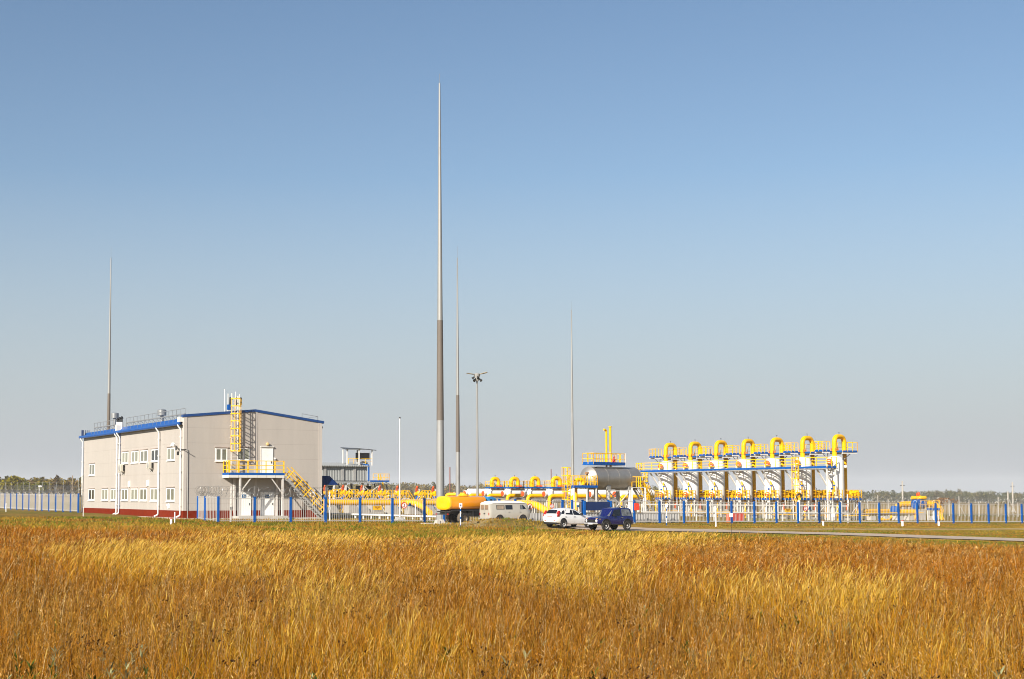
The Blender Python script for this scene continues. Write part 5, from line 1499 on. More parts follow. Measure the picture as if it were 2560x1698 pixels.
# --- heater shed behind the building: grey upper wall, canopy roofs on white posts
Ys = 205.0
sb = G(868, Ys); shd = thing('process_shed', 'grey corrugated shed on white posts with a small open pavilion on its roof', 'shed', sb, YAW)
def sl(u, v, dy=0.0):
    k = kcol(u)
    x = (k * (sb.y - N.y * 0 + W.y * 0 + N.y * dy) - sb.x - N.x * dy) / (W.x - k * W.y)
    Y = sb.y + W.y * x + N.y * dy
    return x, P(u, v, Y).z - sb.z
xr, zr = sl(917, 1166); _, zb = sl(917, 1202); xl = sl(790, 1166)[0]
def corr(mb, x0, x1, y, z0, z1, pitch=.25, amp=.04):
    n = int((x1 - x0) / pitch * 4); vs = []
    for i in range(n + 1):
        x = x0 + (x1 - x0) * i / n; yy = y - (amp if i % 4 < 2 else 0); vs += [(x, yy, z0), (x, yy, z1)]
    mb.add(vs, [(2 * i, 2 * i + 2, 2 * i + 3, 2 * i + 1) for i in range(n)])
m = MB(); corr(m, xl, xr, 0, zb, zr); m.span((xl, .03, zb), (xr - .005, 3.2, zr)); m.build('wall', M_SHED, shd)
for u in (812, 856, 886):
    x = sl(u, 1180)[0]; m = MB(); m.span((x - .22, -.16, zb), (x + .16, -.05, zr - .05)); m.build('wall_rib', M_GREYSTEEL, shd)
def roof_slab(x0, x1, y0, y1, z0, z1, name, mt):
    """corrugated sheet rising from z0 at y0 to z1 at y1"""
    mb = MB(); n = int((x1 - x0) / .09); vs = []
    for i in range(n + 1):
        x = x0 + (x1 - x0) * i / n; d = .07 if i % 4 < 2 else 0
        vs += [(x, y0, z0 + d), (x, y1, z1 + d), (x, y1, z1 + d - .12), (x, y0, z0 + d - .12)]
    fs = []
    for i in range(n):
        o = 4 * i
        for a, b in ((0, 1), (1, 2), (2, 3), (3, 0)): fs.append((o + a, o + b, o + 4 + b, o + 4 + a))
    mb.add(vs, fs); return mb.build(name, mt, shd)
roof_slab(xl, xr + .1, -.5, 3.4, zr + .02, zr + .52, 'roof', M_SHED)
xb1 = sl(943, 1206)[0]; _, zc_ = sl(890, 1206)
roof_slab(xl + .3, xb1, -1.6, 3.2, zc_ - .05, zc_ + .25, 'lower_roof', M_SHED)
for u in (826, 855, 898, 939):
    for dy in (-1.2, 2.6):
        x = sl(u, 1220)[0]; m = MB(); m.span((x - .13, dy - .13, -.3), (x + .13, dy + .13, zc_ - .15)); m.build('post', M_TRIM, shd)
for ua, ub in ((855, 826), (898, 920), (939, 915), (855, 876)):
    m = MB(); a, b = sl(ua, 1212)[0], sl(ub, 1226)[0]; m.beam((a, -1.2, zc_ - .4), (b, -1.2, zc_ - 1.5), .09)
    m.build('brace', M_TRIM, shd)
m = MB()
for k in range(9): x = xl + 1 + k * (xb1 - xl - 1.5) / 8; m.span((x - .3, .2 + (k % 3) * .7, .3), (x + .35, 1.2 + (k % 3) * .5, zc_ - .5 - (k % 2) * .6))
m.build('machinery', M_DARKSTEEL, shd)
m = MB()
for k in range(6): x = xl + 1.2 + k * 1.9; m.beam((x, -.9, zc_ - .2), (x + .9, -.9, .6), .12)
m.build('dark_bracing', M_DARKSTEEL, shd)
m = MB(); x = xr + .12; m.beam((x, -.4, zb - .1), (x, -.4, zr + .1), .16); m.beam((x, -.4, zr + .18), (x - .6, 1.4, zr + .3), .14, .18); m.build('blue_frame', M_BLUE, shd)
# open pavilion on its roof
pa, pz = sl(858, 1124, 1.2); pb = sl(927, 1127, 1.2)[0]; _, pbase = sl(890, 1158, 1.2)
m = MB(); pm = (pa + pb) / 2
vs = [(pa - .35, -.2, pz - .05), (pb + .45, .3, pz - .12), (pb + .1, 2.9, pz + .1), (pa + .2, 2.6, pz + .28), (pm - .4, -.5, pz + .05)]
m.add([(x, y, z) for x, y, z in vs] + [(x, y, z + .10) for x, y, z in vs], [(0, 4, 1, 2, 3)[::-1], (5, 9, 6, 7, 8), (0, 4, 9, 5), (4, 1, 6, 9), (1, 2, 7, 6), (2, 3, 8, 7), (3, 0, 5, 8)]); m.build('pavilion_roof', M_SHEDDARK, shd)
for x, y in ((pa + .1, .1), (pm - .35, -.2), (pb - .25, .3), (pm + .55, 2.3), (pa + .4, 2.2)):
    m = MB(); m.beam((x, y, pbase - .35), (x, y, pz), .14); m.build('post', M_TRIM, shd)
m = MB(); m.span((pm - .3, 1.0, pbase + .55), (pb - .3, 1.12, pz - .45)); m.build('wind_screen', M_SHEDDARK, shd)
m = MB(); rail(m, [(pa + .3, .05, pbase - .1), (pm - .3, -.1, pbase - .1), (pb - .2, .35, pbase - .1)], .75, 1.0, .06); m.build('railing', M_YELRAIL, shd)
m = MB(); m.tube(fillet([(pm + .1, .8, pbase - .3), (pm + .6, .7, pbase + .15), (pm + 1.4, .9, pbase + .1), (pm + 1.5, .9, pbase - .3)], .3), .16, 8); m.build('duct', M_CHROME, shd)
# side landing with stair
xs_, zs = sl(926, 1203); xe = sl(966, 1203)[0]
m = MB(); m.span((xr + .1, -.9, zs - .1), (xe, .5, zs)); lnd = m.build('landing', M_GREYSTEEL, shd)
m = MB(); m.beam((xr + .1, -.92, zs), (xe, -.92, zs), .05, .22); m.build('toe_board', M_BLUE, lnd)
m = MB(); rail(m, [(xs_, -.9, zs), (xe, -.9, zs), (xe, .5, zs)], 1.05, .9, .06); m.build('railing', M_YELRAIL, lnd)
m = MB()
for k in (-.85, -.1):
    a, b = Vector((sl(944, 1203)[0], k, zs)), Vector((sl(966, 1240)[0], k, .2))
    m.beam(a + Vector((0, 0, 1.0)), b + Vector((0, 0, 1.0)), .07); m.beam(a + Vector((0, 0, .5)), b + Vector((0, 0, .5)), .05)
    for i in range(5): q = a.lerp(b, i / 4); m.beam(q, q + Vector((0, 0, 1)), .06)
m.build('stair_railing', M_YELRAIL, lnd)
m = MB()
for k in (-.85, -.1): m.beam((sl(944, 1203)[0], k, zs), (sl(966, 1240)[0], k, .2), .06, .2)
for i in range(1, 12): q = Vector((sl(944, 1203)[0], -.47, zs)).lerp(Vector((sl(966, 1240)[0], -.47, .2)), i / 12); m.beam(q - Vector((0, .37, 0)), q + Vector((0, .37, 0)), .2, .04)
m.build('stair', M_TRIM, lnd)
# dark blue hipped canopy of the kiosk beside the building
Yk = 141.2; kb = G(816, Yk); kk = thing('blue_canopy', 'dark blue hipped canopy on posts at the right corner of the beige building', 'canopy', kb, YAW)
k0, k1 = (800 - 816) / F * Yk / W.x, (836 - 816) / F * Yk / W.x
z0, z1 = ZW(1212.5, Yk) - kb.z, ZW(1190, Yk) - kb.z
base = [(k0 - 1.5, -.9, z0), (k1, -.9, z0), (k1 - .2, 1.2, z0), (k0 - 1.5, 1.2, z0)]; topq = [(k0 - 1.2, -.35, z1), (k1 - .72, -.35, z1), (k1 - .75, .7, z1), (k0 - 1.2, .7, z1)]
m = MB(); m.add(base + topq, [(3, 2, 1, 0), (4, 5, 6, 7), (0, 1, 5, 4), (1, 2, 6, 5), (2, 3, 7, 6), (3, 0, 4, 7)]); m.build('canopy_roof', M_NAVY, kk)
for x, y, mt_ in ((k0 + .45, -.6, M_TRIM), (k1 - .5, .9, M_TRIM), (k0 + .12, -.3, M_BLACK)): m = MB(); m.beam((x, y, -.2), (x, y, z0), .16); m.build('post', mt_, kk)  # the black post stands in for the shaded strip beside the building
# ------------------------------------------------------------------ vehicles (local x forward, y left, z up)
def body_rings(st):
    """stations (x, zb, wb, zm, wm, zbelt, wbelt, zr, wr): closed cross sections"""
    rings = []
    for x, zb, wb, zm, wm, zt, wt, zr, wr in st:
        half = [(wb * .86, zb), (wb, zb + .07), (wm, zm), (wm, (zm + zt) / 2), (wt, zt), (wr, zr - .05), (wr * .86, zr - .005)]
        rings.append([(x, 0, zb)] + [(x, y, z) for y, z in half] + [(x, 0, zr + .012)] + [(x, -y, z) for y, z in reversed(half)])
    return rings
def side_at(st, x, f):
    """outer surface of the greenhouse at length x, f from belt (0) to roof edge (1)"""
    xs = [s[0] for s in st]; order = np.argsort(xs)
    I = lambda k: float(np.interp(x, np.array(xs)[order], np.array([s[k] for s in st])[order]))
    zt, wt, zr, wr = I(5), I(6), I(7) - .05, I(8)
    return wt + (wr - wt) * f, zt + (zr - zt) * f
def side_pane(parent, st, poly, name, m, off=.008, sides=(1, -1), bulge=0):
    for s in sides:
        mb = MB(); a, b = [], []
        for x, f in poly:
            w, z = side_at(st, x, f); a.append((x, s * (w + off), z)); b.append((x, s * (w - .02), z))
        n = len(a); mb.add(a + b, [tuple(range(n)), tuple(range(n, 2 * n))] + [(i, (i + 1) % n, n + (i + 1) % n, n + i) for i in range(n)])
        mb.build(name, m, parent)
def slab(parent, pts, name, m, th=.02):
    """thin plate through points, thickened along its normal"""
    p = [Vector(q) for q in pts]; nrm = (p[1] - p[0]).cross(p[2] - p[1]).normalized() * th
    n = len(p); mb = MB(); mb.add(p + [q - nrm for q in p], [tuple(range(n)), tuple(range(n, 2 * n))] + [(i, (i + 1) % n, n + (i + 1) % n, n + i) for i in range(n)])
    return mb.build(name, m, parent)
def wheel(parent, x, y, r, w, rim_m, rim=.62, hub=None, spokes=0, dual=0):
    s = 1 if y > 0 else -1
    o = (x, y - s * w / 2, r)
    m = MB(); m.lathe([(r * rim, 0), (r * .93, 0), (r, w * .12), (r, w * .88), (r * .93, w), (r * rim, w), (r * rim, w * .3)], 26, o, (0, s, 0), cap=False); wh = m.build('wheel', M_RUBBER, parent)
    prof = [(r * rim * 1.02, w * .93), (r * rim * .95, w * .25), (r * .22, w * .2), (r * .20, w * .6), (0, w * .62)] if dual else [(r * rim * 1.02, w * .93), (r * rim * .92, w * .80), (r * rim * .55, w * .72), (r * .20, w * .82), (r * .18, w * .95), (0, w * .97)]
    m = MB(); m.lathe(prof, 24, o, (0, s, 0), cap=False); rm = m.build('rim', rim_m, wh)
    m = MB()
    for k in range(spokes):
        t = 2 * math.pi * k / spokes + .3; c = Vector(o) + Vector((math.cos(t) * r * rim * .74, s * w * .80, math.sin(t) * r * rim * .74)); m.lathe([(r * rim * .13, -.01), (r * rim * .13, .012)], 8, c, (0, s, 0))
    if spokes: m.build('rim_hole', M_BLACK, wh)
    return wh
def arch(parent, x, y, r, flare_m, w=.06):
    s = 1 if y > 0 else -1
    m = MB(); n = 14; pts = [Vector((x + math.cos(t) * r, y, max(.12, .0) + math.sin(t) * r)) for t in np.linspace(0, math.pi, n)]
    vs = [(x, y, .2)] + [tuple(p + Vector((0, 0, .30))) for p in pts]
    vs2 = [(a, b - s * .25, c) for a, b, c in vs]; k = len(vs)
    m.add(vs + vs2, [tuple(range(k)), tuple(range(k, 2 * k))] + [(i, (i + 1) % k, k + (i + 1) % k, k + i) for i in range(k)]); m.build('wheel_well', M_BLACK, parent)
    if flare_m:
        m = MB(); m.tube([p + Vector((0, s * .01, .30)) for p in pts], w / 2, 6); m.build('wheel_arch', flare_m, parent)

def car_paint(name, col, dirt=None):
    return mat(name, col, .22, 0, .05, 1.5, coat=.6, spec=.5, dirt=dirt, dirt_amt=.25)

# --- blue three-door off-roader, nose to the left and towards us
P_BLUE = car_paint('deep_blue_car_paint', (.006, .010, .115))
c = on_ground(gp(1524, 1325)); c = G(1524, 104.5)
car = thing('off_road_car', 'small dark blue off-road car parked on the pavement, facing left', 'car', (c.x, c.y, g(c.x, c.y) + .06), R(180 + 31), 'parked vehicles by the gate')
st = [(1.66, .50, .70, .62, .72, .78, .70, .84, .66), (1.60, .42, .74, .62, .76, .86, .75, .92, .68), (.80, .40, .76, .62, .79, .95, .77, 1.01, .70), (.56, .38, .77, .62, .80, .99, .77, 1.03, .72), (.16, .38, .77, .62, .80, .99, .77, 1.58, .66), (-.4, .38, .77, .62, .80, .99, .77, 1.64, .66), (-1.32, .40, .77, .62, .80, .99, .76, 1.61, .65), (-1.47, .42, .76, .62, .79, .99, .75, 1.55, .62), (-1.62, .46, .74, .64, .76, .98, .72, 1.04, .62), (-1.66, .50, .70, .64, .72, .90, .68, .98, .58)]
m = MB(); m.rings(body_rings(st)); b = m.build('body', P_BLUE, car, angle=32)
M_INT = mat('car_interior_with_painted_reflection', (.20, .21, .22), .10, 0, .8, 3.5, spec=.9)  # pale mottling paints reflected light over the interior tone
side_pane(car, st, [(.42, .10), (.14, .88), (-.42, .90), (-.42, .08)], 'side_window', M_CARGLASS)
side_pane(car, st, [(-.54, .08), (-.54, .90), (-1.26, .88), (-1.44, .10)], 'rear_side_window', M_INT)
slab(car, [(.55, -.66, 1.045), (.55, .66, 1.045), (.185, .57, 1.54), (.185, -.57, 1.54)], 'windscreen', M_INT)
slab(car, [(-1.60, .56, 1.10), (-1.60, -.56, 1.10), (-1.43, -.48, 1.46), (-1.43, .48, 1.46)], 'rear_window', M_CARGLASS)
m = MB(); m.span((1.655, -.50, .60), (1.70, .50, .79)); gr = m.build('grille', M_BLACK, car)
m = MB()
for k in range(6): m.span((1.70, -.40 + k * .15, .62), (1.71, -.37 + k * .15, .77))
m.build('grille_bar', M_DARKSTEEL, gr)
for y in (-.56, .56):
    m = MB(); m.lathe([(.105, -.03), (.105, .03), (.08, .05), (0, .06)], 16, (1.66, y, .69), (1, 0, 0)); m.build('headlight', M_LAMPCLEAR, car)
    m = MB(); m.span((1.60, y - .09, .845), (1.655, y + .09, .895)); m.build('turn_signal', M_AMBER, car)
m = MB(); m.span((1.55, .755, .80), (1.42, .775, .84)); m.build('side_marker', M_AMBER, car)
m = MB(); m.span((1.68, -.76, .45), (1.78, .76, .56)); bp_ = m.build('bumper', M_GREYSTEEL, car, bevel=.02)
m = MB(); m.span((1.785, -.26, .43), (1.795, .26, .55)); m.build('number_plate', M_PLATE, bp_)
m = MB(); m.span((-1.78, -.74, .46), (-1.67, .74, .56)); m.build('rear_bumper', M_GREYSTEEL, car)
for s in (1, -1):
    for x in (.96, -1.02): arch(car, x, s * .802, .40, M_BLACK); wheel(car, x, s * .735, .335, .19, mat('steel_rim', (.85, .82, .78), .4, .1, .1, 6), .60, spokes=8)
    m = MB(); m.span((-.44, s * .80, .90), (-.62, s * .825, .93)); m.build('door_handle', M_CHROME, car)
    m = MB(); m.span((.34, s * .80, 1.02), (.26, s * .95, 1.18)); m.build('mirror', M_BLACK, car, bevel=.02)
    m = MB(); m.span((1.5, s * .79, .40), (-1.5, s * .805, .45)); m.build('sill_trim', M_BLACK, car)
m = MB()
for y in (-.5, .5): m.span((-.55, y - .03, 1.63), (-.50, y + .03, 1.68)); m.span((-1.05, y - .03, 1.61), (-1.0, y + .03, 1.66))
m.build('roof_hook', M_BLACK, car)
for x in (-.48,):
    m = MB(); m.span((x - .006, .802, .48), (x + .006, .806, .98)); m.build('door_seam', M_BLACK, car)
m = MB(); m.span((.62, .802, .48), (.632, .806, .95)); m.build('door_seam', M_BLACK, car)

# --- white hatchback, tail towards us
P_WHITE = car_paint('white_car_paint', (.80, .79, .77))
c = G(1422, 110.5)
car = thing('hatchback_car', 'white five-door hatchback with red tail lights behind the dark blue car', 'car', (c.x, c.y, g(c.x, c.y) + .06), R(35), 'parked vehicles by the gate')
st = [(1.92, .36, .60, .50, .68, .66, .64, .74, .54), (1.80, .26, .74, .50, .81, .78, .78, .85, .68), (1.0, .24, .80, .50, .84, .90, .80, .97, .72), (.82, .24, .80, .50, .85, .90, .80, .99, .72), (.10, .24, .80, .50, .85, .93, .79, 1.40, .60), (-.55, .24, .80, .50, .85, .95, .79, 1.49, .60), (-1.25, .26, .80, .50, .85, .97, .79, 1.45, .58), (-1.55, .30, .80, .52, .85, .99, .78, 1.36, .56), (-1.80, .34, .78, .54, .83, .98, .76, 1.06, .64), (-1.92, .42, .72, .56, .77, .86, .74, .96, .62)]
m = MB(); m.rings(body_rings(st)); m.build('body', P_WHITE, car, angle=30)
side_pane(car, st, [(.62, .06), (.12, .84), (-.18, .90), (-.18, .08)], 'front_window', M_CARGLASS)
side_pane(car, st, [(-.26, .08), (-.26, .90), (-.92, .88), (-.98, .10)], 'rear_window', M_CARGLASS)
side_pane(car, st, [(-1.06, .14), (-1.02, .84), (-1.26, .70), (-1.40, .18)], 'quarter_window', M_CARGLASS)
slab(car, [(-1.79, .58, 1.06), (-1.79, -.58, 1.06), (-1.585, -.50, 1.345), (-1.585, .50, 1.345)], 'hatch_window', M_CARGLASS, -.02)
slab(car, [(.80, -.66, 1.01), (.80, .66, 1.01), (.16, .54, 1.385), (.16, -.54, 1.385)], 'windscreen', M_CARGLASS)
for s in (1, -1):
    m = MB(); m.prism([(-1.90, .86), (-1.72, .84), (-1.66, 1.0), (-1.60, 1.30), (-1.68, 1.30), (-1.80, 1.08)], s * .64, s * .845); m.build('tail_light', M_LAMPRED, car)
    m = MB(); m.lathe([(.075, 0), (.07, .02), (0, .025)], 10, (-1.86, s * .72, .94), (-1, s * .5, .2)); m.build('reverse_light', M_LAMPCLEAR, car)
    m = MB(); m.span((-1.94, s * .44, .52), (-1.925, s * .62, .56)); m.build('reflector', M_LAMPRED, car)
    for x in (1.22, -1.26): arch(car, x, s * .856, .325, None); wheel(car, x, s * .79, .29, .18, MATS['steel_rim'], .70, spokes=7)
    m = MB(); m.span((.58, s * .80, .95), (.46, s * 1.0, 1.09)); m.build('mirror', M_BLACK, car, bevel=.02)
    for x in (-.05, -.95): m = MB(); m.span((x - .16, s * .846, .80), (x, s * .868, .835)); m.build('door_handle', M_BLACK, car)
    for x in (.60, -.22): m = MB(); m.span((x - .005, s * .849, .34), (x + .005, s * .853, .92)); m.build('door_seam', M_GREYSTEEL, car)
m = MB(); m.span((-1.93, -.27, .70), (-1.905, .27, .81)); m.build('number_plate', M_PLATE, car)
m = MB(); m.span((-1.925, -.30, .83), (-1.90, .30, .86)); m.build('hatch_trim', M_LAMPRED, car)
m = MB(); m.span((-1.90, -.7, .26), (-1.6, .7, .38)); m.build('rear_diffuser', M_BLACK, car)

# --- cream forward-control van
P_CREAM = car_paint('cream_van_paint', (.56, .525, .45), (.50, .40, .30))
c = G(1263, 122.5)
van = thing('parked_van', 'cream panel van with white roof and curtained side windows beside the tanker truck', 'van', (c.x, c.y, g(c.x, c.y) + .06), R(27), 'parked vehicles by the gate')
st = [(2.06, .62, .60, .8, .66, 1.08, .64, 1.16, .52), (2.00, .50, .76, .8, .82, 1.16, .78, 1.32, .68), (1.80, .46, .86, .8, .90, 1.18, .87, 1.70, .74), (1.55, .44, .88, .8, .93, 1.20, .90, 1.84, .80), (-1.80, .44, .88, .8, .93, 1.20, .90, 1.84, .82), (-1.98, .46, .86, .8, .90, 1.20, .87, 1.82, .78), (-2.05, .50, .80, .8, .84, 1.18, .82, 1.76, .72)]
m = MB(); m.rings(body_rings(st)); b = m.build('body', P_CREAM, van, angle=35)
m = MB(); rr = []
for x, w, z0, z1 in ((1.82, .60, 1.66, 1.74), (1.66, .76, 1.74, 1.86), (1.3, .85, 1.77, 1.97), (-.3, .86, 1.78, 2.02), (-1.7, .85, 1.77, 1.99), (-1.96, .78, 1.74, 1.90), (-2.06, .66, 1.70, 1.80)):
    rr.append([(x, y * w, z) for y, z in ((1, z0), (1.03, z0 + .04), (.94, z0 + (z1 - z0) * .6), (.6, z1 - .02), (0, z1), (-.6, z1 - .02), (-.94, z0 + (z1 - z0) * .6), (-1.03, z0 + .04), (-1, z0))])
m.rings(rr); m.build('roof', M_WHITE, van, angle=50)
M_CURT = mat('curtain_behind_glass', (.42, .33, .24), .25, 0, .5, 1.0, stretch=(14, 14, .2), spec=.6)
M_RWIN = mat('rear_glass_with_curtain', (.30, .215, .145), .2, 0, .1, 2)
for (x0, x1, mt_) in ((-1.36, -.62, M_CURT), (-.46, .18, M_CARGLASS)):
    side_pane(van, st, [(x0 - .03, .10), (x0 - .03, .74), (x1 + .03, .74), (x1 + .03, .10)], 'window_seal', M_BLACK, .006)
    side_pane(van, st, [(x0 + .02, .15), (x0 + .02, .69), (x1 - .02, .69), (x1 - .02, .15)], 'side_window', mt_, .012)
side_pane(van, st, [(.98, .12), (.98, .76), (1.28, .76), (1.62, .14)], 'window_seal', M_BLACK, .006)
side_pane(van, st, [(1.02, .16), (1.02, .72), (1.20, .72), (1.24, .16)], 'door_window', M_SIGNYEL if False else M_INT, .012)
side_pane(van, st, [(1.28, .16), (1.28, .70), (1.56, .18)], 'quarter_light', M_CARGLASS, .012)
for y0, y1 in ((-.68, -.28), (-.16, .24)) if False else ((.10, .58), (-.58, -.10)):
    slab(van, [(-2.065, y1, 1.26), (-2.065, y0, 1.26), (-2.045, y0, 1.64), (-2.045, y1, 1.64)], 'rear_window', M_RWIN, -.02)
for s in (1, -1):
    m = MB(); m.span((-2.08, s * .70, .78), (-2.02, s * .79, .98)); m.build('tail_light', M_LAMPRED, van)
    for x in (1.22, -1.08): arch(van, x, s * .935, .44, M_BLACK if False else P_CREAM, .05); wheel(van, x, s * .86, .37, .2, M_GREYSTEEL, .56, spokes=6)
    for x in (-.22, .88): m = MB(); m.span((x, s * .93, 1.02), (x + .16, s * .955, 1.05)); m.build('door_handle', M_BLACK, van)
    for x in (-.54, .27, .90): m = MB(); m.span((x - .006, s * .929, .50), (x + .006, s * .935, 1.16)); m.build('door_seam', M_GREYSTEEL, van)
    m = MB(); m.span((1.88, s * .84, 1.28), (1.95, s * 1.02, 1.55)); m.build('mirror', M_BLACK, van)
    m = MB(); m.span((1.58, s * .931, .46), (.62, s * .934, .74)); m.build('dusty_panel', mat('dusty_cream', (.50, .40, .29), .5, 0, .2, 4), van)
m = MB(); m.span((-2.16, -.80, .42), (-2.04, .80, .54)); m.build('rear_bumper', M_GREYSTEEL, van)
m = MB(); m.span((-2.075, -.12, .86), (-2.055, .12, .96)); m.build('rear_plate', M_DARKSTEEL, van)
m = MB(); m.span((-1.9, -.5, .25), (1.8, .5, .46)); m.build('underbody', M_BLACK, van)
m = MB(); m.span((-.2, -.35, 2.02), (.5, -.15, 2.09)); m.build('roof_vent', M_GREYSTEEL, van)
m = MB(); m.span((-2.062, -.006, .56), (-2.056, .006, 1.68)); m.build('rear_door_seam', M_GREYSTEEL, van)

# --- orange tanker truck with a blue cab, tail towards us
P_ORANGE = car_paint('orange_tank_paint', (.97, .335, .001), (.80, .29, .01))
P_CAB = car_paint('sky_blue_cab_paint', (.03, .26, .60))
c = G(1146, 124.0)
trk = thing('tanker_truck', 'orange water tanker truck with blue cab parked tail first behind the van', 'truck', (c.x, c.y, g(c.x, c.y) + .02), R(35), 'parked vehicles by the gate')
def tank_ring(x, sy, sz, zc):
    out = []
    for k in range(28):
        t = 2 * math.pi * k / 28; cs, sn = math.cos(t), math.sin(t)
        out.append((x, sy * math.copysign(abs(cs) ** .55, cs), zc + sz * math.copysign(abs(sn) ** .62, sn)))
    return out
zc = 1.80
m = MB(); m.rings([tank_ring(x, 1.0 * k, .60 * k, zc) for x, k in ((-1.62, .98), (-1.55, 1.0), (2.25, 1.0), (2.33, .97), (2.40, .90))]); tank = m.build('tank', P_ORANGE, trk, angle=50)
P_HEAD = car_paint('sunlit_orange_tank_paint', (.88, .47, .003))  # same orange as the tank, painted yellower for the sun on its end
m = MB(); m.rings([tank_ring(x, 1.0 * k, .60 * k, zc) for x, k in ((-1.74, .70), (-1.725, .88), (-1.70, .95), (-1.66, .985), (-1.60, 1.014), (-1.46, 1.014))]); m.build('tank_end', P_HEAD, trk, angle=24)
m = MB(); m.lathe([(.42, zc + .55), (.42, zc + .74), (.36, zc + .76), (.36, zc + .80), (0, zc + .81)], 20, (.55, 0, 0)); m.build('manhole', P_HEAD, trk)
m = MB(); m.box((.2, -.5, zc + .62), (1.2, .2, .05)); m.build('walkway_plate', P_HEAD, trk)
m = MB(); m.span((-1.7, -.42, .88), (4.2, -.30, 1.12)); m.span((-1.7, .30, .88), (4.2, .42, 1.12)); m.span((-1.62, -.9, 1.0), (-1.50, .9, 1.12)); m.span((-1.35, -.8, 1.1), (2.3, .8, 1.26)); m.span((.55, -.7, .66), (2.3, .7, 1.1)); m.build('chassis', M_DARKSTEEL, trk)
m = MB(); m.span((.95, -.95, .62), (2.0, -.45, 1.08)); m.span((.9, .45, .62), (2.2, .95, 1.0)); m.build('side_box', M_BLACK, trk)
m = MB(); m.span((-1.75, -.95, .80), (-1.66, .95, .90)); bb = m.build('rear_beam', M_DARKSTEEL, trk)
for s in (1, -1):
    m = MB(); m.span((-1.78, s * .72, .80), (-1.70, s * .92, .90)); m.build('tail_light', M_LAMPRED, trk)
    wheel(trk, 0, s * .86, .48, .26, mat('pale_wheel_rim', (.60, .50, .38), .5, .1, .15, 5), .54, dual=1)
    m = MB(); m.lathe([(.26, 0), (.45, 0), (.48, .04), (.48, .22), (.45, .26), (.26, .26)], 24, (0, s * .47 - s * .13, .48), (0, s, 0), cap=False); m.build('inner_tyre', M_RUBBER, trk)
    wheel(trk, 3.55, s * .86, .46, .24, mat('pale_front_rim', (.60, .50, .38), .5, .1, .15, 5), .54)
    m = MB(); n = 10; o0 = []
    for t in np.linspace(R(125), R(205), n):
        for yy in (s * .62, s * 1.02): o0.append((math.cos(t) * .60, yy, .50 + math.sin(t) * .60))
    m.add(o0 + [(a * .95, b, .5 + (c_ - .5) * .95) for a, b, c_ in o0], [(2 * i, 2 * i + 1, 2 * i + 3, 2 * i + 2) for i in range(n - 1)] + [(2 * n + 2 * i, 2 * n + 2 * i + 2, 2 * n + 2 * i + 3, 2 * n + 2 * i + 1) for i in range(n - 1)]); m.build('mudguard', mat('dusty_mudguard', (.17, .135, .10), .8, 0, .2, 5), trk)
m = MB(); m.lathe([(.16, -.5), (.2, -.2), (.2, .2), (.16, .5)], 14, (0, 0, .48), (0, 1, 0)); m.build('axle', M_DARKSTEEL, trk)
cs = [(4.75, .70, .80, .9, .84, 1.30, .80, 1.40, .66), (4.1, .62, .92, .9, .96, 1.44, .92, 1.52, .80), (3.85, .60, .94, .9, .98, 1.50, .94, 1.58, .84), (3.55, .60, .94, .9, .98, 1.52, .95, 2.22, .80), (3.2, .60, .94, .9, .98, 1.52, .95, 2.36, .82), (2.72, .60, .94, .9, .98, 1.52, .95, 2.34, .82), (2.62, .66, .90, .9, .94, 1.50, .92, 2.26, .78)]
m = MB(); m.rings(body_rings(cs)); m.build('cab', P_CAB, trk, angle=32)
slab(trk, [(2.615, .55, 1.72), (2.615, -.55, 1.72), (2.62, -.5, 2.12), (2.62, .5, 2.12)], 'cab_rear_window', M_CARGLASS, -.03)
side_pane(trk, cs, [(2.85, .14), (2.85, .80), (3.42, .80), (3.52, .14)], 'cab_window', M_CARGLASS, .01)
# ------------------------------------------------------------------ masts
def tapered_mast(label, u, vtop, Y, d0, bands, needle=1.6):
    """bands: (v of upper end, material) from the ground up; thickness tapers to the top"""
    b = G(u, Y); t_ = thing('lightning_mast', label, 'mast', b, 0, 'tall lightning masts')
    H_ = ZW(vtop, Y) - b.z; z0 = -.3
    rad = lambda z: (d0 / 2) * (1 - .80 * max(z, 0) / H_)
    for k, (v, mt_, nm) in enumerate(bands):
        z1 = ZW(v, Y) - b.z if v is not None else H_
        m = MB(); n = max(2, int((z1 - z0) / 3)); g_ = .012 if k % 2 else 0
        m.lathe([(rad(z0 + (z1 - z0) * i / n) + g_, z0 + (z1 - z0) * i / n) for i in range(n + 1)], 16); m.build(nm, mt_, t_)
        z0 = z1
    m = MB(); m.tube([(0, 0, H_ - .1), (0, 0, H_ + needle)], .02, 5); m.build('air_terminal', M_GALV, t_)
    m = MB(); m.lathe([(d0 * .75, -.3), (d0 * .75, .12), (d0 * .55, .14), (d0 * .55, .20)], 16); m.build('base_flange', M_CONC, t_)
    return t_
M_MAST = mat('mast_galvanised', (.40, .395, .375), .5, .25, .10, .8, dirt=(.36, .355, .34), dirt_amt=.4, stretch=(3, 3, .25))
M_MASTD = mat('mast_weathered_brown', (.20, .165, .135), .7, .1, .12, .8, stretch=(3, 3, .3))
M_MASTG = mat('mast_base_grey', (.42, .42, .41), .55, .25, .22, .9, dirt=(.17, .16, .15), dirt_amt=.6, stretch=(2.5, 2.5, .3))
mm = tapered_mast('tallest tapered lightning mast, behind the tanker truck', 1101, 208, 132, .80, [(1051, M_MASTG, 'base_section'), (801, M_MASTD, 'dark_section'), (None, M_MAST, 'upper_section')], .9)
m = MB(); zz = ZW(388, 132) - mm.location.z
m.lathe([(.135, zz - .5), (.138, zz + .75)], 12); m.build('fitting_band', M_MASTG, mm)
tapered_mast('thinner lightning mast just right of the tallest one', 1145, 645, 190, .66, [(1130, M_MASTG, 'base_section'), (988, M_MASTD, 'dark_section'), (None, M_MAST, 'upper_section')])
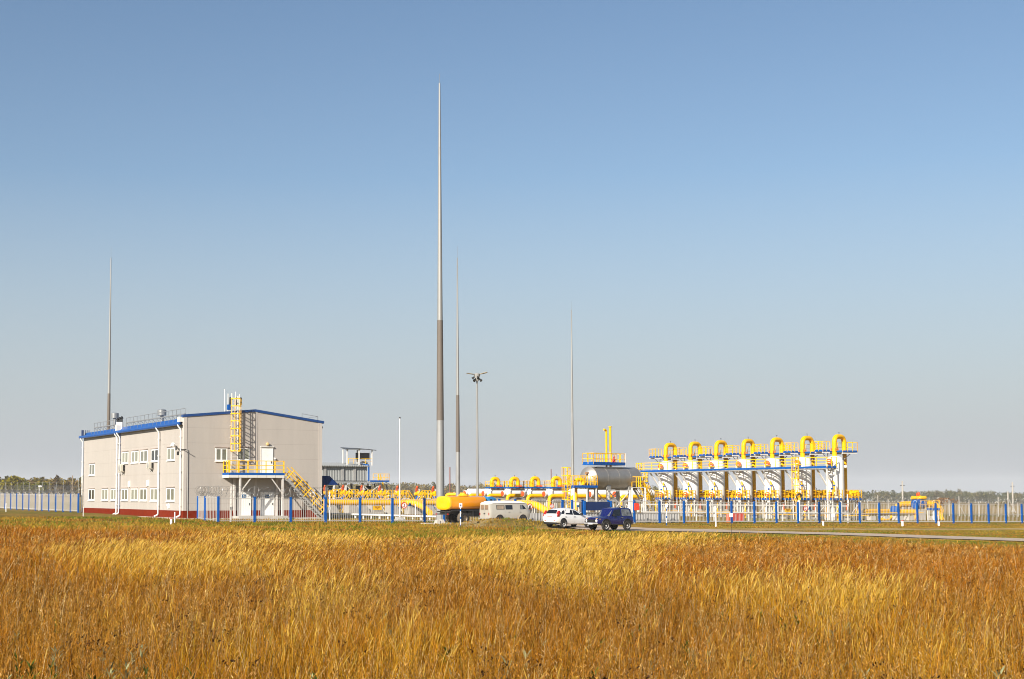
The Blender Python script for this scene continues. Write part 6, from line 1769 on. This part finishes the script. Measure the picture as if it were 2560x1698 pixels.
tapered_mast('lightning mast rising behind the roof of the beige building', 268.5, 645, 212, .66, [(1100, M_MASTG, 'base_section'), (984, M_MASTD, 'dark_section'), (None, M_MAST, 'upper_section')])
tapered_mast('most distant thin lightning mast, left of the silver tank', 1432.5, 775, 262, .66, [(1030, M_MASTG, 'base_section'), (None, M_MAST, 'upper_section')])
# floodlight mast
Y = 188; b = G(1194, Y); lm = thing('floodlight_mast', 'slim grey mast with a ring of floodlights and panels on top', 'lamp mast', b)
H_ = ZW(951, Y) - b.z; px = Y / F
m = MB(); m.lathe([(.19, -.3), (.17, 2), (.11, H_)], 14); m.build('pole', M_MAST, lm)
m = MB(); m.lathe([(.16, H_ - .15), (.22, H_), (.40, H_ + .70), (.42, H_ + .82), (.25, H_ + .95), (0, H_ + 1.0)], 14); m.build('head', M_GREYSTEEL, lm)
M_LAMPHEAD = mat('lamp_panel', (.42, .33, .20), .5, .1, .2, 5)
for k, (ang, pit, dr) in enumerate(((195, -8, .95), (345, -14, .95), (160, -10, .8), (20, -12, .8))):
    a = R(ang); m = MB(); M_ = Matrix.Rotation(a, 3, 'Z') @ Matrix.Rotation(R(pit), 3, 'Y')
    m.box(M_ @ Vector((dr, 0, 0)) + Vector((0, 0, H_ + .72)), (.95, .55, .06), M_); m.build('panel', M_LAMPHEAD, lm)
for k in range(7):
    a = 2 * math.pi * k / 7 + .4; m = MB(); d = Vector((math.cos(a), math.sin(a), -.9)).normalized()
    o = Vector((math.cos(a) * .50, math.sin(a) * .50, H_ + .05 + .30 * (k % 2)))
    m.lathe([(.07, -.25), (.10, -.1), (.16, .10), (.17, .20), (0, .21)], 10, o, d); m.tube([(0, 0, H_ + .45), o], .03, 5); m.build('floodlight', M_BLACK, lm)
# slim white pole on a concrete cone
Y = 136; b = G(999.5, Y); t_ = thing('white_pole', 'slim white pole on a concrete cone behind the no smoking sign', 'pole', b)
H_ = ZW(1046, Y) - b.z
m = MB(); m.lathe([(.065, .3), (.055, H_ * .5), (.04, H_)], 10); m.build('pole', M_WHITE, t_)
m = MB(); m.lathe([(0, -.09), (.08, -.05), (.08, .05), (0, .09)], 8, (0, 0, H_ + .05)); m.build('top_ball', M_DARKSTEEL, t_)
m = MB(); m.lathe([(.72, -.1), (.68, .06), (.22, .36), (.0, .38)], 18); m.build('concrete_base', M_CONC, t_)
# camera pole with a dark ring, right
Y = 156; b = G(1999, Y); t_ = thing('camera_pole', 'light grey pole with a dark round camera on top at the right fence', 'camera pole', b)
H_ = ZW(1250, Y) - b.z
m = MB(); m.tube([(0, 0, -.2), (0, 0, H_)], .12, 10); m.build('pole', M_TRIM, t_)
m = MB(); k = [Vector((math.cos(t) * .27, 0, math.sin(t) * .3 + H_ + .35)) for t in np.linspace(0, 2 * math.pi, 17)]; m.tube(k, .09, 8, False); m.build('camera_ring', M_BLACK, t_)
m = MB(); m.lathe([(.16, -.15), (.16, .15)], 12, (0, 0, H_ + .12), (0, 1, 0)); m.build('camera', M_SIGNYEL, t_)
# small poles standing between fence and plant
for u, v0, Y, lab in ((577.5, 1215, 118.5, 'thin grey post wound with wire behind the fence by the stair'), (824, 1230, 126, 'thin grey post behind the fence at the building corner'), (2120, 1236, 150, 'thin pale post behind the right fence below the last vessel')):
    b = G(u, Y); t_ = thing('thin_post', lab, 'post', b); H_ = ZW(v0, Y) - b.z
    m = MB(); m.tube([(0, 0, -.2), (0, 0, H_)], .06, 8); m.build('pole', M_TRIM, t_)
    m = MB(); m.span((-.12, -.08, 1.1), (.12, .08, 1.35)); m.build('bracket', M_GREYSTEEL, t_)

# ------------------------------------------------------------------ signs on the fence
def round_sign(u, v, r, label, kind, post=False, back=.10):
    s_ = fence_s(u); p = fline(s_); at = Vector((p.x, p.y, ZW(v, p.y))) - N * back
    t_ = thing('round_sign', label, 'sign', at, YAW)
    fwd = (0, -1, 0)
    m = MB(); m.lathe([(r, 0), (r, .02), (0, .022)], 28, (0, 0, 0), fwd); m.build('plate', M_WHITE, t_)
    m = MB(); m.lathe([(r * .80, .024), (r * .80, .032), (r * 1.01, .032), (r * 1.01, .0)], 28, (0, 0, 0), fwd, cap=False); m.build('red_ring', M_RED, t_)
    if kind == 'smoke':
        m = MB(); m.box((0, -.038, 0), (r * .13, .01, r * 1.6), Matrix.Rotation(R(-17), 3, 'Y')); m.build('red_bar', M_RED, t_)
        m = MB(); m.box((.02 * r, -.030, 0), (r * .10, .008, r * 1.0), Matrix.Rotation(R(20), 3, 'Y')); m.box((-.2 * r, -.030, -.42 * r), (r * .22, .008, r * .22)); m.build('cigarette_mark', M_PICTO, t_)
    else:
        m = MB()
        m.lathe([(r * .13, 0), (r * .13, .008)], 10, (0, -.026, r * .50), fwd)
        for a, b in (((0, .36), (0, -.05)), ((0, -.05), (-.28, -.58)), ((0, -.05), (.26, -.56)), ((0, .30), (-.32, .0)), ((0, .30), (.30, .02))):
            m.beam((a[0] * r, -.030, a[1] * r), (b[0] * r, -.030, b[1] * r), r * .15, .008)
        m.build('walking_figure', M_PICTO, t_)
        m = MB(); m.box((0, -.040, 0), (r * .12, .008, r * 1.55), Matrix.Rotation(R(40), 3, 'Y')); m.build('red_bar', M_RED, t_)
    return t_
M_WHITESIGN = M_WHITE
round_sign(1009, 1263.5, 7.8 / F * 124, 'round no smoking sign on the fence left of the tanker truck', 'smoke')
round_sign(1377.5, 1265.5, 6.2 / F * 131, 'round no smoking sign on the gate fence behind the white hatchback', 'smoke')
round_sign(2011.5, 1271.5, 6.6 / F * 147, 'round no smoking sign on the fence below the right vessels', 'smoke')
round_sign(1322.5, 1266.5, 7.6 / F * 130, 'round no pedestrians sign beside the van windscreen', 'walk')
def tri_sign(u, v, h, label):
    s_ = fence_s(u); p = fline(s_); at = Vector((p.x, p.y, ZW(v, p.y))) - N * .10
    t_ = thing('triangle_sign', label, 'sign', at, YAW)
    m = MB(); m.prism([(-h * .55, -h / 2), (h * .55, -h / 2), (0, h / 2)], -.01, .01); m.build('plate', M_SIGNBLUE, t_)
    m = MB(); m.beam((.03, -.018, h * .2), (-.05, -.018, -.02), .06, .01); m.beam((-.05, -.018, -.02), (.05, -.018, -.02), .05, .01); m.beam((.05, -.018, -.02), (-.02, -.018, -h * .35), .05, .01); m.build('bolt_mark', M_NAVY, t_)
tri_sign(1023.5, 1260.5, 10.5 / F * 125, 'blue triangular warning sign beside the left no smoking sign')
tri_sign(2021.5, 1269.8, 9 / F * 147, 'blue triangular warning sign beside the right no smoking sign')
def notice(u, v, w, h, label):
    s_ = fence_s(u); p = fline(s_); at = Vector((p.x, p.y, ZW(v, p.y))) - N * .10
    t_ = thing('notice_board', label, 'sign', at, YAW, 'yellow notices on the fence')
    m = MB(); m.span((-w / 2, -.01, -h / 2), (w / 2, .01, h / 2)); m.build('plate', M_SIGNYEL, t_)
    m = MB()
    for row, (a, b) in enumerate(((-.32, .38), (-.28, .30), (-.08, .12))):
        x = a * w; z = h * (.26 - .24 * row); rr = random.Random(row)
        while x < b * w: k = rr.uniform(.06, .14); m.span((x, -.014, z - .03), (min(x + k, b * w), -.011, z + .03)); x += k + .035
    m.build('text_lines', mat('notice_text', (.30, .07, .01), .6, 0, .1, 4), t_)
notice(942, 1270, 22 / F * 121 / W.x, 10.5 / F * 121, 'yellow text notice on the fence left of the white pole')
notice(1967, 1276, 14.5 / F * 146 / .75, 8 / F * 146, 'yellow text notice on the fence in front of the white vessels')
# navy board on two blue posts
s0, s1 = fence_s(1455.5), fence_s(1521); a, b = fline(s0) - N * .35, fline(s1) - N * .35
at = on_ground(a); t_ = thing('navy_sign_board', 'blank dark blue board on two blue posts above the blue car', 'sign board', at, YAW)
wd = (b - a).length; z0, z1 = ZW(1276.5, a.y) - at.z, ZW(1255, a.y) - at.z
m = MB(); m.span((.1, -.04, z0), (wd - .1, .04, z1)); m.build('board', M_NAVY, t_)
for x in (0, wd): m = MB(); m.span((x - .10, -.10, -.3), (x + .10, .10, z1 + .08)); m.build('post', M_BLUE, t_)
# red box on the blue gate post, little blue sign
p = fline(fence_s(1586)) - N * .22; at = Vector((p.x, p.y, ZW(1267, p.y))); t_ = thing('red_box', 'red box fixed to a blue fence post right of the blue car', 'box', at, R(10))
hb = 9 / F * p.y
m = MB(); m.span((-.16, -.14, -hb), (.18, .14, hb)); m.build('casing', M_RED, t_, bevel=.03)
m = MB(); m.span((.185, -.12, -hb * .9), (.30, .12, hb * .85)); m.build('open_lid', M_RED, t_)
p = fline(fence_s(1552)) - N * .1; at = Vector((p.x, p.y, ZW(1268, p.y))); t_ = thing('parking_sign', 'small square blue sign on the fence above the blue car roof', 'sign', at, YAW)
m = MB(); m.span((-.11, -.01, -.14), (.11, .01, .14)); m.build('plate', M_SIGNBLUE, t_)
m = MB(); m.span((-.05, -.016, -.09), (.04, -.011, .0)); m.build('white_mark', M_WHITE, t_)
p = fline(fence_s(1443)) - N * .1; at = Vector((p.x, p.y, ZW(1263, p.y))); t_ = thing('gate_notice', 'small white and blue notice on the gate left of the navy board', 'sign', at, YAW)
m = MB(); m.span((-.13, -.01, .0), (.13, .01, .26)); m.build('white_panel', M_WHITE, t_)
m = MB(); m.span((-.13, -.012, -.2), (.13, .01, -.005)); m.build('blue_panel', M_SIGNBLUE, t_)

# ------------------------------------------------------------------ marker posts in the grass
def marker(u, v0, v1, label, w, cap=None, mt_=None):
    q = gp(u, v1); at = on_ground(q); k = at.y / F
    t_ = thing('marker_post', label, 'marker post', at, 0, 'marker posts in the verge')
    h = (v1 - v0) * k
    m = MB(); m.lathe([(w * k / 2, -.2), (w * k / 2, h * (.84 if cap else 1)), (w * k / 2 * .9, h * (.86 if cap else 1.02)), (0, h * (.86 if cap else 1.02))], 12); m.build('post', mt_ or M_WHITE, t_)
    if cap: m = MB(); m.lathe([(w * k / 2 * .95, h * .855), (w * k / 2 * .95, h * .98), (0, h)], 12); m.build('cap', cap, t_)
marker(2058, 1302, 1314.5, 'short white marker post with red top below the last vessel', 5, M_RED)
marker(2256.5, 1301, 1316, 'short white marker post with red top below the bypass pipe', 5.2, M_RED)
marker(2347, 1302, 1315, 'short white marker post with red top, rightmost in the verge', 5.2, M_RED)
marker(428, 1295, 1311.5, 'short white marker post with red top before the building corner', 6, M_RED)
marker(437, 1281, 1308, 'thin white marker post before the building corner', 2.6)
marker(1790, 1267, 1317, 'tall white marker post before the fence under the vessels', 3.2)
marker(1237, 1299.5, 1311, 'short white post with blue top in front of the van', 5.5, M_BLUE)
marker(1039, 1262, 1301, 'thin white post inside the fence by the blue triangle sign', 1.8)
marker(15, 1259, 1280, 'thin white marker post at the far left fence', 2.2)
marker(208, 1268, 1291, 'thin white marker post at the far corner of the building', 1.8)
def striped(u, v0, v1, vp0, vp1, label, cross):
    q = gp(u, v1); at = on_ground(q); k = at.y / F; h = (v1 - v0) * k
    t_ = thing('striped_marker', label, 'marker post', at); n = 9
    for i in range(n):
        m = MB(); z0, z1 = h * i / n, h * (i + 1) / n; blue = i % 3 == 0
        m.lathe([(.045 + .001 * blue, z0 - (.2 if i == 0 else 0)), (.045 + .001 * blue, z1)], 10); m.build('stripe', M_BLUE if blue else M_WHITE, t_)
    z0, z1 = (v1 - vp1) * k, (v1 - vp0) * k; w = (z1 - z0) * .40
    m = MB(); m.span((-w, -.08, z0), (w, -.055, z1)); m.build('plate', M_WHITE, t_)
    if cross:
        m = MB(); zc = (z0 + z1) / 2; m.span((-.02, -.086, z0 + .06), (.02, -.081, z1 - .06)); m.span((-w * .7, -.087, zc - .02), (w * .7, -.082, zc + .02)); m.build('cross_mark', M_NAVY, t_)
striped(1151.5, 1259, 1318, 1259, 1269, 'blue and white striped marker with a cross plate in front of the tanker', True)
striped(1666.5, 1260, 1313.5, 1260, 1268, 'blue and white striped marker with a plain plate right of the gate', False)
for u, v0, v1, vb, lab in ((1828.5, 1284, 1293, 1337, 'white square plate on a thin dark rod by the road'), (2083.5, 1284.5, 1293, 1326, 'white square plate on a thin dark rod under the last vessel')):
    q = gp(u, vb); at = on_ground(q); k = at.y / F; t_ = thing('plate_on_rod', lab, 'sign', at)
    m = MB(); m.tube([(0, 0, -.2), (0, 0, (vb - v1) * k + .1)], .014, 6); m.build('rod', M_DARKSTEEL, t_)
    m = MB(); w = 4.2 * k; m.span((-w, -.015, (vb - v1) * k), (w, .0, (vb - v0) * k)); m.build('plate', M_WHITE, t_)
# concrete blocks beside the tanker, pale stones
q = G(1099, 119.5); t_ = thing('concrete_blocks', 'pair of pale concrete blocks on the ground behind the tanker truck', 'concrete blocks', on_ground(q), R(20))
m = MB(); m.prism([(-.42, 0), (-.30, .42), (-.08, .42), (-.02, 0)], -.3, .3); m.build('block', M_CONCLIGHT, t_)
m = MB(); m.prism([(.03, 0), (.08, .45), (.28, .45), (.42, 0)], -.3, .3); m.build('block', M_CONCLIGHT, t_)
q = G(1100, 121); t_ = thing('concrete_slab', 'low pale concrete slab lying by the fence left of the tanker', 'concrete slab', on_ground(q), YAW)
m = MB(); m.span((-1.6, -.6, -.1), (1.2, .6, .14)); m.build('slab', M_CONCLIGHT, t_)

# ------------------------------------------------------------------ far poles
def pole(u, v0, Y, label, col, arms, r=.14, name='utility_pole'):
    b = G(u, Y); t_ = thing(name, label, 'pole', b); H_ = ZW(v0, Y) - b.z
    m = MB(); m.lathe([(r * 1.3, -.3), (r, H_)], 8); m.build('pole', col, t_)
    if arms:
        m = MB()
        for hh, w in arms: m.beam((-w, 0, H_ - hh), (w, 0, H_ - hh), .12)
        m.build('crossarm', M_DARKSTEEL, t_)
    return t_
pole(2257.5, 1203, 330, 'pale concrete power pole beyond the right fence, above the valve station', M_CPOST, ((1.0, .55), (.2, .15)), .17)
pole(2533, 1206, 330, 'pale concrete power pole beyond the fence at the far right', M_CPOST, ((.9, .5), (.2, .15)), .17)
t_ = pole(2521, 1229, 320, 'short braced concrete pole at the far right', M_CPOST, ((.3, .6),), .17); m = MB(); m.beam((.2, 0, 2.9), (1.6, 0, 0), .2); m.build('brace', M_CPOST, t_)
pole(1125, 1168, 300, 'thin reddish mast between the two near lightning masts', mat('rusty_paint', (.30, .10, .07), .6, 0, .2, 4), None, .11, 'thin_mast')
pole(1378.5, 1173, 300, 'thin reddish mast above the horizontal filters', MATS['rusty_paint'], ((3.0, .3),), .09, 'thin_mast')
pole(180.5, 1189, 520, 'weathered power pole in front of the trees on the left', M_WOOD, ((1.2, .7), (2.4, .7)), .2)
pole(2118, 1226, 250, 'small pale pole behind the last vessel', M_CPOST, None, .1)
for u, v in ((97.5, 1216), (137, 1214)):
    Y = 182 if u < 100 else 175; b = G(u, Y); t_ = thing('camera_post', 'white camera post behind the left fence' if u < 100 else 'grey camera post with a dark camera behind the left fence', 'camera post', b); H_ = ZW(v, Y) - b.z
    m = MB(); m.tube([(0, 0, -.2), (0, 0, H_)], .08, 8); m.build('pole', M_TRIM if u < 100 else M_GREYSTEEL, t_)
    m = MB(); m.box((.12, -.1, H_), (.4, .25, .25)); m.build('camera', M_WHITE if u < 100 else M_BLACK, t_)

# ------------------------------------------------------------------ trees: far woods as masses of leafy crowns, a few single bushes
def leaf_mat(name):
    return grass_material(name, .25)
def crown_faces(r, cx, cy, cz, rx, rz, col, n, leaf):
    """leaf clumps spread through a lumpy crown"""
    a = r.random(n) * 6.283; cb = r.random(n) * 2 - 1; rad = .45 + .55 * r.random(n) ** .4
    lump = 1 + .25 * np.sin(a * 3 + cx) * np.sin(cb * 4 + cy)
    sb = np.sqrt(1 - cb ** 2)
    x = cx + rx * rad * lump * sb * np.cos(a); y = cy + rx * rad * lump * sb * np.sin(a); z = cz + rz * rad * lump * cb
    s = leaf * (.6 + .8 * r.random(n))
    q1 = r.standard_normal((n, 3)); q1 /= np.linalg.norm(q1, axis=1)[:, None]
    q2 = np.cross(q1, r.standard_normal((n, 3))); q2 /= np.linalg.norm(q2, axis=1)[:, None]
    c = np.stack([x, y, z], 1)
    v = np.stack([c - q1 * s[:, None] - q2 * s[:, None] * .7, c + q1 * s[:, None] - q2 * s[:, None] * .6, c + q1 * s[:, None] * .8 + q2 * s[:, None] * .7, c - q1 * s[:, None] * .7 + q2 * s[:, None] * .8], 1).reshape(-1, 3)
    q = np.arange(4 * n).reshape(-1, 4)
    cl = np.repeat(.68 * col[None, :] * (.7 + .6 * r.random((n, 1))), 4, 0)
    return v, q, cl
def wood(name, label, u0, u1, Y0, Y1, n, hmin, hmax, cols, seed, per=120, rows=3):
    r = np.random.default_rng(seed); pieces = []
    for i in range(n):
        u = u0 + (u1 - u0) * r.random(); Y = Y0 + (Y1 - Y0) * r.random()
        b = G(u, Y); h = (hmin + (hmax - hmin) * (.5 * r.random() + .5 * float(vnoise(np.array([b.x]), np.array([b.y * .2]), 40.0)[0])))
        c = np.array(cols[r.integers(len(cols))])
        w = h * (.26 + .16 * r.random())
        conif = r.random() < .10
        if conif:
            for k in range(4): pieces.append(crown_faces(r, b.x, b.y, b.z + h * (.25 + .22 * k), w * (.95 - .22 * k), h * .15, c * .75, per // 4, h * .045))
        else:
            for k in range(3): pieces.append(crown_faces(r, b.x + r.normal() * w * .45, b.y + r.normal() * w * .4, b.z + h * (.30 + .42 * r.random()), w * (.7 + .3 * r.random()), h * .26, c, per // 3, h * .042))
            pieces.append(crown_faces(r, b.x, b.y, b.z + h * .66, w * .8, h * .32, c * 1.05, per // 2, h * .04))
    return tag(mass(name, pieces, leaf_mat(name + '_leaf')), label, 'wood', kind='stuff')
AUT = [(.28, .21, .07), (.23, .20, .07), (.19, .18, .065), (.31, .21, .075), (.25, .19, .075), (.34, .25, .075), (.17, .16, .06)]
wood('far_wood', 'distant autumn wood along the horizon behind the plant', 760, 1700, 1100, 1300, 430, 8.5, 14.0, AUT, 3, 100)
wood('far_wood', 'distant dark green pine wood along the horizon on the right', 1960, 2700, 1250, 1450, 420, 8.5, 13.0, [(.16, .16, .075), (.19, .18, .08), (.23, .19, .085), (.14, .145, .07)], 4, 100)
wood('left_wood', 'autumn wood behind the left fence', -140, 290, 640, 800, 260, 7.0, 10.5, [(.22, .17, .04), (.17, .15, .035), (.27, .17, .05), (.12, .12, .03), (.20, .13, .045), (.30, .22, .035)], 6, 170)
def bush(u, Y, h, w, label, col, seed, n=420, name='bush'):
    b = G(u, Y); r = np.random.default_rng(seed); t_ = thing(name, label, 'bush' if h < 3 else 'tree', b)
    ps = []
    for k in range(6): ps.append(crown_faces(r, r.normal() * w * .4, r.normal() * w * .4, h * (.35 + .45 * r.random()), w * .55, h * .24, np.array(col), n // 6, h * .05))
    o = mass('crown', ps, leaf_mat('bush_leaf')); o.parent = t_; del o['kind']
    m = MB(); m.tube([(0, 0, -.2), (.05, 0, h * .3), (-.05, .05, h * .62)], [h * .03, h * .022, h * .01], 6)
    for k in range(4): a = k * 1.7; m.tube([(.03, 0, h * .28), (math.cos(a) * w * .4, math.sin(a) * w * .4, h * .62)], [h * .014, h * .006], 5)
    m.build('trunk', M_WOOD, t_)
bush(30, 560, 8.5, 5.0, 'yellow-green tree standing out of the wood on the far left', (.33, .27, .015), 1, 700, 'young_tree')
bush(58, 545, 6.0, 3.6, 'olive bushy tree right of the yellow-green one on the far left', (.20, .19, .02), 2, 500, 'young_tree')
bush(98, 560, 6.5, 4, 'green tree in front of the left wood', (.19, .19, .03), 12, 500, 'young_tree')
bush(2362, 420, 3.4, 2.2, 'small orange autumn tree beyond the right fence', (.38, .17, .03), 3, 400, 'young_tree')
bush(2515, 420, 2.6, 2.4, 'small yellow-green bush beyond the fence at the far right', (.30, .22, .03), 4)
bush(2270, 430, 2.4, 2.6, 'low rusty bush beyond the fence behind the valve station', (.30, .17, .05), 5)
for k, u in enumerate((1035, 1075, 1120)):
    bush(u, 300, 3.2 + .3 * k, 3.4, ['greyish bush beyond the fence left of the tallest mast', 'greyish bush beyond the fence at the tallest mast', 'greyish bush beyond the fence right of the tallest mast'][k], (.20, .17, .09), 20 + k)

# ------------------------------------------------------------------ thin autumn haze over the whole plain
def haze(density):
    m = bpy.data.materials.new('haze_air'); m.use_nodes = True
    n, l = m.node_tree.nodes, m.node_tree.links
    for x in list(n): n.remove(x)
    out = n.new('ShaderNodeOutputMaterial'); v = n.new('ShaderNodeVolumePrincipled')
    v.inputs['Color'].default_value = (1, 1, 1, 1); v.inputs['Density'].default_value = density; v.inputs['Anisotropy'].default_value = 0.0
    l.new(v.outputs[0], out.inputs['Volume'])
    mb = MB(); mb.span((-4200, -4200, -60), (4200, 4200, 52))
    o = mb.build('haze', m); o['kind'] = 'stuff'; tag(o, 'thin pale haze over the plain', 'haze', kind='stuff')
haze(0.00013)
